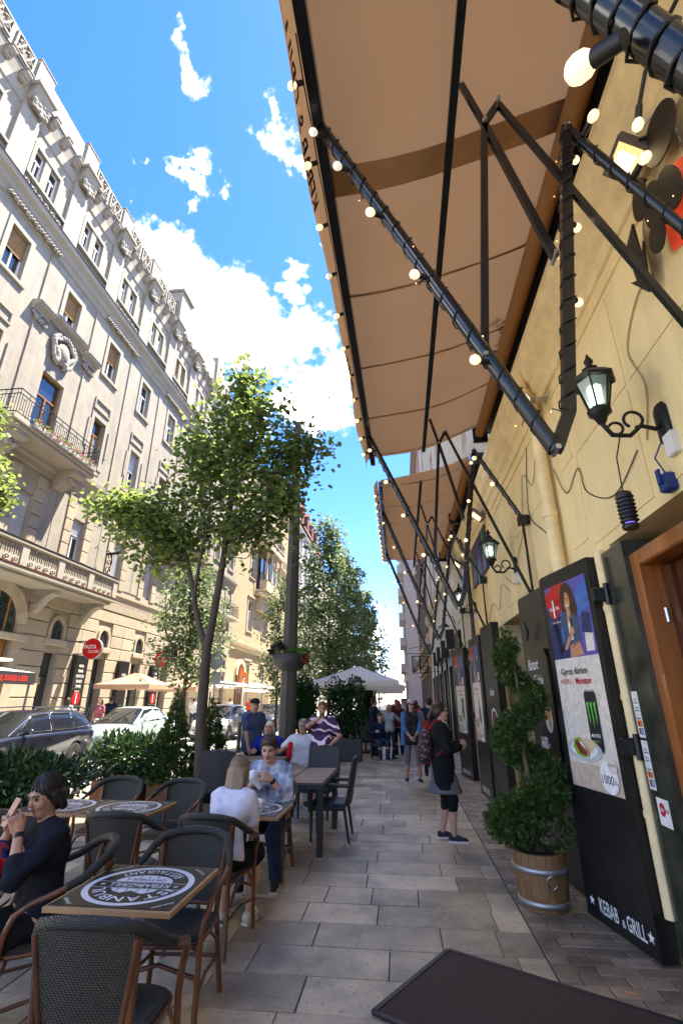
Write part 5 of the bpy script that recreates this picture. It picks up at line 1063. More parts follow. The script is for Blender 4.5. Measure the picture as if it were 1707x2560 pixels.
# board behind, with the fried chicken menu
t, sh = board('black menu board with white handwritten chicken offer, behind the spiral tree', (1.50, 6.35), (1.58, 5.55), 2.86, .1)
q = B(); s2 = Sheet((1.50, 6.35, 0), (1.58, 5.55, 0), .01); q.prism([(.1, 1.1), (.78, 1.1), (.78, 2.1), (.72, 2.2), (.16, 2.2), (.1, 2.1)], (0, .03), fn=lambda u, v, k: tuple(Vector(s2.fn(u, v)) + s2.n * k)); mb = q.build('chalk_panel', M_black, t)
s2.l = .043; f = s2.fn; text_on(s2.b, 'Rántott', f, .12, .36, 2.0, bold=.01, squeeze=.62, shear=.35, mi=3); text_on(s2.b, 'Csirke', f, .12, .46, 1.83, bold=.01, squeeze=.65, shear=.35, mi=3); text_on(s2.b, 'menü', f, .12, .44, 1.66, bold=.01, squeeze=.65, shear=.35, mi=3); text_on(s2.b, '1600.-', f, .12, .42, 1.2, bold=.006, squeeze=.6, shear=.3, mi=3); f = s2.lay(); disc(s2.b, f, .62, 1.5, .1, PI_['plate'], ry=.14); f = s2.lay(); poly(s2.b, f, [(.56, 1.5), (.6, 1.68), (.66, 1.7), (.68, 1.55), (.64, 1.45)], PI_['orange']); poly(s2.b, f, [(.58, 1.44), (.66, 1.48), (.66, 1.4)], PI_['lettuce']); s2.b.build('chalk_lettering', PAL, mb, fix=False)
q = B(); q.tube([(1.46 + .02 * math.sin(k), 5.98 + .03 * math.cos(k), 2.32 + k * .05) for k in np.linspace(0, 4, 12)], .016, 6); q.build('hook', M_black, t)
for i, (A, C, H, lab) in enumerate([((1.44, 10.9), (1.50, 9.85), 2.86, 'second black menu board with poster, farther along the wall'), ((1.34, 13.35), (1.50, 12.35), 2.86, 'third black menu board with poster, by the pale stone shop'), ((1.46, 9.3), (1.52, 8.45), 2.9, 'plain dark menu board with round emblem between the posters')]):
    t, sh = board(lab, A, C, H, .12); sh.l = .002
    if i < 2: drink_poster(sh, .12, .86, .95, 2.7, 2.0, can=(i == 1)); sh.b.build('poster', PAL, t, fix=False); s2 = Sheet((*A, 0), (*C, 0), .003); text_on(s2.b, 'KEBAB & GRILL', s2.fn, .09, .5, .09, bold=.014, squeeze=.75, mi=3); s2.b.build('lettering', PAL, t, fix=False)
    else: f = sh.lay(); disc(sh.b, f, .45, 1.35, .2, PI_['white'], r0=.17); disc(sh.b, f, .45, 1.35, .12, PI_['meat']); text_on(sh.b, 'döner', f, .12, .45, 1.75, bold=.01, squeeze=.7, shear=.3, mi=3); sh.b.build('lettering', PAL, t, fix=False)
# card stickers on the marble
t = thing('card_stickers', 'strip of payment card stickers on the dark marble beside the door', 'stickers', (WX - .07, 4.14, 1.2))
S0 = lambda u, v: (WX - .0625, 4.23 - u, v); S1 = lambda u, v: (WX - .0632, 4.23 - u, v); S2 = lambda u, v: (WX - .0640, 4.23 - u, v)
for z0 in (1.42, 1.08):
    q = B(); rect(q, S0, .0, .10, z0, z0 + .32, PI_['white']); text_on(q, 'six', S1, .016, .05, z0 + .3, mi=PI_['red'], bold=.01)
    for k, (c, tx) in enumerate((('pale', 'VISA'), ('pale', 'VISA'), ('white', 'V'), ('orange', ''), ('blue', ''))):
        zz = z0 + .235 - k * .054; rect(q, S1, .012, .088, zz, zz + .046, PI_[c if c != 'pale' else 'white'])
        if tx: rect(q, S1, .014, .086, zz, zz + .008, PI_['navy']); text_on(q, tx, S2, .02, .05, zz + .016, bold=.012, mi=PI_['blue'], shear=.15)
        else: disc(q, S2, .035, zz + .023, .018, PI_['red'], 14); disc(q, S2, .062, zz + .023, .018, PI_['orange' if c == 'orange' else 'pale'], 14)
    q.build('sticker', PAL, t, fix=False)
q = B(); E0 = lambda u, v: (WX - .0632, 4.17 - u, v); E1 = lambda u, v: (WX - .064, 4.17 - u, v); E2 = lambda u, v: (WX - .065, 4.17 - u, v); rect(q, E0, 0, .17, .87, 1.04, PI_['white']); disc(q, E1, .065, .97, .042, PI_['red']); text_on(q, 'Eden', E2, .034, .022, .957, 'l', PI_['white'], bold=.01, squeeze=.75); text_on(q, 'red', E2, .034, .108, .957, 'l', PI_['red'], bold=.01, squeeze=.75); q.build('sticker', PAL, t, fix=False)
# ---------------------------------------------------------------- door mat
q = B(); cs = [(.25, 4.42), (-.24, 3.62), (.85, 2.95), (1.62, 3.62)]; q.prism(cs, (.0015, .014)); mt = tag(q.build('door_mat', mat('brown rubber-backed mat', (.055, .032, .026), .95, var=.25, vs=60, bump=.5, bs=400)), 'dark brown door mat lying at an angle before the door', 'mat')
q = B(); P4 = [Vector((x, y, .012)) for x, y in cs]
for i in range(4): q.bar(P4[i], P4[(i + 1) % 4], .03, .014)
q.build('mat_edge', mat('black rubber edge', (.02, .018, .018), .6), mt)
q = B(); q.cyl((1.28, 4.02, .006), (1.34, 4.0, .006), .005); tag(q.build('cigarette_end', mat('orange filter', (.6, .25, .08), .8)), 'orange cigarette end on the clay pavers beyond the mat', 'litter')
for (x, y, lab) in ((.42, 3.5, 'white paper scrap on the left half of the mat'), (.9, 3.35, 'white paper scrap on the right half of the mat')): q = B(); q.add([(x, y, .016), (x + .03, y + .008, .021), (x + .024, y + .026, .016), (x + .004, y + .02, .019)], [(0, 1, 2), (0, 2, 3)]); tag(q.build('paper_scrap', mat('white paper', (.75, .75, .74), .8)), lab, 'litter')
# ---------------------------------------------------------------- barrel with spiral-cut conifer
bc = (1.16, 5.36); t = thing('barrel_planter', 'half wine barrel planter with steel hoops and ring handle', 'planter', (*bc, 0)); M_stave = mat('weathered oak stave', (.26, .145, .062), .65, c2=(.17, .085, .035), vs=9, rnd_amt=.14, stretch=(1, 1, .1), bump=.3, bs=30)
pr = [(.195, 0), (.212, .1), (.224, .22), (.228, .32), (.222, .42)]; n = 20
for i in range(n):
    a0, a1_ = 2 * math.pi * (i + .02) / n, 2 * math.pi * (i + .98) / n; q = B(); rows = []
    for (r, z) in pr: rows.append([(bc[0] + r_ * math.cos(a), bc[1] + r_ * math.sin(a), z) for r_, a in ((r, a0), (r, (a0 + a1_) / 2), (r, a1_), (r - .03, a1_), (r - .03, a0))])
    for k in range(len(pr) - 1): q.add(rows[k] + rows[k + 1], [(j, (j + 1) % 5, 5 + (j + 1) % 5, 5 + j) for j in range(5)])
    q.add(rows[-1], [(0, 1, 2, 3, 4)]); q.build('stave', M_stave, t)
for z, r in ((.055, .208), (.30, .232)): q = B(); q.lathe([(r - .004, -.022), (r + .004, -.022), (r + .007, .022), (r - .002, .022)], (*bc, z), 32); q.build('hoop', mat('galvanised hoop', (.45, .45, .45), .45, metal=.8), t)
q = B(); q.tube([(bc[0] + .03 + .04 * math.cos(k), bc[1] - .243 - .01 * math.sin(k), .235 + .05 * math.sin(k)) for k in np.linspace(0, 6.28, 17)[:-1]], .006, 6, closed=True); q.cyl((bc[0] + .03, bc[1] - .22, .285), (bc[0] + .03, bc[1] - .25, .285), .012); q.build('ring_handle', M_steel, t)
q = B(); q.lathe([(.19, .37), (.1, .4), (.01, .41)], (*bc, 0), 16); q.build('soil', mat('dark soil', (.03, .02, .014), .95, var=.3, vs=30), t)
def sprig_mesh(name, blobs, dens, size, mats, seed, parent, flat=.35):
    """needle sprays: small forked fans of blades spread over the skin of rounded masses"""
    q = random.Random(seed); V = []; F = []; I = []
    for (c, rad) in blobs:
        c = Vector(c); n = int(dens * rad[0] * rad[2] * 100)
        for _ in range(n):
            d = Vector((q.gauss(0, 1), q.gauss(0, 1), q.gauss(0, 1))).normalized(); k = q.uniform(.62, 1.06); p = c + Vector((d.x * rad[0], d.y * rad[1], d.z * rad[2])) * k
            out = (d + Vector((q.gauss(0, .4), q.gauss(0, .4), q.gauss(.25, .4)))).normalized(); sd = out.orthogonal().normalized(); sd = (sd * math.cos(q.random() * 6.28) + out.cross(sd) * math.sin(q.random() * 6.28)).normalized(); s = size * q.uniform(.6, 1.3)
            for an in (-.5, 0, .5):
                dd = (out * math.cos(an) + sd * math.sin(an)); w_ = dd.cross(out.cross(sd)).normalized() * s * .10; o = len(V)
                V += [p - w_ * .6, p + w_ * .6, p + dd * s * .6 + w_ * 1.1, p + dd * s, p + dd * s * .6 - w_ * 1.1]; F.append((o, o + 1, o + 2, o + 3, o + 4)); I.append(q.randrange(len(mats)))
    me = bpy.data.meshes.new(name); me.from_pydata([tuple(v) for v in V], [], F)
    for m in mats: me.materials.append(m)
    me.polygons.foreach_set('material_index', I); me.update(); return link(name, me, parent)
def leafm(key, c, tr=.3, rough=.5, spec=.4, amt=.3):
    m = mat(key, c, rough, rnd_amt=amt, spec=spec); nt = m.node_tree; N = nt.nodes; L = nt.links; b_ = N['Principled BSDF']
    t_ = N.new('ShaderNodeBsdfTranslucent'); src = b_.inputs['Base Color'].links[0].from_socket; hs = N.new('ShaderNodeHueSaturation'); hs.inputs['Value'].default_value = 1.5; hs.inputs['Hue'].default_value = .485; L.new(src, hs.inputs['Color']); L.new(hs.outputs[0], t_.inputs[0])
    ms = N.new('ShaderNodeMixShader'); ms.inputs[0].default_value = tr; L.new(b_.outputs[0], ms.inputs[1]); L.new(t_.outputs[0], ms.inputs[2]); L.new(ms.outputs[0], N['Material Output'].inputs['Surface']); return m
M_thuja = [leafm('conifer spray', (.05, .095, .018)), leafm('conifer spray light', (.085, .15, .028)), leafm('conifer spray dark', (.025, .05, .012))]
t = thing('spiral_topiary', 'spiral-cut green conifer growing in the barrel', 'topiary', (*bc, .4)); q = B(); q.tube([(bc[0], bc[1], .38), (bc[0] + .03, bc[1], .8), (bc[0] - .02, bc[1] + .02, 1.2), (bc[0] + .02, bc[1], 1.6), (bc[0] - .02, bc[1], 2.1)], [.03, .028, .022, .018, .01], 8); q.build('trunk', mat('conifer bark', (.13, .08, .05), .9, var=.3, vs=20), t)
bl = []
for i in range(46):
    k = i / 45; a = R(147) + k * 2.27 * 2 * math.pi; rr = .235 * (1 - k * .6); z = .58 + k * 1.62; s = .205 - .11 * k; bl.append(((bc[0] + rr * math.cos(a), bc[1] + rr * math.sin(a), z), (s, s, s * .85)))
bl += [((bc[0] - .14, bc[1], .6), (.27, .25, .17)), ((bc[0] + .12, bc[1], .56), (.25, .23, .14)), ((bc[0] - .05, bc[1], 2.25), (.09, .09, .14))]
sprig_mesh('foliage', bl, 105, .04, M_thuja, 3, t)['kind'] = 'stuff'
# ---------------------------------------------------------------- iron scroll sign and goose-neck lamps down the street
t = thing('scroll_sign', 'square wrought iron scrollwork sign hanging over the pavement down the street', 'sign', (WX, 24, 2.9)); q = B(); y = 24; x0, x1, z0, z1 = .55, 1.25, 2.85, 3.6
for a, c in (((x0, z0), (x1, z0)), ((x1, z0), (x1, z1)), ((x1, z1), (x0, z1)), ((x0, z1), (x0, z0)), (((x0 + x1) / 2, z0), ((x0 + x1) / 2, z1))): q.bar((a[0], y, a[1]), (c[0], y, c[1]), .04, .04)
q.build('frame', M_iron, t); q = B()
for k in range(7): q.tube([(x0 + .03 + .3 * math.sin(a) * (k + 1) / 7, y, z0 + .05 + .62 * (1 - math.cos(a)) * (1.2 - k / 9)) for a in np.linspace(0, 1.5, 9)], .012, 5)
q.tube([(1.07 + (.16 - .012 * a) * math.cos(a), y, 3.05 + (.16 - .012 * a) * math.sin(a)) for a in np.linspace(0, 11, 30)], .018, 5); q.tube([(1.07 + (.15 - .011 * a) * math.cos(-a), y, 3.4 + (.15 - .011 * a) * math.sin(-a)) for a in np.linspace(0, 11, 30)], .012, 5); q.build('scrolls', M_iron, t)
q = B(); q.bar((.3, y, 3.72), (WX, y, 3.72), .03, .03); q.tube([(.4 + .9 * math.sin(a), y, 3.72 + .32 * math.cos(a - .8)) for a in np.linspace(0, 1.5, 9)], .014, 5); q.bar((1.25, y, 2.9), (WX, y, 2.9), .025, .025); q.build('arm', M_iron, t)
for i, (y, lab) in enumerate([(16.2, 'black goose-neck wall lamp before the pale stone shop, nearer one'), (19.2, 'black goose-neck wall lamp before the pale stone shop, farther one')]):
    t = thing('gooseneck_lamp', lab, 'wall lamp', (WX, y, 3.9), group='goose-neck lamps'); q = B(); q.tube([(WX, y, 3.95), (WX - .1, y, 4.2), (WX - .3, y, 4.25), (WX - .4, y, 4.05)], .015, 6); q.build('arm', M_iron, t); q = B(); q.lathe([(.2, -.06), (.1, .03), (.04, .08), (.03, .12)], (WX - .4, y, 3.95), 14); q.build('shade', M_iron, t)
# ================================================================ trees
M_bark = mat('grey-brown bark', (.085, .062, .045), .9, c2=(.05, .04, .03), vs=14, stretch=(1, 1, .25), bump=.6, bs=30)
M_leaf = [leafm('tree leaf', (.12, .175, .045), .65), leafm('tree leaf bright', (.17, .235, .055), .66), leafm('tree leaf dark', (.08, .12, .032), .6)]
M_leafb = [leafm('far leaf', (.115, .17, .065), .4), leafm('far leaf bright', (.16, .225, .09), .4), leafm('far leaf dark', (.07, .115, .045), .35)]
def tree(label, base, limbs, clusters, leaf, per, seed, mats, spread=.2, group=None, twigr=.006):
    """trunk and limbs as tapered tubes; twigs reach into each foliage mass and carry folded leaf blades"""
    q = random.Random(seed); t = thing('street_tree', label, 'tree', base, group=group); bx = Vector(base); tb = B(); nodes = []
    for li, (pts, r0, r1) in enumerate(limbs):
        P = [bx + Vector(p) for p in pts]; n = len(P); fine = []
        for i in range(n - 1):
            for k in range(4):
                f = k / 4; a = P[max(i - 1, 0)]; b_ = P[i]; c = P[i + 1]; d = P[min(i + 2, n - 1)]; fine.append(.5 * ((2 * b_) + (c - a) * f + (2 * a - 5 * b_ + 4 * c - d) * f * f + (3 * b_ - a - 3 * c + d) * f ** 3))
        fine.append(P[-1]); m = len(fine); tb.tube(fine, [r0 + (r1 - r0) * i / (m - 1) for i in range(m)], 8)
        nodes += [(p, r0 + (r1 - r0) * i / (m - 1)) for i, p in enumerate(fine) if i > m * .25 or li > 0]
    V = []; F = []; I = []; tw = B()
    for (c, rad, nt) in clusters:
        c = bx + Vector(c)
        for _ in range(nt):
            d = Vector((q.gauss(0, 1), q.gauss(0, 1), q.gauss(0, 1))).normalized() * (q.random() ** .4); e = c + Vector((d.x * rad[0], d.y * rad[1], d.z * rad[2]))
            best = min(nodes, key=lambda nn: (nn[0] - e).length + max(0, nn[0].z - e.z) * 1.5); s = best[0]; mid = s.lerp(e, .5) + Vector((q.gauss(0, .06), q.gauss(0, .06), q.gauss(.02, .08))) * (e - s).length
            tw.tube([s, mid, e], [min(best[1], twigr * 2.2), twigr * 1.3, twigr * .5], 4); L_ = (e - s).length
            for _l in range(per):
                f = 1 - (q.random() ** 1.6) * min(1, .75 / max(L_, .3)); p = (s.lerp(mid, f * 2) if f < .5 else mid.lerp(e, f * 2 - 1)) + Vector((q.gauss(0, spread), q.gauss(0, spread), q.gauss(0, spread * .8)))
                nrm = Vector((q.gauss(0, .6), q.gauss(0, .6), 1)).normalized(); ax = nrm.orthogonal().normalized(); an = q.random() * 6.28; ax = ax * math.cos(an) + nrm.cross(ax) * math.sin(an); sd = nrm.cross(ax); s_ = leaf * q.uniform(.65, 1.25); o = len(V); dr = nrm * (-.25 * s_)
                V += [p, p + ax * s_ * .35 + sd * s_ * .42 + dr * .5, p + ax * s_ * .75 + sd * s_ * .3 + dr, p + ax * s_ + dr * 1.2, p + ax * s_ * .75 - sd * s_ * .3 + dr, p + ax * s_ * .35 - sd * s_ * .42 + dr * .5]; F += [(o, o + 1, o + 2, o + 3), (o, o + 3, o + 4, o + 5)]; k = q.randrange(len(mats)); I += [k, k]
    tk = tb.build('trunk', M_bark, t); tw.build('twigs', M_bark, tk, fix=False)['kind'] = 'stuff'
    me = bpy.data.meshes.new('crown'); me.from_pydata([tuple(v) for v in V], [], F)
    for m in mats: me.materials.append(m)
    me.polygons.foreach_set('material_index', I); me.update(); cr_ = link('crown', me, t); cr_['kind'] = 'stuff'
    return t
tree('young leafy tree with forked trunk nearest the cafe tables', (-3.13, 8.0, 0),
     [([(0, 0, -.02), (.03, 0, .6), (-.03, 0, 1.3), (-.05, 0, 2.0), (-.06, 0, 2.5)], .105, .08), ([(-.06, 0, 2.45), (.02, 0, 3.2), (.1, .02, 4.4), (.15, 0, 5.8), (.2, 0, 7.2), (.27, 0, 8.2)], .082, .012),
      ([(-.08, 0, 2.5), (-.3, .05, 3.0), (-.5, .05, 3.7), (-.75, .1, 4.3), (-1.3, .1, 4.75), (-2.0, .1, 5.05)], .06, .014), ([(-.4, .05, 3.2), (-.3, -.1, 4.0), (-.2, -.1, 4.8), (-.35, -.1, 5.8)], .035, .01),
      ([(.1, .02, 4.5), (.5, .1, 5.2), (1.0, .1, 5.8), (1.6, .1, 6.2)], .04, .008), ([(.12, 0, 4.9), (-.4, .2, 5.6), (-.8, .2, 6.4)], .035, .008), ([(.15, 0, 5.4), (.5, -.3, 6.3), (.8, -.3, 7.0)], .03, .008), ([(.05, 0, 4.2), (.5, -.2, 4.8), (1.1, -.2, 5.1)], .03, .008), ([(.15, 0, 5.2), (.1, .6, 6.0), (.1, .9, 6.8)], .03, .008)],
     [((.1, 0, 6.6), (1.0, .9, .95), 66), ((-.5, .1, 6.2), (.75, .7, .65), 50), ((.85, 0, 6.4), (.75, .7, .7), 50), ((.25, 0, 7.6), (.5, .5, .75), 36), ((.2, 0, 5.5), (1.2, .9, .5), 44), ((1.5, .1, 6.1), (.5, .4, .45), 30), ((1.25, -.1, 5.3), (.5, .45, .4), 20), ((-1.1, .1, 5.1), (.6, .5, .4), 32), ((-1.9, .1, 5.15), (.75, .5, .38), 46), ((-2.5, .1, 5.3), (.4, .35, .22), 12), ((-.9, 0, 4.5), (.6, .45, .3), 22), ((.7, 0, 4.55), (.75, .5, .45), 34), ((-.3, .1, 4.7), (.6, .5, .45), 26), ((1.1, 0, 4.9), (.5, .4, .4), 18), ((-1.7, .1, 4.55), (.6, .4, .25), 24), ((-1.2, 0, 4.1), (.5, .35, .2), 14)],
     .104, 20, 5, M_leaf, .2, 'trees along the street')
def upright(label, base, H, R_, seed, n=170, leaf=.12, per=26, group='trees along the street', low=1.9, mats=None):
    q = random.Random(seed); lim = [([(0, 0, -.02), (.03, 0, low), (0, .03, H * .5), (.04, 0, H * .95)], .085, .012)]
    for i in range(10): a = q.random() * 6.28; z = low + (H - low) * i / 11; r = R_ * .75 * (1 - .6 * i / 10); lim.append(([(0.02, .01, z), (r * .5 * math.cos(a), r * .5 * math.sin(a), z + .5), (r * math.cos(a), r * math.sin(a), z + 1.3)], .03, .008))
    cl = []
    for i in range(9): k = i / 8; z = low + .5 + (H - low - .6) * k; r = R_ * (math.sin(math.pi * (.18 + .74 * k)) ** .8); cl.append(((q.gauss(0, .1), q.gauss(0, .1), z), (r, r, (H - low) * .11), max(6, int(n / 9 * (.5 + r / R_)))))
    return tree(label, base, lim, cl, leaf, per, seed, mats or M_leafb, .2, group)
upright('slim bushy tree by the kerb in front of the red round signs', (-6.15, 14.0, 0), 5.4, 1.35, 21, 130, .10, 30, low=1.9)
upright('narrow pale green tree left of the lamp post', (-6.3, 25.5, 0), 7.6, 1.35, 22, 130, .13, 24)
upright('tall tree right of the lamp post, nearest of the row behind the hedge', (-2.95, 20.5, 0), 9.0, 1.75, 23, 210, .13, 30, low=2.0)
upright('second tree of the row behind the hedge', (-3.0, 27.5, 0), 9.6, 1.8, 24, 190, .15, 26)
upright('third tree of the row behind the hedge', (-3.0, 35, 0), 10, 1.9, 25, 150, .18, 22)
upright('fourth tree of the row, far down the street', (-3.1, 44, 0), 10.5, 2.0, 26, 120, .24, 18)
upright('farthest tree at the end of the row', (-3.3, 58, 0), 11, 2.4, 27, 110, .32, 16)
upright('far kerbside tree beyond the narrow one on the left', (-6.6, 36, 0), 8.2, 1.5, 28, 110, .17, 20)
tree('tree at the left edge whose branch tips show before the stone balconies', (-9.75, 9.0, 0), [([(0, 0, 0), (0, 0, 2.5), (-.1, 0, 5.0), (0, 0, 8.5)], .1, .02), ([(0, 0, 4), (.3, .2, 5.2), (.6, .3, 6)], .04, .01)], [((-.2, 0, 7.6), (.9, .9, 1.1), 40), ((.25, .0, 6.5), (.8, .6, .7), 50), ((.35, 0, 5.9), (.7, .5, .35), 24), ((-.6, -.2, 6.3), (1, 1, 1), 40)], .12, 30, 6, M_leaf, .16, 'trees along the street')
# ================================================================ lamp post with flower bowl
M_post = mat('grey-green painted steel', (.06, .058, .052), .55, var=.12, vs=4)
t = thing('lamp_post', 'tapered grey lamp post with a flower bowl, beside the hedge planters', 'lamp post', (-2.45, 11, 0)); q = B(); L0 = Vector((-2.45, 11, 0))
for (z0, z1, r0, r1) in ((0, 2.35, .19, .175), (2.352, 4.5, .172, .15), (4.502, 5.6, .148, .135), (5.602, 8.6, .133, .09)): q.lathe([(r0, z0), (r1, z1)], tuple(L0), 8, smooth=False)
q.build('shaft', M_post, t)
q = B(); q.lathe([(.2, 2.28), (.3, 2.33), (.36, 2.45), (.385, 2.62), (.36, 2.63), (.2, 2.6)], tuple(L0), 18); bw = q.build('flower_bowl', M_post, t)
q = B(); q.tube([tuple(L0 + Vector((0, 0, 6.15))), tuple(L0 + Vector((-.25, .02, 6.2))), tuple(L0 + Vector((-.45, .02, 6.18)))], .03, 7); q.lathe([(.02, .06), (.14, .04), (.2, 0), (.17, -.03), (.03, -.04)], tuple(L0 + Vector((-.6, .02, 6.17))), 14, sx=1.3); q.build('lamp_head', mat('pale lamp head', (.35, .37, .38), .4), t)
def leaf_blob(name, parent, blobs, n, size, mats, seed, narrow=.4, up=.3):
    """broad leaf blades over and through rounded masses"""
    q = random.Random(seed); V = []; F = []; I = []
    tot = sum(r[0] * r[1] * r[2] for c, r in blobs) ** 1.0
    for (c, rad) in blobs:
        c = Vector(c)
        for _ in range(max(4, int(n * rad[0] * rad[1] * rad[2] / tot))):
            d = Vector((q.gauss(0, 1), q.gauss(0, 1), q.gauss(0, 1))).normalized(); p = c + Vector((d.x * rad[0], d.y * rad[1], d.z * rad[2])) * (q.random() ** .3)
            ax = (d + Vector((q.gauss(0, .5), q.gauss(0, .5), q.gauss(up, .45)))).normalized(); sd = ax.orthogonal().normalized(); an = q.random() * 6.28; sd = sd * math.cos(an) + ax.cross(sd) * math.sin(an); nn = ax.cross(sd); s = size * q.uniform(.7, 1.3); w = s * narrow * .5; o = len(V)
            V += [p, p + ax * s * .4 + sd * w + nn * w * .3, p + ax * s, p + ax * s * .4 - sd * w + nn * w * .3, p + ax * s * .45 - nn * w * .1]; F += [(o, o + 1, o + 4), (o + 1, o + 2, o + 4), (o + 2, o + 3, o + 4), (o + 3, o, o + 4)]; k = q.randrange(len(mats)); I += [k] * 4
    me = bpy.data.meshes.new(name); me.from_pydata([tuple(v) for v in V], [], F)
    for m in mats: me.materials.append(m)
    me.polygons.foreach_set('material_index', I); me.update(); o = link(name, me, parent); o['kind'] = 'stuff'; return o
M_fern = [leafm('trailing leaf', (.09, .2, .02), .35), leafm('trailing leaf dark', (.02, .05, .015), .2)]
leaf_blob('flowers', bw, [((-2.25, 10.85, 2.66), (.28, .2, .05)), ((-2.1, 10.8, 2.62), (.12, .12, .12))], 260, .09, M_fern[:1], 2, .35); leaf_blob('dark_flowers', bw, [((-2.68, 10.85, 2.7), (.16, .16, .1))], 130, .1, [mat('purple-black leaf', (.015, .008, .012), .4)], 3, .6); leaf_blob('red_flowers', bw, [((-2.05, 10.72, 2.5), (.08, .08, .1))], 60, .06, [mat('dark red petal', (.2, .01, .012), .5)], 4, .7)
# flowers on the iron balcony
M_petal = [mat('magenta petal', (.55, .03, .22), .6), mat('pink petal', (.7, .2, .3), .6), mat('red petal', (.6, .02, .02), .6), M_fern[0]]
ft = thing('balcony_flowers', 'row of pink and red flowers trailing along the iron balcony', 'flowers', (FX + 1.12, 15, 10.7)); q = random.Random(9)
for i in range(26): y = 13.35 + i * .14; leaf_blob('flower_clump', ft, [((FX + 1.16 + q.uniform(-.05, .06), y, 10.76 + q.uniform(-.08, .1)), (.09, .1, .12))], 34, .07, [M_fern[0], M_petal[2] if i < 4 else (M_petal[0] if i % 3 else M_petal[1])] if i % 5 else [M_fern[0]], i, .7)
# ================================================================ planters
M_laurel = [leafm('laurel leaf', (.028, .065, .02), .15, .28, .6), leafm('laurel leaf dark', (.015, .036, .013), .12, .3, .6), leafm('laurel leaf light', (.055, .11, .03), .2, .3, .6)]
M_corten = mat('rust orange planter', (.20, .085, .03), .7, c2=(.13, .055, .022), vs=6, bump=.2)
M_anth = mat('anthracite planter', (.022, .026, .028), .6, var=.15, vs=8)
def box_planter(name, lab, x0, x1, y0, y1, h, m, group=None):
    t = thing(name, lab, 'planter', ((x0 + x1) / 2, (y0 + y1) / 2, 0), group=group); q = B(); w = .025
    q.box(x0, x1, y0, y0 + w, .03, h).box(x0, x1, y1 - w, y1, .03, h).box(x0, x0 + w, y0 + w, y1 - w, .03, h).box(x1 - w, x1, y0 + w, y1 - w, .03, h); q.box(x0 + .05, x1 - .05, y0 + .05, y1 - .05, 0, .03); q.build('box', m, t); q = B(); q.box(x0 + w, x1 - w, y0 + w, y1 - w, h - .1, h - .05); q.build('soil', mat('dark soil', (.03, .02, .014), .95), t); return t
def shrub(name, lab, c, blobs, n, size, mats, seed, narrow=.4, stems=6, group=None, up=.3):
    t = thing(name, lab, 'shrub', c, group=group); q = B(); rr = random.Random(seed)
    for i in range(stems): d = blobs[rr.randrange(len(blobs))][0]; q.tube([(c[0] + rr.uniform(-.1, .1), c[1] + rr.uniform(-.1, .1), c[2]), ((c[0] + d[0]) / 2, (c[1] + d[1]) / 2, (c[2] + d[2]) / 2), d], [.014, .01, .005], 5)
    q.build('stems', M_bark, t); leaf_blob('foliage', t, blobs, n, size, mats, seed, narrow, up); return t
box_planter('planter_box', 'rust-orange planter box under the right-hand laurel', -5.05, -4.25, 8.35, 9.35, .46, M_corten); shrub('laurel_bush', 'glossy dark laurel bush in the rust-orange planter, before the mint sedan', (-4.65, 8.85, .4), [((-4.8, 8.8, .8), (.55, .45, .3)), ((-4.45, 8.9, .75), (.45, .45, .32)), ((-5.1, 8.75, .65), (.4, .4, .2)), ((-4.95, 8.8, 1.02), (.25, .3, .16)), ((-4.35, 8.85, .98), (.2, .25, .14))], 2300, .12, M_laurel, 5)
box_planter('planter_box', 'rust-orange planter box at the left edge, behind the woman with the phone', -5.6, -4.7, 6.4, 7.4, .42, M_corten); shrub('laurel_bush', 'large dark laurel bush at the left edge, behind the woman with the phone', (-5.15, 6.9, .4), [((-5.3, 6.9, .72), (.6, .5, .3)), ((-4.95, 6.95, .7), (.5, .5, .25)), ((-5.65, 6.85, .65), (.45, .45, .3)), ((-4.7, 7.1, .62), (.3, .4, .22)), ((-4.6, 7.3, .85), (.22, .25, .1)), ((-5.3, 6.9, .45), (.6, .5, .2))], 3000, .12, M_laurel, 6)
def cone_thuja(lab, c, H, R_, seed):
    t = thing('cone_thuja', lab, 'conifer', c, group='cone conifers'); q = B(); q.tube([c, (c[0], c[1], c[2] + H * .9)], [.03, .008], 7); q.build('trunk', M_bark, t); bl = []
    for i in range(14): k = i / 13; bl.append(((c[0], c[1], c[2] + .1 + k * (H - .15)), (R_ * (1 - k) ** .75 + .03, R_ * (1 - k) ** .75 + .03, H / 13)))
    sprig_mesh('foliage', bl, 60, .075, M_thuja, seed, t)['kind'] = 'stuff'; return t
box_planter('planter_box', 'brown planter under the nearer cone conifer', -4.15, -3.65, 8.45, 8.95, .42, M_corten); cone_thuja('cone-shaped conifer left of the forked tree trunk', (-3.9, 8.7, .35), 1.42, .36, 3)
box_planter('planter_box', 'tall anthracite planter right behind the forked tree trunk', -3.85, -3.3, 9.35, 9.95, .78, M_anth); cone_thuja('cone-shaped conifer right behind the forked tree trunk', (-3.6, 9.6, .7), .95, .3, 4)
box_planter('planter_box', 'low dark trough beside the forked tree', -4.3, -2.6, 7.72, 7.86, .14, M_anth)
q = B(); q.box(-3.7, -2.6, 7.55, 8.45, -.01, .02, bev=.008); tag(q.build('tree_grate', mat('cast iron grate', (.05, .05, .05), .6)), 'dark square grate round the forked tree', 'tree grate')
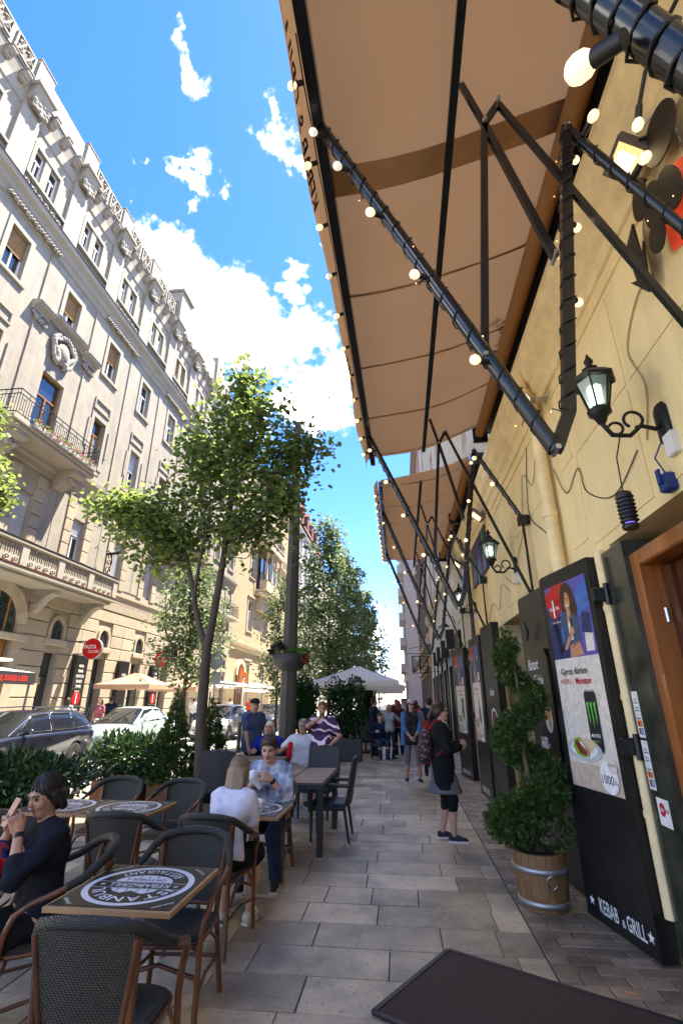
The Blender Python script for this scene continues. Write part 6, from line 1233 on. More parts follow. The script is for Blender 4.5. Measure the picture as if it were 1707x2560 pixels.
# green hedge screens in planters
def hedge(lab, x0, x1, y0, y1, zh, seed):
    t = box_planter('hedge_planter', lab, x0, x1, y0, y1, .62, M_anth, 'ivy hedge planters'); q = B()
    for i in range(8): x = x0 + .05 + (x1 - x0 - .1) * i / 7; q.bar((x, (y0 + y1) / 2, .5), (x, (y0 + y1) / 2, zh - .05), .012, .012, up=(1, 0, 0))
    for z in (.9, 1.4, 1.9): q.bar((x0 + .05, (y0 + y1) / 2, z), (x1 - .05, (y0 + y1) / 2, z), .012, .012)
    q.build('trellis', M_iron, t); bl = []
    rr = random.Random(seed)
    for i in range(44): bl.append(((rr.uniform(x0 + .1, x1 - .1), (y0 + y1) / 2 + rr.uniform(-.06, .06), rr.uniform(.72, zh - .1)), (.26, .2, .26)))
    leaf_blob('ivy', t, bl, 5200, .08, [leafm('ivy leaf', (.022, .06, .014), .2, .4), leafm('ivy leaf dark', (.012, .036, .01), .15, .4)], seed, .8, -.3); return t
hedge('ivy hedge in anthracite planter at the pavement, right of the woman in the patterned dress', -2.2, -1.25, 15.6, 16.1, 2.3, 5); hedge('ivy hedge in anthracite planter behind the lamp post', -3.6, -2.55, 15.3, 15.8, 2.25, 6); hedge('ivy hedge farther back beside the parasol', -1.9, -1.2, 22.2, 22.7, 2.1, 7)
# bollards
for i, (x, y, lab) in enumerate([(-6.3, 9.95, 'dark bollard behind the woman with the phone'), (-6.25, 13.2, 'dark bollard beside the rust-orange planter'), (-5.7, 18.0, 'dark bollard by the man in the cap'), (-6.3, 21.5, 'dark bollard by the bicycle')]):
    q = B(); q.lathe([(.085, 0), (.085, .03), (.07, .05), (.068, .88), (.06, .93), (.03, .95)], (x, y, 0), 14); tag(q.build('bollard', mat('dark bollard paint', (.03, .03, .033), .5)), lab, 'bollard', 'bollards along the kerb')
q = B(); q.cyl((-4.35, 9.5, 0), (-4.35, 9.5, .9), .03, n=10); tag(q.build('steel_post', mat('pale steel post', (.5, .5, .5), .4, metal=.6)), 'thin pale steel post beside the nearer cone conifer', 'post')
# traffic sign seen from behind
t = thing('traffic_sign', 'back of a grey traffic sign with a plate below, by the forked tree', 'traffic sign', (-5.45, 14.5, 0)); q = B(); q.cyl((-5.45, 14.5, 0), (-5.45, 14.5, 3.0), .03, n=8); q.build('pole', M_steel, t); q = B(); q.cyl((-5.45, 14.47, 2.75), (-5.45, 14.45, 2.75), .24, n=20); q.build('disc', mat('sign back', (.25, .26, .28), .5), t); q = B(); q.box(-5.65, -5.25, 14.44, 14.46, 2.1, 2.45); q.build('plate', mat('sign back', (.25, .26, .28)), t)
# ================================================================ parasols and awnings across the street
def parasol(lab, c, s, z0, z1, m, n=4, mast=True, rot=math.pi / 4, val=.18, group='parasols'):
    t = thing('parasol', lab, 'parasol', (c[0], c[1], 0), group=group); q = B(); K = 8
    ring = [(c[0] + s * math.cos(rot + 2 * math.pi * i / n), c[1] + s * math.sin(rot + 2 * math.pi * i / n)) for i in range(n)]
    for i in range(n):
        a, e = Vector((*ring[i], z0)), Vector((*ring[(i + 1) % n], z0)); top = Vector((c[0], c[1], z1))
        def S(u, v): p = a.lerp(e, u).lerp(top, v); p.z -= .10 * math.sin(math.pi * v) * math.sin(math.pi * u) + .06 * math.sin(math.pi * v) * .5; return p
        q.grid(S, 6, 6, 0, False); q.grid(lambda u, v: a.lerp(e, u) + Vector((0, 0, -val * v - .0)), 6, 1, 0, False)
    q.build('canopy', m, t); q = B()
    for i in range(n): q.bar((*ring[i], z0 - .01), (c[0], c[1], z1 - .06), .025, .025)
    q.build('ribs', M_steel, t); q = B(); q.cyl((c[0], c[1], 0), (c[0], c[1], z1 + .08), .035, n=10); q.build('mast', mat('dark mast', (.06, .05, .045), .5), t); q = B(); q.box(c[0] - .4, c[0] + .4, c[1] - .4, c[1] + .4, 0, .08, bev=.02); q.build('base', M_anth, t); q = B(); q.lathe([(.09, -.05), (.06, .04), (.02, .1)], (c[0], c[1], z1), 10); q.build('finial', M_anth, t); return t
def cloth(key, c, tr=.35):
    m = mat(key, c, .85, var=.05, vs=3, spec=.1); nt = m.node_tree; N = nt.nodes; L = nt.links; t_ = N.new('ShaderNodeBsdfTranslucent'); t_.inputs[0].default_value = (*c, 1); ms = N.new('ShaderNodeMixShader'); ms.inputs[0].default_value = tr; L.new(N['Principled BSDF'].outputs[0], ms.inputs[1]); L.new(t_.outputs[0], ms.inputs[2]); L.new(ms.outputs[0], N['Material Output'].inputs['Surface']); return m
M_pcream = cloth('cream parasol cloth', (.8, .76, .7)); M_ptan = cloth('peach parasol cloth', (.5, .35, .24)); M_awhite = cloth('white awning cloth', (.72, .70, .66))
parasol('big cream parasol over the terrace behind the ivy hedge', (-1.55, 18.4), 2.05, 2.28, 2.85, M_pcream); parasol('second cream parasol, lower and farther back', (-1.2, 23.5), 1.9, 2.25, 2.7, M_pcream); parasol('third cream parasol in the distance down the pavement', (-1.3, 29.5), 1.9, 2.2, 2.65, M_pcream)
parasol('peach parasol across the street in front of the red round sign', (-11.7, 21.6), 1.75, 2.3, 2.85, M_ptan, group='peach parasols across the street'); parasol('second peach parasol across the street, partly behind the first', (-10.9, 24.6), 1.7, 2.25, 2.75, M_ptan, group='peach parasols across the street')
def shop_awning(lab, y0, y1, z0, z1, out, m, post=True, group='awnings across the street'):
    t = thing('shop_awning', lab, 'awning', (FX, (y0 + y1) / 2, z0), group=group); q = B(); X1 = FX + out
    q.grid(lambda u, v: (FX + .1 + (out - .1) * v, y0 + (y1 - y0) * u, z1 + (z0 - z1) * v - .06 * math.sin(math.pi * v)), 10, 6, 0, False); q.grid(lambda u, v: (X1 + .01 * math.sin(u * 50), y0 + (y1 - y0) * u, z0 - .3 * v), 40, 2, 0, False); q.build('canopy', m, t)
    q = B(); q.bar((X1, y0, z0), (X1, y1, z0), .05, .05); q.build('front_bar', M_steel, t)
    if post:
        for y in (y0 + .1, y1 - .1): q = B(); q.bar((X1 - .05, y, 0), (X1 - .05, y, z0), .08, .08, up=(1, 0, 0)); q.build('post', mat('dark mast', (.06, .05, .045)), t)
    return t
shop_awning('white awning with smile marks over a terrace across the street', 29.6, 34.3, 2.68, 3.2, 2.2, M_awhite); shop_awning('cream awning beyond the smile-marked one across the street', 36, 43, 2.55, 3.0, 2.2, M_pcream, False); shop_awning('pale awning farther along across the street', 44, 52, 2.6, 3.1, 2.2, M_awhite, False)
q = B(); [q.tube([(FX + 2.225, y + .22 * math.cos(a), 2.55 + .1 * math.sin(a)) for a in np.linspace(3.5, 5.9, 8)], .02, 5) for y in (30.3, 31.6, 33.0, 34.0)]; tag(q.build('awning_marks', M_black), 'dark smile marks along the white awning edge', 'lettering')
# corner kiosk awning
t = thing('kiosk_awning', 'white and black kiosk awning reading BBQ, BURGER & BEER at the left edge', 'awning', (-12.4, 13.6, 2.1)); q = B(); X1 = -11.5; q.add([(FX + .1, 12.0, 2.75), (FX + .1, 14.95, 2.75), (X1, 14.9, 2.48), (X1, 12.0, 2.48)], [(0, 1, 2, 3)]); q.box(FX + .15, X1 - .3, 12, 14.2, 2.78, 2.86, bev=.02); q.build('canopy', M_awhite, t); q = B(); q.box(X1, X1 + .03, 12.0, 14.9, 2.12, 2.475); vb = q.build('fascia', mat('dark fascia', (.03, .028, .03), .5), t); q = B(); fk = lambda u, v: (X1 + .034, 13.95 + u, 2.22 + v); text_on(q, 'BBQ, BURGER & BEER', fk, .155, 0, 0, bold=.018, squeeze=.62); q.build('lettering', mat('red sign letters', (.62, .03, .015), .5), vb)
q = B(); q.box(FX + .3, X1 - .5, 12.2, 13.6, .08, 1.1); q.box(FX + .2, X1 - .35, 12.1, 13.7, 1.1, 1.16); q.build('counter', M_black, t); q = B(); q.bar((X1 - .1, 14.85, .07), (X1 - .1, 14.85, 2.48), .05, .05, up=(1, 0, 0)); q.build('post', M_steel, t)
# round red signs and menu pillars of the shops opposite
M_sred = mat('red sign face', (.55, .008, .01), .35); M_swhite = mat('white letters', (.8, .8, .8), .5)
def round_sign(lab, y, z, lines, r=.42):
    t = thing('round_sign', lab, 'sign', (FX, y, z)); X = -12.6; q = B(); q.cyl((X, y - .07, z), (X, y + .07, z), r, n=36); q.build('rim', mat('grey rim', (.3, .3, .3), .4, metal=.5), t); q = B(); q.cyl((X, y - .076, z), (X, y - .0701, z), r * .94, n=36); fc = q.build('face', M_sred, t); q = B()
    for (s_, h, u, v, sq) in lines: text_on(q, s_, lambda a, c: (X + a, y - .08, z + c), h, u, v, bold=.012, squeeze=sq)
    q.build('lettering', M_swhite, fc); q = B(); q.bar((FX, y, z + .3), (X - r * .6, y, z + .3), .04, .04); q.bar((FX, y, z - .2), (X - r * .9, y, z - .2), .04, .04); q.build('bracket', M_iron, t)
round_sign('round red sign reading PASTA CULTURE on the stone house', 19.35, 3.65, [('PASTA', .16, -.08, .0, .85), ('CULTURE', .1, .08, -.16, .8)]); round_sign('round red sign reading SOUP CULTURE half hidden by a tree', 25.6, 3.7, [('SOUP', .16, -.05, .0, .9), ('CULTURE', .1, .08, -.16, .8)])
def menu_pillar(lab, y, lines, red=False):
    t = thing('menu_pillar', lab, 'sign', (FX + .25, y, 0), group='black menu pillars opposite'); q = B(); X = FX + .28; q.box(FX + .08, X, y - .4, y + .4, .1, 3.42, bev=.01); q.build('panel', M_black, t); q = B(); f = lambda u, v: (X + .003, y + u, v)
    for k, s_ in enumerate(lines): text_on(q, s_, f, .11, 0, 2.95 - k * .2, bold=.012, squeeze=.7)
    text_on(q, 'TODAY\'S', f, .1, 0, 1.25, bold=.01, squeeze=.7); text_on(q, 'SPECIAL', f, .1, 0, 1.08, bold=.01, squeeze=.7); q.build('lettering', M_swhite, t)
    if red: q = B(); disc(q, f, 0, 1.75, .26, 0); o = q.build('red_disc', M_sred, t); q = B(); rect(q, lambda u, v: (X + .006, y + u, v), -.025, .025, 1.55, 1.95); q.build('mark', M_swhite, o)
    for z in (.5, 1.45, 2.1): q = B(); q.box(X, X + .02, y - .38, y + .38, z - .012, z + .012); q.build('rail', M_steel, t)
menu_pillar('tall black menu pillar with red pepper disc under the PASTA sign', 19.75, ['PASTA', 'PENNE', 'GNOCCHI', 'SALADS', 'COFFEE', 'MENU'], True); menu_pillar('tall black menu pillar between two shop doors, left of the peach parasol', 23.1, ['', 'SOUPS', 'CURRY', 'WRAPS', 'JUICE'], False); menu_pillar('tall black menu pillar behind the peach parasol', 26.3, ['SOUP', 'CREAM', 'BREAD', 'SWEETS', 'WATER'], True)
q = B(); hp = [(0, 0), (.16, 0), (.16, .5), (.25, .6), (.4, .6), (.45, .5), (.45, 0), (.6, 0), (.6, .6), (.5, .75), (.3, .75), (.16, .68), (.16, 1.1), (0, 1.1)]; q.prism(hp, (0, .1), fn=lambda u, v, w: (-12.3 + w * 0 + u, 38.0 - w, 2.9 + v)); tag(q.build('letter_sign', mat('orange sign', (.7, .13, .01), .4)), 'orange letter h sign on the far corner of the limestone house', 'sign')
# ================================================================ cars
M_tyre = mat('tyre rubber', (.015, .015, .016), .85); M_rim = mat('alloy rim', (.55, .55, .56), .35, metal=.9); M_trim = mat('black car trim', (.012, .012, .013), .5); M_cgl = mat('car glass', (.012, .015, .017), .03, spec=.9, ior=1.5); M_lampg = mat('clear lamp', (.5, .52, .55), .08, spec=.8); M_tail = mat('tail lamp red', (.35, .006, .006), .15); M_chrome = mat('chrome', (.7, .7, .7), .12, metal=1)
wq = B(); wq.lathe([(.2, -.1), (.29, -.105), (.315, -.07), (.318, .07), (.29, .105), (.2, .1)], n=28); TYRE = wq.mesh('tyre', M_tyre)
wq = B(); wq.lathe([(.205, .06), (.21, .1), (.19, .098), (.185, .05)], n=28)
for i in range(12):
    a = 2 * math.pi * i / 12; ca, sa = math.cos(a), math.sin(a); wq.bar((.05 * ca, .05 * sa, .092), (.195 * ca, .195 * sa, .082), .028, .02)
wq.lathe([(.06, .07), (.055, .1), (.02, .105)], n=14); RIM = wq.mesh('rim', M_rim); wq = B(); wq.lathe([(.19, .03), (.001, .035)], n=20); DISCM = wq.mesh('brake_disc', mat('brake shadow', (.03, .03, .03), .6))  # brake disc in one even dark grey, filling the wheel behind the spokes
def car(lab, loc, rz, paint, st, cab, wins, wheels, spec, cat='car', name='parked_car', group='cars parked opposite'):
    """st: body stations (x, z bottom, z shoulder, z top, half width); cab: (x, z base, z roof, half width base, half width roof)"""
    t = thing(name, lab, cat, loc, rz, group=group); q = B(); sec = []
    for (x, zb, zs, zt, w) in st:
        h = [(0, zb), (.82 * w, zb), (.96 * w, zb + .06), (w, zb + .2), (w * 1.0, (zb + zs) / 2 + .02), (.985 * w, zs - .10), (.955 * w, zs - .02), (.86 * w, min(zs + .012, zt + .0)), (.5 * w, zt), (0, zt + .004)]
        sec.append([(x, y, z) for y, z in h] + [(x, -y, z) for y, z in h[-2:0:-1]])
    m = len(sec[0]); q.add([p for s_ in sec for p in s_], [(i * m + j, i * m + (j + 1) % m, (i + 1) * m + (j + 1) % m, (i + 1) * m + j) for i in range(len(sec) - 1) for j in range(m)] + [tuple(range(m)), tuple(range((len(sec) - 1) * m, len(sec) * m))[::-1]], 0, True)
    body = q.build('body', paint, t, True); cut = B()
    for wx in wheels:
        for sg in (-1, 1): cut.cyl((wx, sg * .62, .315), (wx, sg * 1.2, .315), .365, n=28, smooth=False)
    co = cut.build('arch_cutter', M_trim, t, True); md = body.modifiers.new('arch', 'BOOLEAN'); md.object = co; md.operation = 'DIFFERENCE'; md.solver = 'EXACT'
    sb = None
    bpy.context.view_layer.update(); dg = bpy.context.evaluated_depsgraph_get(); me = bpy.data.meshes.new_from_object(body.evaluated_get(dg)); body.modifiers.clear(); body.data = me; bpy.data.objects.remove(co)
    me.materials.clear(); me.materials.append(paint)
    # cabin
    q = B(); sec = []
    for (x, zb, zr, wb, wr) in cab:
        e = zr - zb; h = [(wb, zb), (wb + (wr - wb) * .5, zb + e * .52), (wr, zb + e * .9), (wr * .86, zb + e * .985), (wr * .45, zr), (0, zr + .008)]; sec.append([(x - (0 if e < .05 else 0), y, z) for y, z in h] + [(x, -y, z) for y, z in h[-2::-1]])
    m = len(sec[0]); n = len(sec); fs = []; mi = []
    for i in range(n - 1):
        for j in range(m - 1):
            q.add([sec[i][j], sec[i][j + 1], sec[i + 1][j + 1], sec[i + 1][j]], [(0, 1, 2, 3)], 1 if (i in spec.get('glass', (0, n - 2)) and 2 <= j < m - 3) else 0, True)
    cb = q.build('cabin', [paint, M_cgl], t, True)
    bm = bmesh.new(); bm.from_mesh(cb.data); bmesh.ops.remove_doubles(bm, verts=bm.verts, dist=.001); bmesh.ops.recalc_face_normals(bm, faces=bm.faces); bm.to_mesh(cb.data); bm.free()
    def side(x, tt, sg, off=.006):
        for a, c in zip(cab[:-1], cab[1:]):
            if min(a[0], c[0]) <= x <= max(a[0], c[0]):
                f = (x - a[0]) / (c[0] - a[0] or 1); zb, zr, wb, wr = [a[k] + (c[k] - a[k]) * f for k in (1, 2, 3, 4)]; k = tt / .9; return (x, sg * (wb + (wr - wb) * k + off), zb + (zr - zb) * tt)
        return (x, sg * .7, 1)
    def top_z(z): return z
    for sg in (-1, 1):
        for wn in wins:
            q = B(); pts = []
            for (x, z) in wn:
                # convert absolute height to fraction
                for a, c in zip(cab[:-1], cab[1:]):
                    if min(a[0], c[0]) <= x <= max(a[0], c[0]): f = (x - a[0]) / (c[0] - a[0] or 1); zb = a[1] + (c[1] - a[1]) * f; zr = a[2] + (c[2] - a[2]) * f; break
                pts.append(side(x, (z - zb) / max(zr - zb, .05), sg))
            q.add(pts, [tuple(range(len(pts)))]); q.build('side_window', M_cgl, cb, True)
            q = B(); q.tube(pts, .009, 4, closed=True); q.build('window_trim', spec.get('wtrim', M_trim), cb, True)
        q = B(); mx, mz = spec['mirror']; mw = cab[1][3]; q.sphere((mx, sg * (mw + .13), mz), .1, 8, sc=(.6, 1.1, .75)); q.bar((mx, sg * (mw - .05), mz - .05), (mx, sg * (mw + .1), mz - .02), .05, .04); q.build('mirror', spec.get('mirm', paint), t, True)
        W = max(s_[4] for s_ in st)
        for hx, hz in spec.get('handles', ()): q = B(); q.bar((hx - .09, sg * (W * .985 + .012), hz), (hx + .09, sg * (W * .985 + .012), hz), .03, .035); q.build('door_handle', paint if not spec.get('chromeh') else M_chrome, t, True)
        for dx in spec.get('seams', ()): q = B(); q.bar((dx, sg * (W + .001), .35), (dx, sg * (W * .975 + .001), spec['belt'] - .02), .006, .008, up=(1, 0, 0)); q.build('door_seam', M_trim, t, True)
        fx = st[-1][0] if st[-1][0] > 0 else st[0][0]; q = B(); hl = spec['head']; q.add([(x, sg * y, z) for x, y, z in hl], [tuple(range(len(hl)))]); q.build('headlight', M_lampg, t, True)
        tl = spec['tail']; q = B(); q.add([(x, sg * y, z) for x, y, z in tl], [tuple(range(len(tl)))]); q.build('tail_light', M_tail, t, True)
        if 'rail' in spec: a, c, z, y = spec['rail']; q = B(); q.tube([(a, sg * y, z - .06), (a - .1, sg * y, z), ((a + c) / 2, sg * y, z + .02), (c + .1, sg * y, z - .01), (c, sg * y, z - .06)], .016, 6); q.build('roof_rail', M_trim, t, True)
    q = B(); g_ = spec['grille']; q.add(g_, [tuple(range(len(g_)))]); gr = q.build('grille', M_trim, t, True)
    for k in range(4): z = min(p[2] for p in g_) + .03 + k * .045; xx = max(p[0] for p in g_) + .006; yy = max(p[1] for p in g_) * .92; q = B(); q.bar((xx, -yy, z), (xx, yy, z), .012, .012); q.build('grille_bar', M_chrome, gr, True)
    px = max(s_[0] for s_ in st); q = B(); q.box(px - .02, px + .012, -.26, .26, .36, .47); q.build('number_plate', mat('number plate', (.75, .75, .74), .5), t, True)
    q = B(); q.box(px - .25, px - .01, -.7, .7, .17, .3); q.box(-px + .1, px - .4, -.75, .75, .16, .24); q.build('underbody', M_trim, t, True)
    for wx in wheels:
        for sg in (-1, 1):
            W = max(s_[4] for s_ in st); o = link('wheel', TYRE, t, True); o.location = (wx, sg * (W - .115), .316); o.rotation_euler = (R(-90) * sg, 0, 0); link('rim', RIM, o, True); link('brake_disc', DISCM, o, True)
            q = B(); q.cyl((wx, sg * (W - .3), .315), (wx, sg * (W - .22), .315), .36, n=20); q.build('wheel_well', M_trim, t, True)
    return t
def paint(key, c, metal=.35, rough=.32): return mat(key, c, rough, metal=metal, coat=.6, spec=.4)
wagon = [(-2.38, .38, .72, .74, .66), (-2.34, .27, .86, .88, .80), (-2.1, .2, .93, .95, .87), (-1.5, .2, .94, .96, .885), (0, .19, .93, .95, .89), (1.0, .19, .91, .94, .885), (1.35, .2, .88, .93, .88), (1.9, .2, .80, .86, .85), (2.2, .22, .70, .76, .78), (2.36, .28, .60, .64, .66), (2.4, .36, .52, .55, .55)]
wcab = [(1.05, .92, .93, .80, .74), (.25, .93, 1.42, .80, .60), (-.4, .935, 1.465, .81, .61), (-1.4, .94, 1.455, .80, .60), (-1.95, .94, 1.40, .78, .58), (-2.3, .93, .96, .74, .66)]
car('dark blue estate car with roof rails parked at the left edge', (-9.8, 12.35, -.03), R(-90), paint('dark blue car paint', (.007, .008, .016), .15), wagon, wcab, [[(.78, .97), (.24, 1.36), (-.34, 1.40), (-.36, .985)], [(-.44, .985), (-.42, 1.40), (-1.18, 1.39), (-1.3, .99)], [(-1.38, 1.0), (-1.26, 1.39), (-1.75, 1.35), (-1.98, 1.12), (-2.0, 1.02)]], (1.42, -1.36), dict(mirror=(.62, 1.0), handles=((-.25, .82), (-1.2, .84)), seams=(.72, -.4, -1.35), belt=.92, head=[(2.22, .42, .62), (2.08, .78, .64), (2.0, .80, .74), (2.2, .45, .72)], tail=[(-2.25, .74, .66), (-2.05, .872, .68), (-2.03, .868, .9), (-2.28, .70, .9)], rail=(.15, -1.95, 1.52, .56), grille=[(2.385, -.4, .42), (2.385, .4, .42), (2.31, .42, .6), (2.31, -.42, .6)], wtrim=M_chrome, mirm=paint('dark blue car paint', (.007, .008, .016))))
sed = [(-2.3, .4, .80, .84, .6), (-2.26, .28, .92, .98, .76), (-2.0, .2, .96, 1.02, .85), (-1.4, .2, .97, 1.0, .88), (0, .19, .94, .96, .885), (1.0, .19, .91, .95, .88), (1.3, .2, .89, .95, .875), (1.8, .2, .82, .89, .85), (2.12, .22, .72, .78, .78), (2.28, .28, .62, .66, .66), (2.32, .36, .54, .57, .55)]
scab = [(1.12, .93, .945, .79, .74), (.25, .95, 1.44, .79, .58), (-.4, .96, 1.485, .80, .60), (-.95, .965, 1.45, .79, .58), (-1.75, .99, 1.03, .74, .66)]
car('mint-silver sedan parked behind the laurel bush', (-9.85, 18.1, -.03), R(-90), paint('mint silver car paint', (.42, .51, .50), .45), sed, scab, [[(.82, .99), (.25, 1.37), (-.32, 1.41), (-.34, 1.01)], [(-.42, 1.01), (-.40, 1.41), (-.88, 1.38), (-1.05, 1.03)], [(-1.12, 1.03), (-.97, 1.36), (-1.3, 1.2), (-1.42, 1.06)]], (1.4, -1.3), dict(mirror=(.62, 1.03), handles=((-.22, .86), (-1.0, .88)), seams=(.72, -.38, -1.2), belt=.94, head=[(2.2, .42, .60), (1.95, .79, .66), (1.78, .80, .80), (2.1, .5, .74)], tail=[(-2.2, .6, .7), (-2.0, .84, .72), (-2.0, .83, .88), (-2.22, .6, .88)], grille=[(2.31, -.34, .46), (2.31, .34, .46), (2.2, .38, .66), (2.2, -.38, .66)], chromeh=True))
hat = [(-2.05, .4, .7, .72, .62), (-2.0, .25, .88, .9, .8), (-1.7, .2, .94, .96, .86), (-1.0, .2, .95, .97, .875), (0, .19, .94, .96, .88), (.9, .19, .93, .96, .87), (1.2, .2, .9, .97, .86), (1.6, .2, .82, .88, .83), (1.9, .22, .7, .74, .74), (2.02, .3, .58, .6, .6)]
hcab = [(1.2, .94, .955, .78, .74), (.3, .95, 1.46, .78, .58), (-.4, .96, 1.51, .79, .6), (-1.3, .96, 1.47, .78, .58), (-1.75, .95, 1.25, .75, .6), (-1.95, .92, .95, .72, .66)]
car('silver hatchback beside the man in the cap', (-8.55, 24.2, -.03), R(-90), paint('silver car paint', (.55, .57, .60), .5), hat, hcab, [[(.95, .99), (.3, 1.39), (-.38, 1.43), (-.4, 1.01)], [(-.5, 1.01), (-.48, 1.43), (-1.2, 1.4), (-1.4, 1.03)]], (1.3, -1.25), dict(mirror=(.7, 1.04), handles=((-.3, .86),), seams=(.8, -.45), belt=.94, head=[(1.95, .38, .56), (1.78, .76, .66), (1.45, .8, .86), (1.72, .5, .76)], tail=[(-1.95, .66, .8), (-1.8, .83, .8), (-1.8, .8, 1.0), (-1.95, .66, 1.0)], grille=[(2.03, -.4, .36), (2.03, .4, .36), (1.99, .42, .5), (1.99, -.42, .5)]))
for i, (lab, loc, rz, key, c) in enumerate([('dark grey hatchback parked behind the silver one', (-8.0, 31.0, -.03), -90, 'dark grey car paint', (.03, .035, .04)), ('pale car far down the parked row', (-8.6, 37.5, -.03), -90, 'white car paint', (.6, .6, .6)), ('dark car at the far end of the parked row', (-8.8, 44, -.03), -90, 'black car paint', (.02, .02, .025))]):
    car(lab, loc, R(rz), paint(key, c), hat, hcab, [[(.95, .99), (.3, 1.39), (-.38, 1.43), (-.4, 1.01)], [(-.5, 1.01), (-.48, 1.43), (-1.2, 1.4), (-1.4, 1.03)]], (1.3, -1.25), dict(mirror=(.7, 1.04), handles=((-.3, .86),), seams=(.8, -.45), belt=.94, head=[(1.95, .38, .56), (1.78, .76, .66), (1.45, .8, .86), (1.72, .5, .76)], tail=[(-1.95, .66, .8), (-1.8, .83, .8), (-1.8, .8, 1.0), (-1.95, .66, 1.0)], grille=[(2.03, -.4, .36), (2.03, .4, .36), (1.99, .42, .5), (1.99, -.42, .5)]))
# bicycle leaning by the bollard
t = thing('bicycle', 'bicycle parked at the kerb before the silver hatchback', 'bicycle', (-5.9, 19.2, 0), R(95)); 
for x in (-.52, .52):
    q = B(); q.tube([(x + .33 * math.cos(a), 0, .34 + .33 * math.sin(a)) for a in np.linspace(0, 6.28, 29)[:-1]], .018, 6, closed=True); wh = q.build('wheel', M_tyre, t, True); q = B(); [q.tube([(x, .0, .34), (x + .32 * math.cos(a), 0, .34 + .32 * math.sin(a))], .003, 3) for a in np.linspace(0, 6.28, 17)[:-1]]; q.build('spokes', M_chrome, wh, True)
q = B(); [q.tube(p, .017, 6) for p in ([(-.52, 0, .34), (-.12, 0, .3), (.32, 0, .72), (-.22, 0, .78), (-.12, 0, .3)], [(-.52, 0, .34), (-.22, 0, .76)], [(.52, 0, .34), (.36, 0, .78), (.33, 0, .95)])]; q.build('frame', mat('white bike paint', (.6, .6, .6), .3), t, True); q = B(); q.tube([(.3, -.28, 1.02), (.38, -.15, .98), (.34, 0, .96), (.38, .15, .98), (.3, .28, 1.02)], .013, 6); q.build('handlebar', M_trim, t, True); q = B(); q.sphere((-.24, 0, .88), .1, 8, sc=(1.4, .7, .4)); q.cyl((-.22, 0, .76), (-.24, 0, .87), .013); q.build('saddle', M_trim, t, True)
# ================================================================ cafe furniture
def weave_mat(key, c1, c2, scale=170):
    m = bpy.data.materials.new(key); m.use_nodes = True; nt = m.node_tree; N = nt.nodes; L = nt.links; b_ = N['Principled BSDF']; b_.inputs['Roughness'].default_value = .55
    tc = N.new('ShaderNodeTexCoord'); w1 = N.new('ShaderNodeTexWave'); w1.bands_direction = 'DIAGONAL'; w1.inputs['Scale'].default_value = scale / 6.3; w2 = N.new('ShaderNodeTexWave'); w2.bands_direction = 'Z'; w2.inputs['Scale'].default_value = scale / 6.3
    for w in (w1, w2): w.inputs['Distortion'].default_value = .4; L.new(tc.outputs['Object'], w.inputs['Vector'])
    mu = N.new('ShaderNodeMath'); mu.operation = 'MULTIPLY'; L.new(w1.outputs['Fac'], mu.inputs[0]); L.new(w2.outputs['Fac'], mu.inputs[1]); mx = N.new('ShaderNodeMixRGB'); L.new(mu.outputs[0], mx.inputs[0]); mx.inputs[1].default_value = (*c2, 1); mx.inputs[2].default_value = (*c1, 1); L.new(mx.outputs[0], b_.inputs['Base Color']); bp = N.new('ShaderNodeBump'); bp.inputs['Strength'].default_value = .8; bp.inputs['Distance'].default_value = .004; L.new(mu.outputs[0], bp.inputs['Height']); L.new(bp.outputs[0], b_.inputs['Normal']); return m
M_rattan = weave_mat('dark olive woven rattan', (.075, .066, .038), (.014, .012, .008), 230); M_wrap = weave_mat('wrapped dark rattan rim', (.05, .043, .028), (.012, .010, .008), 260)
M_bamboo = mat('brown bamboo cane', (.17, .062, .02), .38, c2=(.075, .027, .011), vs=7, stretch=(1, 1, .3), coat=.25); M_alu = mat('brushed aluminium', (.55, .55, .56), .3, metal=.9)
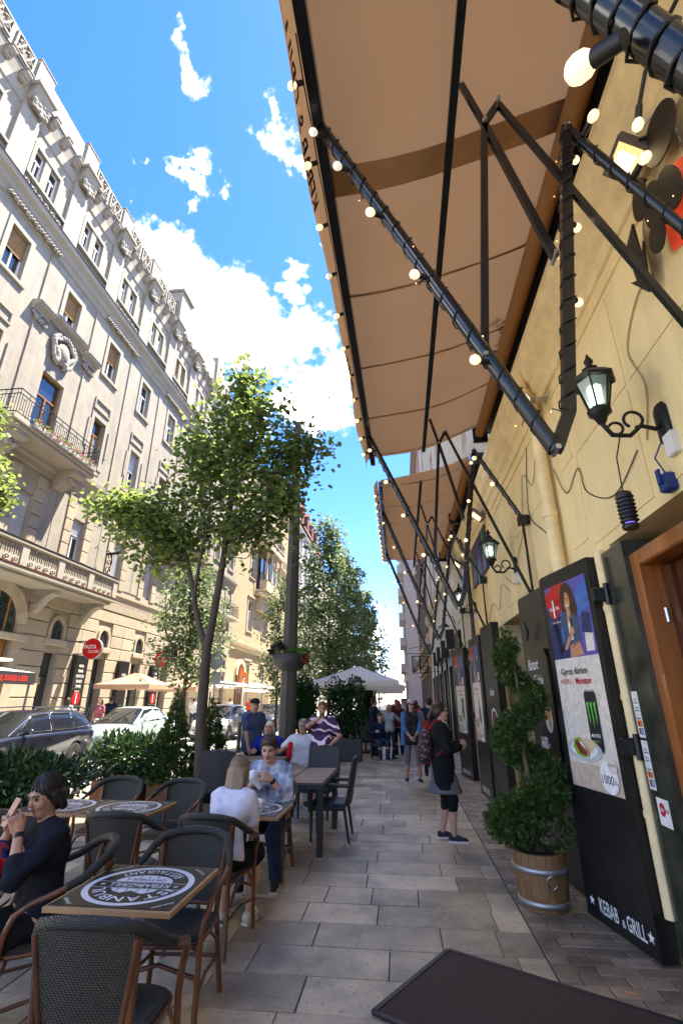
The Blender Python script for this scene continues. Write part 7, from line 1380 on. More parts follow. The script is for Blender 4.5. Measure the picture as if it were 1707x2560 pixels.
def make_chair():
    t = thing('rattan_chair', 'x', 'chair', (0, 0, 0)); S = lambda v, sg: (sg * v[0], v[1], v[2])
    for sg in (-1, 1):
        q = B(); q.tube([S(v, sg) for v in [(.235, .235, 0), (.23, .22, .25), (.225, .21, .42), (.235, .2, .52), (.262, .17, .61), (.282, .10, .66), (.288, 0, .69), (.28, -.1, .725)]], .017, 8); lg = q.build('front_leg', M_bamboo, t, True)
        q = B(); q.tube([S(v, sg) for v in [(.225, -.31, 0), (.205, -.255, .25), (.19, -.225, .44), (.20, -.24, .62), (.212, -.265, .8)]], .017, 8); q.build('back_leg', M_bamboo, t, True)
        q = B(); q.tube([S(v, sg) for v in [(.232, .215, .2), (.21, .0, .22), (.207, -.255, .2)]], .011, 6); q.build('stretcher', M_bamboo, t, True)
        q = B(); q.tube([S(v, sg) for v in [(.228, .2, .3), (.2, .17, .38), (.13, .16, .41)]], .010, 6); q.build('brace', M_bamboo, t, True); q = B(); q.tube([S(v, sg) for v in [(.215, -.23, .28), (.2, -.1, .37), (.19, 0, .41)]], .010, 6); q.build('brace', M_bamboo, t, True)
    q = B(); q.tube([(-.205, -.255, .2), (.205, -.255, .2)], .011, 6); q.build('stretcher', M_bamboo, t, True); q = B(); q.tube([(-.232, .22, .28), (0, .2, .33), (.232, .22, .28)], .011, 6); q.build('stretcher', M_bamboo, t, True)
    q = B(); rim = [(.285, -.06, .712), (.272, -.14, .742), (.25, -.2, .785), (.21, -.262, .825), (.12, -.3, .848), (0, -.312, .855)]; rim = rim + [(-x, y, z) for x, y, z in rim[-2::-1]]; q.tube(rim, [.02, .023, .025, .026, .026, .026, .026, .026, .025, .023, .02], 8); q.build('top_rim', M_wrap, t, True)
    def bk(u, v):
        hw = .165 + .05 * v; x = (u * 2 - 1) * hw; return (x, -.228 - .06 * v - .035 * (1 - (u * 2 - 1) ** 2) * (.3 + .7 * v) + .0, .475 + .365 * v - .03 * v * abs(u * 2 - 1) ** 3)
    q = B(); q.grid(bk, 14, 10); q.grid(lambda u, v: (bk(u, v)[0], bk(u, v)[1] + .012, bk(u, v)[2]), 14, 10); q.build('back_panel', M_rattan, t, True)
    q = B(); q.tube([bk(0, 0), bk(.5, 0), bk(1, 0)], .014, 7); q.tube([bk(.02, -.02), bk(.0, .5), bk(0, .98)], .013, 7); q.tube([bk(.98, -.02), bk(1, .5), bk(1, .98)], .013, 7); q.build('back_frame', M_bamboo, t, True)
    q = B(); n = 24; pr = [(.215 * math.copysign(abs(math.cos(a)) ** .45, math.cos(a)), .225 * math.copysign(abs(math.sin(a)) ** .45, math.sin(a))) for a in np.linspace(0, 2 * math.pi, n + 1)[:-1]]
    rows = [[(x * k, y * k, z) for x, y in pr] for k, z in ((.93, .405), (1, .415), (1, .438), (.9, .452), (.5, .455))]
    for i in range(4): q.add(rows[i] + rows[i + 1], [(j, (j + 1) % n, n + (j + 1) % n, n + j) for j in range(n)], 0, True)
    q.add(rows[-1], [tuple(range(n))]); q.add(rows[0], [tuple(range(n))[::-1]]); q.build('seat', M_rattan, t, True); q = B(); q.tube([(x * 1.02, y * 1.02, .418) for x, y in pr], .012, 6, closed=True); q.build('seat_frame', M_bamboo, t, True)
    q = B(); q.box(-.025, .025, -.246, -.238, .425, .443); q.build('label_tag', mat('blue tag', (.1, .25, .6), .5), t, True)
    return t
ch0 = make_chair(); GR = 'brown rattan armchairs round the printed tables'
spots = [(-1.30, 2.56, 2, 'rattan armchair nearest the camera, its back turned at the bottom left'), (-1.40, 3.42, 184, 'empty rattan armchair on the far side of the nearest printed table'), (-1.5, 4.42, -4, 'rattan armchair under the girl in the white shirt'), (-1.48, 5.86, 180, 'rattan armchair under the young man in the plaid shirt'), (-2.28, 4.42, 3, 'empty rattan armchair between the woman with the phone and the double table'), (-2.42, 5.52, 175, 'empty rattan armchair behind the right half of the double table'), (-3.16, 5.6, 183, 'empty rattan armchair behind the left half of the double table'), (-2.1, 3.25, 125, 'rattan armchair under the woman with the phone'), (-3.35, 4.35, 10, 'rattan armchair at the left edge behind the woman with the phone')]
for i, (x, y, a, lab) in enumerate(spots):
    if i == 0: o = ch0; o.location = (x, y, 0); o.rotation_euler = (0, 0, R(a)); o['label'] = lab; o['group'] = GR
    else: dup(ch0, (x, y, 0), R(a), lab, GR)
M_edge = mat('pale beech table edge', (.42, .25, .12), .4, c2=(.34, .19, .085), vs=9, stretch=(.2, 1, 1)); M_lam = mat('black table laminate', (.014, .0135, .011), .4, var=.2, vs=12, spec=.3); M_print = mat('white table print', (.72, .72, .74), .3)
def make_table():
    t = thing('bistro_table', 'x', 'table'); h = .325; q = B(); q.box(-h, h, -h, h, .722, .748, bev=.003); top = q.build('table_top', M_edge, t, True); q = B(); q.box(-h + .018, h - .018, -h + .018, h - .018, .7482, .7505); lam = q.build('laminate', M_lam, top, True)
    q = B(); f = lambda u, v: (-u, -v, .7514); disc(q, f, 0, 0, .285, 0, 48, .252)
    for v0, v1 in ((.048, .053), (-.037, -.032)): w = math.sqrt(.252 ** 2 - max(abs(v0), abs(v1)) ** 2); rect(q, f, -w, w, v0, v1)
    text_arc(q, 'ISTANBUL', f, .062, 0, 0, .172, R(90), bold=.014, squeeze=1.05); text_arc(q, 'RESTAURANT', f, .055, 0, 0, .236, R(-90), bold=.014, inward=True, squeeze=.82)
    text_on(q, 'KEBAB', f, .05, -.085, -.016, bold=.014, squeeze=.85); text_on(q, '&', f, .03, .012, -.012, bold=.01); text_on(q, 'GRILL', f, .05, .095, -.016, bold=.014, squeeze=.85); star(q, f, -.205, .008, .018); star(q, f, .205, .008, .018)
    # lower half disc with street name left dark, upper skyline
    poly(q, f, [(-.16, -.042)] + [(.16 * math.cos(a), -.042 - .105 * math.sin(a)) for a in np.linspace(math.pi, 0, 22)][::1]); 
    poly(q, f, [(-.13, .058), (-.12, .09), (-.07, .125), (-.02, .1), (0, .085), (.05, .12), (.1, .1), (.13, .058)]); q.build('table_print', M_print, lam, True)
    q = B(); f2 = lambda u, v: (-u, -v, .7520); text_on(q, 'OKTOBER 6', f2, .036, 0, -.092, bold=.012, squeeze=.85); [star(q, f2, x, -.118, .012) for x in (-.05, 0, .05)]; [rect(q, f2, x, x + .006, .06, .1) for x in (-.09, -.03, .03, .08)]; q.build('dark_print', M_lam, lam, True)
    q = B()
    for (s_, u, v, a) in (('Buon appetito!', .245, -.245, 45), ('Bon appétit!', -.245, -.245, -45), ('Afiyet olsun!', -.245, .245, 45), ('Jó étvágyat!', .245, .245, -45)):
        ca, sa = math.cos(R(a)), math.sin(R(a)); text_on(q, s_, lambda x, y: f(u + x * ca - y * sa, v + x * sa + y * ca), .02, 0, 0, bold=.012, squeeze=.8)
    q.build('corner_lettering', M_print, lam, True)
    q = B(); q.cyl((0, 0, .03), (0, 0, .722), .03, n=14); q.build('column', M_alu, t, True)
    for a in (45, 135, 225, 315): q = B(); q.tube([(0, 0, .1), (.12 * math.cos(R(a)), .12 * math.sin(R(a)), .065), (.3 * math.cos(R(a)), .3 * math.sin(R(a)), .02)], [.026, .022, .016], 8); q.build('foot', M_alu, t, True)
    q = B(); q.box(-.25, .25, -.03, .03, .70, .7215); q.box(-.03, .03, -.25, -.03, .7, .7214); q.box(-.03, .03, .03, .25, .7, .7214); q.build('top_bracket', M_alu, t, True); return t
tb0 = make_table(); GT = 'printed bistro tables'
for i, (x, y, lab) in enumerate([(-1.445, 3.01, 'square printed table with nobody at it, nearest the camera'), (-2.56, 4.92, 'printed table forming the right half of the double table'), (-3.225, 4.93, 'printed table forming the left half of the double table'), (-1.415, 5.0, 'printed table between the girl and the young man'), (-2.63, 3.02, 'printed table cut by the left edge, in front of the woman with the phone')]):
    if i == 0: tb0.location = (x, y, 0); tb0['label'] = lab; tb0['group'] = GT
    else: dup(tb0, (x, y, 0), 0, lab, GT)
# ---- hardwood tables with wicker chairs
M_hard = mat('reddish hardwood slat', (.20, .105, .07), .5, c2=(.13, .065, .042), vs=6, stretch=(.25, 1.5, 1), rnd_amt=.12); M_wick = weave_mat('anthracite wicker', (.04, .042, .045), (.010, .010, .011), 120)
def make_wtable():
    t = thing('hardwood_table', 'x', 'table'); q = B(); q.box(-.45, .45, -.72, .72, .68, .735, bev=.006); tp = q.build('table_frame', M_anth, t, True)
    for i in range(2):
        for j in range(10): q = B(); y0 = -.7 + j * .14; q.box(-.43 + i * .435, -.43 + i * .435 + .425, y0 + .003, y0 + .137, .735, .752, bev=.003); q.build('slat', M_hard, tp, True, fix=False)
    for x in (-.40, .40):
        for y in (-.66, .66): q = B(); q.box(x - .035, x + .035, y - .035, y + .035, 0, .68); q.build('leg', M_anth, t, True)
    return t
wt0 = make_wtable(); wt0.location = (-1.42, 7.2, 0); tag(wt0, 'slatted hardwood table with dark frame, right of the couple', None, 'hardwood terrace tables'); dup(wt0, (-2.72, 8.95, 0), R(90), 'slatted hardwood table behind the forked tree trunk', 'hardwood terrace tables')
def make_wchair():
    t = thing('wicker_chair', 'x', 'chair'); q = B(); q.box(-.25, .25, -.23, .23, .38, .46, bev=.02); q.build('seat', M_wick, t, True); q = B(); q.grid(lambda u, v: ((u - .5) * .5, -.23 - .09 * v - .02 * math.sin(math.pi * u), .44 + .52 * v), 8, 8); q.grid(lambda u, v: ((u - .5) * .5, -.27 - .09 * v - .02 * math.sin(math.pi * u), .44 + .52 * v), 8, 8); q.build('backrest', M_wick, t, True); q = B(); q.tube([(-.25, -.25, .45), (-.25, -.34, .95), (0, -.36, .975), (.25, -.34, .95), (.25, -.25, .45)], .022, 7); q.build('back_frame', M_wick, t, True)
    for sg in (-1, 1):
        q = B(); q.tube([(sg * .26, -.29, .66), (sg * .27, .1, .67), (sg * .26, .2, .64), (sg * .25, .21, .4)], .022, 7); q.build('arm', M_wick, t, True)
        for y in (-.22, .2): q = B(); q.tube([(sg * .23, y + (.0 if y > 0 else -.06), 0), (sg * .23, y, .4)], [.016, .022], 7); lg = q.build('leg', M_wick, t, True); q = B(); q.cyl((sg * .23, y + (.0 if y > 0 else -.06), 0), (sg * .23, y + (.0 if y > 0 else -.055), .04), .018); q.build('foot_cap', M_alu, lg, True)
    return t
wc0 = make_wchair(); GW = 'anthracite wicker chairs at the hardwood tables'
for i, (x, y, a, lab) in enumerate([(-1.0, 7.2, 90, 'wicker chair drawn up at the right end of the hardwood table'), (-1.6, 6.28, 0, 'wicker chair with its back to the couple at the hardwood table'), (-1.85, 9.55, 195, 'wicker chair under the man in sunglasses'), (-2.5, 9.95, 180, 'wicker chair under the blonde woman in blue'), (-2.75, 8.1, 0, 'wicker chair before the hardwood table behind the tree'), (-1.35, 8.35, 170, 'wicker chair at the far side of the right hardwood table'), (-.75, 16.3, 180, 'wicker chair under the terrace guest behind the hedge'), (-1.05, 17.9, 180, 'wicker chair farther inside the parasol terrace')]):
    if i == 0: wc0.location = (x, y, 0); wc0.rotation_euler = (0, 0, R(a)); tag(wc0, lab, None, GW)
    else: dup(wc0, (x, y, 0), R(a), lab, GW)
# small things on the tables
q = B(); rr = random.Random(2)
for i in range(14): p = Vector((-1.36 + rr.gauss(0, .03), 4.95 + rr.gauss(0, .025), .757 + rr.random() * .06)); q.add([p, p + Vector((rr.gauss(0, .03), rr.gauss(0, .03), rr.uniform(0, .05))), p + Vector((rr.gauss(0, .03), rr.gauss(0, .03), rr.uniform(0, .04)))], [(0, 1, 2)])
tag(q.build('napkin', mat('white paper', (.75, .75, .74), .8)), 'crumpled white napkin on the couple\'s table', 'napkin')
q = B(); q.bar((-1.30, 4.98, .756), (-1.14, 5.06, .756), .012, .003); q.bar((-1.14, 5.06, .756), (-1.10, 5.08, .757), .022, .003); tag(q.build('fork', M_chrome), 'steel fork lying by the crumpled napkin', 'cutlery')
# ================================================================ people
def V3(*a): return Vector(a)
def ik(a, t, l1, l2, hint):
    a, t = Vector(a), Vector(t); d = t - a; L_ = min(d.length, (l1 + l2) * .999); d.normalize(); t = a + d * L_
    x = (l1 * l1 - l2 * l2 + L_ * L_) / (2 * L_); h = math.sqrt(max(l1 * l1 - x * x, 0)); hv = Vector(hint); hv = hv - d * hv.dot(d); hv.normalize(); return a + d * x + hv * h, t
SKIN = [mat('skin %d' % i, c, .5, var=.08, vs=20) for i, c in enumerate([(.52, .30, .21), (.44, .235, .15), (.33, .165, .095)])]
HAIRM = {k: mat('hair ' + k, c, .42, c2=c2, vs=30, stretch=(1, 1, .12), bump=.4, bs=80) for k, c, c2 in (('black', (.010, .008, .008), (.022, .018, .017)), ('brown', (.036, .019, .010), (.065, .036, .02)), ('blond', (.30, .19, .09), (.42, .29, .15)), ('ash', (.19, .125, .07), (.27, .185, .105)), ('grey', (.22, .21, .2), (.33, .32, .31)), ('red', (.13, .035, .015), (.2, .06, .03)), ('white', (.55, .47, .33), (.66, .58, .45)))}
M_lip = mat('lips', (.34, .09, .075), .45); M_eye = mat('dark eye', (.02, .014, .01), .2); M_lens = mat('dark lens', (.008, .008, .009), .1, spec=.8)
def fab(key, c, **k): return mat('cloth ' + key, c, .88, bump=.5, bs=14, var=k.pop('var', .12), vs=k.pop('vs', 9), spec=.15, **k)
def pattern(key, kind, cols):
    m = bpy.data.materials.new(key); m.use_nodes = True; nt = m.node_tree; N = nt.nodes; L = nt.links; b_ = N['Principled BSDF']; b_.inputs['Roughness'].default_value = .85; tc = N.new('ShaderNodeTexCoord'); o = tc.outputs['Object']
    rp_ = N.new('ShaderNodeValToRGB'); rp_.color_ramp.interpolation = 'CONSTANT' if kind != 'plaid' else 'LINEAR'
    for i, c in enumerate(cols):
        e = rp_.color_ramp.elements[i] if i < 2 else rp_.color_ramp.elements.new(0); e.position = i / len(cols); e.color = (*c, 1)
    if kind == 'plaid':
        w = []
        for d, s in (('X', 1.1), ('Z', 1.0), ('X', 3.1), ('Z', 2.7)): n = N.new('ShaderNodeTexWave'); n.bands_direction = d; n.inputs['Scale'].default_value = s * 1.6; n.inputs['Distortion'].default_value = .6; L.new(o, n.inputs[0]); w.append(n.outputs['Fac'])
        a = N.new('ShaderNodeMath'); a.operation = 'ADD'; L.new(w[0], a.inputs[0]); L.new(w[1], a.inputs[1]); c = N.new('ShaderNodeMath'); c.operation = 'ADD'; L.new(w[2], c.inputs[0]); L.new(w[3], c.inputs[1]); d = N.new('ShaderNodeMath'); d.operation = 'MULTIPLY_ADD'; L.new(a.outputs[0], d.inputs[0]); d.inputs[1].default_value = .36; e = N.new('ShaderNodeMath'); e.operation = 'MULTIPLY'; L.new(c.outputs[0], e.inputs[0]); e.inputs[1].default_value = .14; L.new(e.outputs[0], d.inputs[2]); L.new(d.outputs[0], rp_.inputs[0])
    elif kind == 'swirl':
        n = N.new('ShaderNodeTexWave'); n.wave_type = 'RINGS'; n.inputs['Scale'].default_value = 2.2; n.inputs['Distortion'].default_value = 9; n.inputs['Detail'].default_value = 1; n.inputs['Detail Scale'].default_value = 1.6; L.new(o, n.inputs[0]); L.new(n.outputs['Fac'], rp_.inputs[0])
    elif kind == 'stripe':
        n = N.new('ShaderNodeTexWave'); n.bands_direction = 'X'; n.inputs['Scale'].default_value = 9; L.new(o, n.inputs[0]); L.new(n.outputs['Fac'], rp_.inputs[0])
    else:
        n = N.new('ShaderNodeTexVoronoi'); n.inputs['Scale'].default_value = 26 if kind == 'floral' else 40; L.new(o, n.inputs[0]); s = N.new('ShaderNodeSeparateColor'); L.new(n.outputs['Color'], s.inputs[0]); L.new(s.outputs[0], rp_.inputs[0])
    L.new(rp_.outputs[0], b_.inputs['Base Color']); return m
def person(lab, loc, rz, h=1.7, fem=True, skin=0, vox=.014, seat=None, lean=0., hands=None, feet=None, look=(0, 0), top=None, sleeve='short', hem=-.02, bottom=None, kind='trousers', shoes=None, hair=('short', 'brown'), elbows=None, curl=(.6, .6), hdir=None, shades=False, wide=1., palm=None, tilt=0., loose=0., knees=None, group=None, toes=None, neckcut=None):
    """posed figure. hands = wrist targets (left, right) in body axes, +Y forward, +X the figure's right... all lengths at 1.70 m"""
    t = thing('person', lab, 'person', loc, R(rz), group=group, sc=h / 1.7)
    W = wide; hz = seat if seat else .93; P = V3(0, 0, hz); u = V3(math.sin(R(tilt)), math.sin(R(lean)), math.cos(R(lean))).normalized(); X = V3(1, 0, 0); fw = X.cross(u) * -1; fw = u.cross(X)
    shw = (.165 if fem else .185) * W; chest = P + u * .34; sh = P + u * .455; nb = P + u * .515; yaw, pit = R(look[0]), R(look[1])
    hf = V3(-math.sin(yaw) * math.cos(pit), math.cos(yaw) * math.cos(pit), math.sin(pit)); hr = hf.cross(V3(0, 0, 1)).normalized(); hu = hr.cross(hf).normalized(); hc = nb + (u * .6 + hu * .4).normalized() * .145 + hf * .022
    Mx = [[hr[i], hf[i], hu[i]] for i in range(3)]; H = lambda a, b_, c: hc + hr * a + hf * b_ + hu * c
    hands = hands or [(-.24, .06, hz - .18), (.24, .06, hz - .18)]
    if feet is None: feet = [(-.1, .0, .08), (.1, .03, .08)] if not seat else [(-.1, .42, .08), (.1, .42, .08)]
    C = lambda a, b_, ra, rb, k=.02: ('c', tuple(a), tuple(b_), ra, rb, k); E_ = lambda c, r, k=.02: ('e', tuple(c), r, k, Mx)
    tor = [C(sh - X * (shw - .05) - u * .0, sh + X * (shw - .05), .058 * W, .058 * W, .05), C(chest - X * .085 * W, chest + X * .085 * W, .105 * W, .105 * W, .06), C(P + u * .16 - X * .06 * W, P + u * .16 + X * .06 * W, (.088 if fem else .1) * W, (.088 if fem else .1) * W, .07), C(P + u * .02 - X * .08 * W, P + u * .02 + X * .08 * W, .108 * W, .108 * W, .06)]
    if fem: tor += [('e', tuple(chest + fw * .075 * W + X * s * .07 - u * .0), (.062, .055, .06), .04) for s in (-1, 1)]
    arms = []; hnds = []; legs = []; ft = []
    for i, s in enumerate((-1, 1)):
        S0 = sh + X * s * shw - u * .015; hint = (elbows[i] if elbows else (s * .6, -.6, -.5)); el, wr = ik(S0, hands[i], .285, .25, hint); arms.append((S0, el, wr))
        d = (Vector(hdir[i]) if hdir and hdir[i] else (wr - el)).normalized(); n = Vector(palm[i]) if palm and palm[i] else V3(-s, 0, 0); n = (n - d * n.dot(d)); n = n.normalized() if n.length > 1e-3 else d.orthogonal().normalized(); sd = d.cross(n); sd = sd if sd.dot(V3(0, 0, 1)) > 0 or True else -sd; c0 = curl[i]
        hn = [C(wr, wr + d * .03, .024, .026, .015)] + [C(wr + d * .02 + sd * o, wr + d * .085 + sd * o * 1.25, .016, .014, .012) for o in (-.024, 0, .024)]
        th = 1 if (sd.dot(V3(0, 0, 1)) > 0) else -1
        for o, l in ((-.034, .85), (-.012, 1), (.012, .96), (.034, .78)):
            b0 = wr + d * .088 + sd * o; m0 = b0 + (d * math.cos(c0) + n * math.sin(c0)) * .038 * l; m1 = m0 + (d * math.cos(2 * c0) + n * math.sin(2 * c0)) * .028 * l; m2 = m1 + (d * math.cos(2.8 * c0) + n * math.sin(2.8 * c0)) * .02 * l; hn += [C(b0, m0, .0095, .0088, .004), C(m0, m1, .0088, .008, .003), C(m1, m2, .008, .007, .003)]
        tb_ = wr + d * .025 + sd * th * .03; t1 = tb_ + (d * .7 + sd * th * .6 + n * .4).normalized() * .04; t2 = t1 + (d * .8 + n * .6).normalized() * .032; hn += [C(tb_, t1, .013, .0105, .008), C(t1, t2, .0105, .0085, .004)]; hnds.append(hn)
        Hj = P + X * s * .09 * W - u * .02; kh = knees[i] if knees else (s * .12, 1, .3); kn, an = ik(Hj, feet[i], .43, .41, kh); td = Vector(toes[i]) if toes else V3(s * .15, 1, 0); td.normalize(); legs.append((Hj, kn, an, td))
    skin_p = list(tor) + [C(nb - u * .05, hc - hu * .05, .05 if fem else .056, .047 if fem else .052, .03)]
    skin_p += [E_(H(0, -.012, .022), (.073, .09, .094), .02), E_(H(0, .022, -.03), (.060, .068, .082), .03), E_(H(0, .052, -.088), (.034, .032, .026), .03), C(H(0, .088, .018), H(0, .106, -.018), .008, .0125, .012), E_(H(0, .082, -.052), (.024, .013, .011), .008)] + [E_(H(s * .074, -.012, -.012), (.012, .02, .03), .008) for s in (-1, 1)] + [C(H(-.035, .083, .034), H(.035, .083, .034), .011, .011, .015), E_(H(.032, .066, -.025), (.026, .02, .022), .02), E_(H(-.032, .066, -.025), (.026, .02, .022), .02)]
    if vox < .012: skin_p += [('-e', tuple(H(s * .031, .094, .012)), (.017, .014, .011), .004, Mx) for s in (-1, 1)]
    for i in range(2):
        S0, el, wr = arms[i]; skin_p += [C(S0, el, .049 * W, .038, .03), C(el, el.lerp(wr, .35), .038, .037, .02), C(el.lerp(wr, .35), wr, .037, .025, .02)] + hnds[i]
        Hj, kn, an, td = legs[i]; skin_p += [C(Hj, kn, .082 * W, .053, .04), C(kn, kn.lerp(an, .35), .05, .055, .03), C(kn.lerp(an, .35), an, .055, .034, .03), C(an + V3(0, 0, -.035), an + td * .13 + V3(0, 0, -.05), .035, .028, .02)]
    lipc = np.array(H(0, .094, -.054))
    def mi(c): return (np.linalg.norm((c - lipc) / np.array([1, 1, 1]), axis=1) < .021).astype(int)
    body = sdf_obj('body', skin_p, vox, [SKIN[skin], M_lip], t, True, mi_fn=mi)
    if vox < .02 and not shades:
        q = B(); [q.sphere(H(s * .031, .083, .011), .012, 6, sc=(1.1, .7, .7)) for s in (-1, 1)]; q.build('eyes', M_eye, t, True)
        q = B(); [q.tube([H(s * .015, .099, .034), H(s * .032, .096, .04), H(s * .05, .083, .034)], .0042, 5) for s in (-1, 1)]; q.build('eyebrows', HAIRM['black' if hair[1] == 'black' else 'brown'], t, True)
    if shades:
        q = B(); [q.prism([(a * 1.0 + s * .033, b_ + .012) for a, b_ in [(.026 * math.cos(k), .02 * math.sin(k)) for k in np.linspace(0, 6.28, 13)[:-1]]], (.098, .104), fn=lambda uu, vv, ww: tuple(H(uu, ww - abs(uu) * .18, vv))) for s in (-1, 1)]; q.bar(H(-.012, .105, .015), H(.012, .105, .015), .006, .006); [q.bar(H(s * .058, .092, .015), H(s * .078, -.01, .012), .005, .007) for s in (-1, 1)]; q.build('sunglasses', M_lens, t, True)
    lo = .013 + loose; pf = lambda p, d: (p[0], p[1], p[2], p[3] + d, p[4] + d, p[5]) if p[0] == 'c' else (p[0], p[1], tuple(x + d for x in p[2]), *p[3:])
    if top:
        g_ = [pf(p, lo) for p in tor]
        if hem < -.05: g_ += [C(P + u * .03 - X * .06, P + u * (hem) - X * .06, .115 * W + lo, .125 * W + lo, .05), C(P + u * .03 + X * .06, P + u * hem + X * .06, .115 * W + lo, .125 * W + lo, .05)]
        for (S0, el, wr) in arms:
            if sleeve == 'short': g_ += [C(S0, S0.lerp(el, .62), .056 * W + lo, .05 * W + lo * 1.2, .03)]
            elif sleeve == 'long': g_ += [C(S0, el, .053 * W + lo, .043 + lo, .03), C(el, el.lerp(wr, .92), .043 + lo, .032 + lo * .8, .02)]
            elif sleeve == 'mid': g_ += [C(S0, el, .053 * W + lo, .043 + lo, .03), C(el, el.lerp(wr, .35), .043 + lo, .042 + lo, .02)]
        hp = P + u * (hem - .02 if hem < -.05 else (-.02 if seat else -.06)); nk = nb + u * .012 + fw * .0; nv = (u * .93 + fw * .37).normalized(); nk2 = nb - u * .005 + fw * .02
        sdf_obj('upper_garment', g_, vox, top, t, True, wr=.0035, cuts=[(*(-u), -(hp.dot(u))), (*nv, nk2.dot(nv) + .012)])
    if bottom:
        g_ = [pf(p, .010) for p in tor[-1:]]; cutz = None
        for (Hj, kn, an, td) in legs:
            if kind in ('trousers', 'capri', 'shorts'):
                e = {'trousers': .96, 'capri': .35, 'shorts': 0}[kind]; g_ += [C(Hj, kn, .088 * W + loose * .5, .063 + loose, .05)]
                if e: g_ += [C(kn, kn.lerp(an, e), .063 + loose, .055 + loose if kind == 'trousers' else .06, .03)]
        if kind == 'skirt':
            Lh = .42
            if seat: g_ += [C(legs[0][0], legs[0][1], .10, .085, .08), C(legs[1][0], legs[1][1], .10, .085, .08), C(legs[0][0].lerp(legs[0][1], .8), legs[1][0].lerp(legs[1][1], .8), .08, .08, .06)]
            else: g_ += [C(P, P - V3(0, 0, Lh), .14, .215, .05)]; cutz = (0, 0, -1, -(hz - Lh + .0))
        if kind == 'dress': g_ += [C(P + V3(-.05, 0, 0), P - V3(.08, 0, .62), .13 * W, .15 * W, .06), C(P + V3(.05, 0, 0), P - V3(-.08, 0, .62), .13 * W, .15 * W, .06)]; cutz = (0, 0, -1, -(hz - .58))
        sdf_obj('lower_garment', g_, vox, bottom, t, True, wr=.0025, cuts=[cutz] if cutz else [])
    if shoes:
        so = []
        for (Hj, kn, an, td) in legs:
            q = [C(an + V3(0, 0, -.03) - td * .03, an + td * .05 + V3(0, 0, -.035), .044, .04, .03), C(an + td * .05 + V3(0, 0, -.04), an + td * .15 + V3(0, 0, -.052), .037, .031, .02)]; sh_ = sdf_obj('shoe', q, min(vox, .014), shoes, t, True, cuts=[(0, 0, -1, .0)]); q = B()
            sdv = V3(-td.y, td.x, 0); out = [(-.07, .03), (-.05, .038), (.05, .04), (.14, .042), (.18, .028), (.19, 0)]; pts = [(a, b_) for a, b_ in out] + [(a, -b_) for a, b_ in out[::-1][1:]]
            z0 = an.z - .081; q.prism(pts, (z0 + .001, z0 + .024), fn=lambda a, b_, z: tuple(V3(an.x, an.y, 0) + td * a + sdv * b_ + V3(0, 0, z)))
            q.build('sole', mat('white sole', (.6, .6, .58), .6), sh_, True)
    # hair
    hk, hm = hair[0], HAIRM[hair[1]]; hp = [E_(H(0, -.02, .03), (.083, .096, .098), .02)]
    cutn = (hf * .80 - hu * .60).normalized(); cuts = [(*cutn, H(0, .022, .0).dot(cutn))]
    if hk == 'short': hp += [E_(H(0, .03, .085), (.06, .055, .035), .02), E_(H(0, -.06, -.03), (.066, .045, .05), .03)]; cutn = (hf * .86 - hu * .5).normalized(); cuts = [(*cutn, H(0, .038, .012).dot(cutn))]
    if hk in ('long', 'pony', 'bun'): hp += [E_(H(0, -.05, -.02), (.078, .06, .075), .03)]
    if hk == 'long':
        dn = (V3(0, 0, -1) * .9 - u * .3 + fw * -.12).normalized(); L_ = hair[2] if len(hair) > 2 else .3
        for o in (-.062, -.03, 0, .03, .062): hp.append(C(H(o, -.055 - .02 * (1 - abs(o) * 14), -.02), H(o * 1.2, -.075, -.05) + dn * L_, .032, .022, .02))
        for s in (-1, 1): hp.append(C(H(s * .074, -.01, .0), H(s * .088, -.02, -.1) + dn * L_ * .5, .026, .024, .02))
    if hk == 'pony': hp += [E_(H(0, -.115, .02), (.03, .03, .03), .01), C(H(0, -.13, .02), H(0, -.165, -.08), .03, .034, .02), C(H(0, -.165, -.08), H(0, -.16, -.2), .034, .012, .02)]
    if hk in ('bun', 'pony'): hp += [E_(H(s * .068, -.035, .0), (.02, .05, .045), .02) for s in (-1, 1)]
    if hk == 'bun': hp += [E_(H(0, -.115, -.03), (.055, .05, .05), .02)]
    sdf_obj('hair', hp, min(vox, .012), hm, t, True, cuts=cuts if hk != 'long' else [(*cutn, H(0, .04, .0).dot(cutn))])
    if vox < .011:
        q = random.Random(int(loc[1] * 100)); sb = B(); ctr = H(0, -.02, .03); rr_ = (.083, .096, .098); tgt = H(0, -.13, -.02)
        for _ in range(420):
            d = V3(q.gauss(0, 1), q.gauss(0, 1) - .5, q.gauss(0, 1) + .6).normalized(); pts = []; p = d.copy()
            for k in range(6):
                w = ctr + (hr * p.x * rr_[0] + hf * p.y * rr_[1] + hu * p.z * rr_[2]) * (1.025 + .015 * math.sin(k + d.x * 9)); pts.append(w)
                if hk in ('bun', 'pony'): g2 = V3(0, -1.2, -.35) - p
                elif hk == 'long': g2 = V3(p.x * .5, -.25, -1)
                else: g2 = V3(p.x * .4, .5, -.25) + V3(q.gauss(0, .3), q.gauss(0, .3), 0)
                p = (p + (g2 - p * g2.dot(p)).normalized() * (.2 if hk != 'short' else .12)).normalized()
            if cutn.dot(pts[0]) > H(0, .024, .0).dot(cutn) or cutn.dot(pts[3]) > H(0, .045, .0).dot(cutn): continue
            if hk == 'long' and pts[-1].z < ctr.z: pts += [pts[-1] + V3(q.gauss(0, .006), -.01, -.4 * hair[2]), pts[-1] + V3(q.gauss(0, .012), -.03, -hair[2] + q.uniform(-.02, .06) * hair[2] * 4)]
            sb.tube(pts, [.0026] * (len(pts) - 1) + [.0008], 3)
        sb.build('hair_strands', hm, t, True, fix=False)['kind'] = 'stuff'
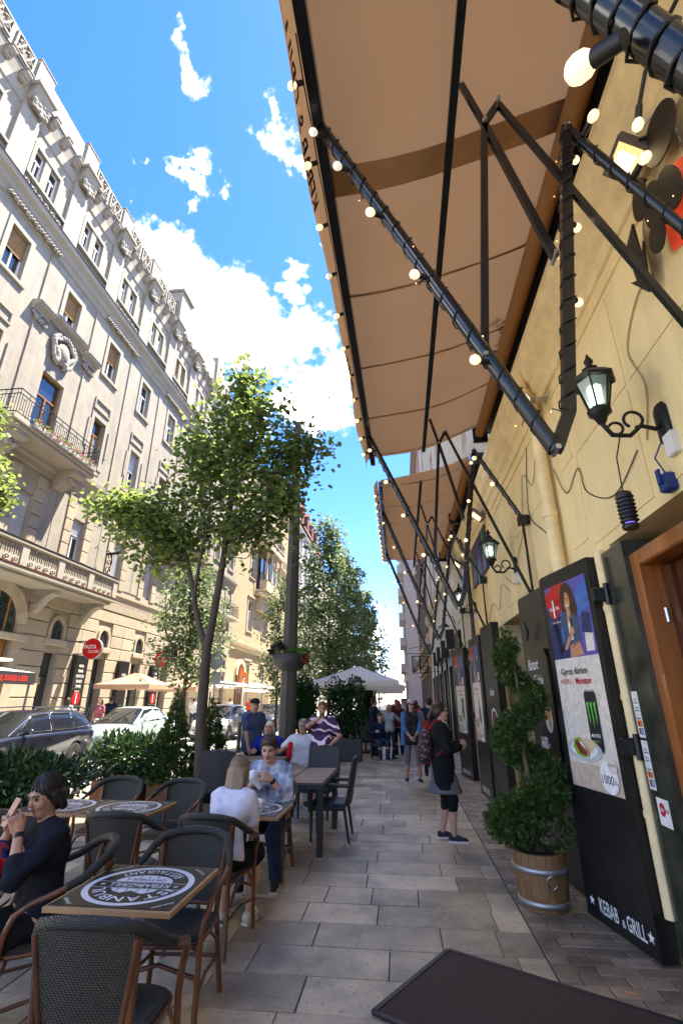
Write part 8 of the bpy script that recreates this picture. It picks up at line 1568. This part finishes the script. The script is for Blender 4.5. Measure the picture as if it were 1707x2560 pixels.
    return t, H, dict(P=P, u=u, fw=fw, sh=sh, chest=chest, arms=arms, body=body)
navy = fab('navy sweatshirt', (.012, .014, .022)); jeans = fab('dark jeans', (.02, .035, .07)); blackc = fab('black', (.012, .012, .013)); lav = fab('white tee', (.62, .60, .68), var=.05); whitesh = mat('white canvas shoe', (.6, .6, .58), .7); darksh = mat('dark canvas shoe', (.02, .02, .024), .7)
# woman with the phone
t, H, K = person('woman in a dark sweatshirt looking down at her phone, seated at the left', (-2.15, 3.24, 0), 146, 1.6, True, 1, .0085, seat=.565, lean=6, hands=[(-.07, .235, 1.03), (.07, .235, 1.03)], elbows=[(-.6, .1, -1), (.6, .1, -1)], hdir=[(.25, .35, .9), (-.25, .35, .9)], palm=[(1, .0, -.1), (-1, 0, -.1)], curl=(.75, .75), look=(18, -20), top=navy, sleeve='mid', bottom=fab('black jeans', (.014, .014, .018)), shoes=darksh, hair=('long', 'black', .05), feet=[(-.1, .38, .08), (.1, .42, .08)])
q = B(); q.box(-.0045, .0045, -.038, .038, -.075, .075, bev=.003); o = q.build('phone', mat('rose phone', (.28, .16, .15), .3, metal=.4)); o.parent = None
pw = thing('phone', 'rose-coloured phone held up by the woman in the dark sweatshirt', 'phone', (0, 0, 0)); M_ = wmat(t); pc = M_ @ V3(0, .275, 1.135); bpy.data.objects.remove(pw); o.location = pc; o.rotation_euler = (0, R(-22), R(146 + 90)); tag(o, 'rose-coloured phone held up by the woman in the dark sweatshirt', 'phone')
a_, e_, w_ = K['arms'][0]; q = B(); d = (w_ - e_).normalized(); q.cyl(w_ - d * .03, w_ - d * .005, .03, n=14); q.build('watch', mat('dark watch', (.03, .02, .02), .3, metal=.5), t, True)
q = B(); fch = lambda a, b_: tuple(K['chest'] + V3(a, 0, 0) + K['fw'] * .135 + K['u'] * (b_ - .03)); text_arc(q, 'UNCOLDE', lambda a, b_: fch(a, b_), .026, 0, 0, .06, R(90), bold=.01); [rect(q, fch, -.05, .05, -.02 - k * .025, -.01 - k * .025) for k in range(3)]; q.build('shirt_print', M_swhite, t, True)
bg_ = [('e', (-2.42, 3.02, .79), (.16, .13, .085), .03), ('e', (-2.5, 3.1, .82), (.1, .1, .07), .03), ('c', (-2.42, 2.97, .82), (-2.33, 3.0, .9), .03, .02, .02)]; o = sdf_obj('shoulder_bag', bg_, .012, fab('red bag', (.5, .012, .015)), None, False); tag(o, 'bright red cloth bag on the table before the woman with the phone', 'bag')
o = sdf_obj('scarf', [('e', (-2.36, 3.06, .87), (.07, .07, .05), .02), ('c', (-2.36, 3.02, .88), (-2.28, 3.05, .80), .03, .03, .02)], .012, pattern('blue red cloth', 'floral', [(.02, .03, .15), (.03, .05, .25), (.4, .03, .04), (.5, .5, .55)]), None, False); tag(o, 'blue patterned cloth over the red bag', 'scarf')
# girl seen from behind
t, H, K = person('girl with straight blond hair in a white shirt seen from behind at the couple\'s table', (-1.46, 4.4, 0), -6, 1.62, True, 0, .0085, seat=.545, lean=20, hands=[(-.1, .42, .80), (.1, .42, .82)], elbows=[(-.25, -.3, -1), (.25, -.3, -1)], wide=.9, look=(-6, -14), top=lav, sleeve='short', loose=.003, bottom=blackc, kind='skirt', shoes=whitesh, hair=('long', 'ash', .24), feet=[(-.1, .30, .08), (.12, .36, .08)])
o = sdf_obj('handbag', [('e', (-1.72, 4.2, .55), (.09, .05, .06), .02), ('c', (-1.76, 4.16, .6), (-1.66, 4.16, .62), .014, .014, .01)], .012, fab('dark red leather', (.12, .02, .02)), None, False); tag(o, 'dark red handbag on the girl\'s chair', 'bag')
# young man in plaid
plaid = pattern('blue plaid', 'plaid', [(.02, .035, .10), (.06, .10, .24), (.22, .30, .45), (.55, .6, .68)])
t, H, K = person('young man in a blue plaid shirt eating, seated facing the girl', (-1.42, 5.78, 0), 178, 1.78, False, 0, .0085, seat=.52, lean=15, hands=[(-.09, .40, .90), (.07, .36, .89)], elbows=[(-.5, .1, -1), (.6, .1, -1)], wide=.93, hdir=[(.5, .5, .25), (-.5, .5, .25)], curl=(.9, .9), look=(4, -22), top=plaid, sleeve='mid', loose=.006, bottom=jeans, shoes=darksh, hair=('short', 'brown'), feet=[(-.14, .26, .08), (.12, .34, .08)], neckcut=1)
q = B(); a_, e_, w_ = K['arms'][0]; d = (w_ - e_).normalized(); q.cyl(w_ - d * .04, w_ - d * .012, .032, n=14); q.build('watch', mat('dark watch', (.03, .02, .02)), t, True)
o = sdf_obj('food_wrapper', [('c', (-1.44, 5.33, .88), (-1.50, 5.28, .98), .028, .05, .02), ('e', (-1.5, 5.28, 1.0), (.045, .04, .03), .01)], .01, mat('white paper', (.75, .75, .74)), None, False); tag(o, 'white paper food wrapper in the young man\'s hands', 'wrapper')
# woman in black with a backpack
t, H, K = person('woman in black cardigan and grey skirt standing in profile, reading the boards', (.5, 7.42, 0), -88, 1.64, True, 0, .0105, hands=[(-.04, .27, 1.16), (.08, .25, 1.13)], elbows=[(-.8, -.4, -1), (.8, -.4, -1)], look=(0, -3), top=blackc, sleeve='long', hem=-.30, loose=.012, bottom=fab('black leggings', (.012, .012, .013)), kind='capri', shoes=darksh, hair=('pony', 'brown'), shades=True, feet=[(-.1, -.05, .08), (.1, .08, .08)])
sdf_obj('skirt', [('c', (0, 0, .9), (0, .03, .55), .13, .22, .04), ('c', (0, 0, .9), (0, -.02, .55), .13, .2, .04)], .012, fab('grey skirt', (.13, .13, .135)), t, True, cuts=[(0, 0, -1, -.56), (0, 0, 1, .95)]); sdf_obj('red_top', [('c', (0, .085, .86), (0, .09, 1.06), .085, .075, .03)], .012, fab('rust top', (.22, .03, .02)), t, True)
sdf_obj('neck_scarf', [('c', (-.06, .03, 1.43), (.06, .03, 1.43), .05, .05, .03), ('c', (-.06, .07, 1.43), (.02, .13, 1.28), .035, .03, .02), ('c', (.06, .06, 1.43), (.05, .12, 1.2), .03, .025, .02)], .011, fab('pale grey scarf', (.42, .42, .41)), t, True)
t2 = thing('backpack', 'black and white patterned backpack with orange base on the woman in black', 'backpack', (.3, 7.42, .95)); sdf_obj('pack', [('e', (.29, 7.42, 1.12), (.10, .155, .2), .04), ('e', (.27, 7.42, 1.0), (.11, .155, .14), .04)], .012, [pattern('monochrome print', 'cells', [(.02, .02, .02), (.6, .58, .58), (.03, .03, .03), (.3, .1, .1), (.65, .63, .62)]), fab('orange base', (.35, .07, .02))], t2, False, mi_fn=lambda c: (c[:, 2] < .9).astype(int)); q = B(); q.tube([(.33, 7.28, 1.28), (.42, 7.26, 1.42), (.5, 7.27, 1.42), (.58, 7.27, 1.3), (.56, 7.26, 1.1), (.42, 7.26, .98)], .016, 6); q.build('strap', fab('red strap', (.25, .02, .02)), t2)
# woman in blue cardigan with bandana
flor = pattern('dark floral', 'floral', [(.015, .012, .016), (.02, .015, .02), (.25, .05, .06), (.03, .05, .03), (.4, .3, .28)])
t, H, K = person('woman in blue cardigan, white bandana and sunglasses walking toward the camera', (.18, 12.1, 0), 186, 1.69, True, 0, .013, hands=[(-.05, .2, .93), (.06, .2, .92)], elbows=[(-1, -.3, -.6), (1, -.3, -.6)], look=(14, -4), top=flor, sleeve='none', hem=-.16, bottom=fab('grey capri', (.16, .16, .18)), kind='capri', shoes=mat('navy canvas shoe', (.015, .02, .06), .7), hair=('long', 'black', .3), shades=True, feet=[(-.13, .02, .08), (.14, -.1, .08)])
blue = fab('denim blue cardigan', (.09, .17, .34)); g_ = []
for s, (S0, el, wr) in zip((-1, 1), K['arms']): g_ += [('c', tuple(S0), tuple(el), .068, .056, .03), ('c', tuple(el), tuple(el.lerp(wr, .4)), .056, .05, .02), ('c', (s * .14, -.02, 1.36), (s * .17, -.02, .76), .085, .09, .03)]
g_.append(('c', (-.1, -.06, 1.3), (-.1, -.07, .8), .09, .1, .05)); g_.append(('c', (.1, -.06, 1.3), (.1, -.07, .8), .09, .1, .05)); sdf_obj('cardigan', g_, .014, blue, t, True, cuts=[(0, 0, -1, -.74)]); sdf_obj('bandana', [('e', tuple(H(0, -.005, .055)), (.092, .105, .085), .02)], .012, mat('white bandana', (.66, .62, .62), .85, c2=(.5, .3, .32), vs=30), t, True, cuts=[(0, 0, -1, -H(0, 0, .035).z)])
def simple(lab, loc, rz, h, fem, topm, botm, hair, sleeve='short', kind='trousers', vox=.02, skin=0, group='passers-by down the street', **k): return person(lab, loc, rz, h, fem, skin, vox, top=topm, sleeve=sleeve, bottom=botm, kind=kind, shoes=darksh, hair=hair, group=group, **k)
redt = fab('coral red top', (.6, .06, .05)); greyh = fab('grey hoodie', (.24, .25, .28)); dnavy = fab('dark navy', (.015, .02, .045)); white = fab('white shirt', (.62, .62, .62))
simple('girl with blond hair in a coral red top, just behind the woman in black', (.42, 12.9, 0), 10, 1.42, True, redt, dnavy, ('long', 'blond', .22), vox=.015)
simple('girl in a grey hoodie with blond ponytail reaching out, back turned', (-.42, 16.25, 0), -35, 1.55, True, greyh, fab('charcoal trousers', (.03, .03, .034)), ('pony', 'blond'), 'long', vox=.015, hands=[(-.2, .2, 1.0), (.2, .45, 1.25)])
simple('man in dark navy with a rucksack, back turned, beyond the woman in blue', (.72, 14.6, 0), -10, 1.74, False, dnavy, jeans, ('short', 'black'), vox=.018)
simple('woman in a dark red jacket with red hair among the crowd', (-.15, 17.6, 0), 20, 1.66, True, fab('dark red jacket', (.09, .02, .02)), dnavy, ('long', 'red', .3), 'long')
simple('man in navy shirt standing by the parasol terrace', (-.95, 17.1, 0), -60, 1.74, False, dnavy, jeans, ('short', 'black'), 'long', hands=[(-.1, .3, 1.2), (.15, .28, 1.1)])
person('guest in dark clothes seated under the cream parasol', (-.75, 16.35, 0), 200, 1.7, False, 1, .02, seat=.53, lean=10, top=dnavy, sleeve='long', bottom=jeans, shoes=darksh, hair=('short', 'black'), hands=[(-.2, .3, .78), (.2, .3, .78)])
cr = [(.1, 19.2, 175, 1.72, 'white', 'short', 'black', 'man in white shirt in the distant crowd, facing the camera'), (.5, 20.5, 10, 1.66, 'red', 'long', 'brown', 'woman in coral in the distant crowd, walking away'), (-.25, 21.5, 160, 1.7, 'navy', 'short', 'brown', 'man in navy in the middle of the distant crowd'), (.3, 23.5, 5, 1.64, 'black', 'long', 'black', 'woman in black in the distant crowd'), (.85, 18.4, 180, 1.7, 'grey', 'short', 'brown', 'man in grey close to the black shopfronts'), (.0, 26, 0, 1.75, 'white', 'short', 'grey', 'grey-haired man in white far down the pavement'), (.7, 27.5, 170, 1.65, 'navy', 'long', 'blond', 'blond woman in navy far down the pavement'), (-.4, 30, 180, 1.7, 'red', 'short', 'black', 'person in coral at the far end of the pavement')]
cm = dict(white=white, red=redt, navy=dnavy, black=blackc, grey=greyh)
for (x, y, a, h, c, hk, hc_, lab) in cr: simple(lab, (x, y, 0), a, h, hk == 'long', cm[c], dnavy if c != 'navy' else jeans, (hk, hc_, .25), vox=.024, feet=[(-.1, -.1, .08), (.1, .14, .08)])
# guests at the hardwood tables
t, H, K = person('woman in a purple swirl-patterned dress standing with a hand at her mouth', (-1.40, 9.05, 0), 168, 1.65, True, 1, .0125, hands=[(-.22, .2, 1.0), (-.02, .16, 1.44)], elbows=[(-1, -.5, -.2), (1, .1, -.6)], hdir=[None, (-.3, .2, .9)], look=(20, -4), top=pattern('swirl dress', 'swirl', [(.05, .02, .07), (.7, .48, .56), (.22, .08, .25), (.8, .62, .68), (.12, .05, .16)]), sleeve='short', bottom=bpy.data.materials['swirl dress'], kind='dress', shoes=darksh, hair=('short', 'red'), wide=1.12, hem=-.02)
t, H, K = person('grey-haired man in white shirt and sunglasses seated by the lamp post', (-1.86, 9.7, 0), 188, 1.74, False, 1, .0125, seat=.54, lean=-8, hands=[(-.3, .12, .86), (.26, .2, .88)], look=(-8, 0), top=white, sleeve='short', loose=.004, bottom=fab('beige trousers', (.4, .34, .26)), shoes=darksh, hair=('short', 'grey'), shades=True, wide=1.04)
o = sdf_obj('red_cloth', [('c', (-2.0, 9.35, .95), (-2.05, 9.3, .62), .04, .05, .02), ('c', (-2.05, 9.3, .62), (-2.02, 9.28, .45), .05, .04, .02)], .014, fab('bright red cloth', (.62, .01, .02)), None, False); tag(o, 'bright red cloth hung over the chair of the man in sunglasses', 'cloth')
t, H, K = person('man in striped blue shirt and cap standing with his back half turned', (-2.9, 10.0, 0), 238, 1.70, False, 1, .0125, hands=[(-.26, .16, .82), (.2, .14, .8)], look=(-20, -10), top=pattern('navy stripe shirt', 'stripe', [(.035, .06, .14), (.06, .1, .2), (.035, .06, .14), (.16, .2, .3)]), sleeve='short', loose=.006, hem=-.14, bottom=dnavy, shoes=darksh, hair=('short', 'grey'), wide=1.1)
sdf_obj('cap', [('e', tuple(H(0, -.01, .06)), (.09, .105, .07), .02), ('c', tuple(H(-.03, .1, .055)), tuple(H(.03, .1, .055)), .022, .022, .02), ('c', tuple(H(-.03, .14, .045)), tuple(H(.03, .14, .045)), .012, .012, .03)], .011, fab('black cap', (.014, .014, .018)), t, True, cuts=[(0, 0, -1, -H(0, 0, .03).z)])
person('blonde woman in royal blue seated left of the lamp post', (-2.52, 9.85, 0), 176, 1.68, True, 1, .0125, seat=.54, lean=2, hands=[(-.28, .12, .8), (.25, .2, .8)], look=(6, 0), top=fab('royal blue top', (.012, .03, .28)), sleeve='mid', bottom=dnavy, shoes=darksh, hair=('long', 'white', .22), wide=1.08)
# across the street
simple('woman in grey tee walking on the far pavement under the PASTA sign', (-12.0, 17.5, .07), 20, 1.68, True, fab('grey tee', (.4, .4, .42)), jeans, ('long', 'brown', .12), vox=.018, group='people on the far pavement'); simple('woman in printed top on the far pavement, beside the man in navy', (-12.1, 19.75, .07), 175, 1.66, True, pattern('pink print', 'floral', [(.4, .1, .12), (.1, .05, .1), (.5, .4, .4)]), jeans, ('long', 'brown', .12), vox=.018, group='people on the far pavement'); simple('man in navy tee on the far pavement, back turned', (-12.0, 20.35, .07), 30, 1.74, False, dnavy, jeans, ('short', 'black'), vox=.018, group='people on the far pavement')
for i, (x, y, a, c, lab) in enumerate([(-11.8, 28.5, 10, 'white', 'man in white tee on the far pavement, near the peach parasols'), (-11.9, 35, 5, 'white', 'man in white tee farther along the far pavement'), (-12.1, 33, 170, 'black', 'person in black on the far pavement under the white awning'), (-12.0, 40, 170, 'red', 'woman in coral on the far pavement under the cream awning')]): simple(lab, (x, y, .07), a, 1.72, c == 'red', cm[c], jeans, ('short' if c != 'red' else 'long', 'black', .2), vox=.026, group='people on the far pavement')
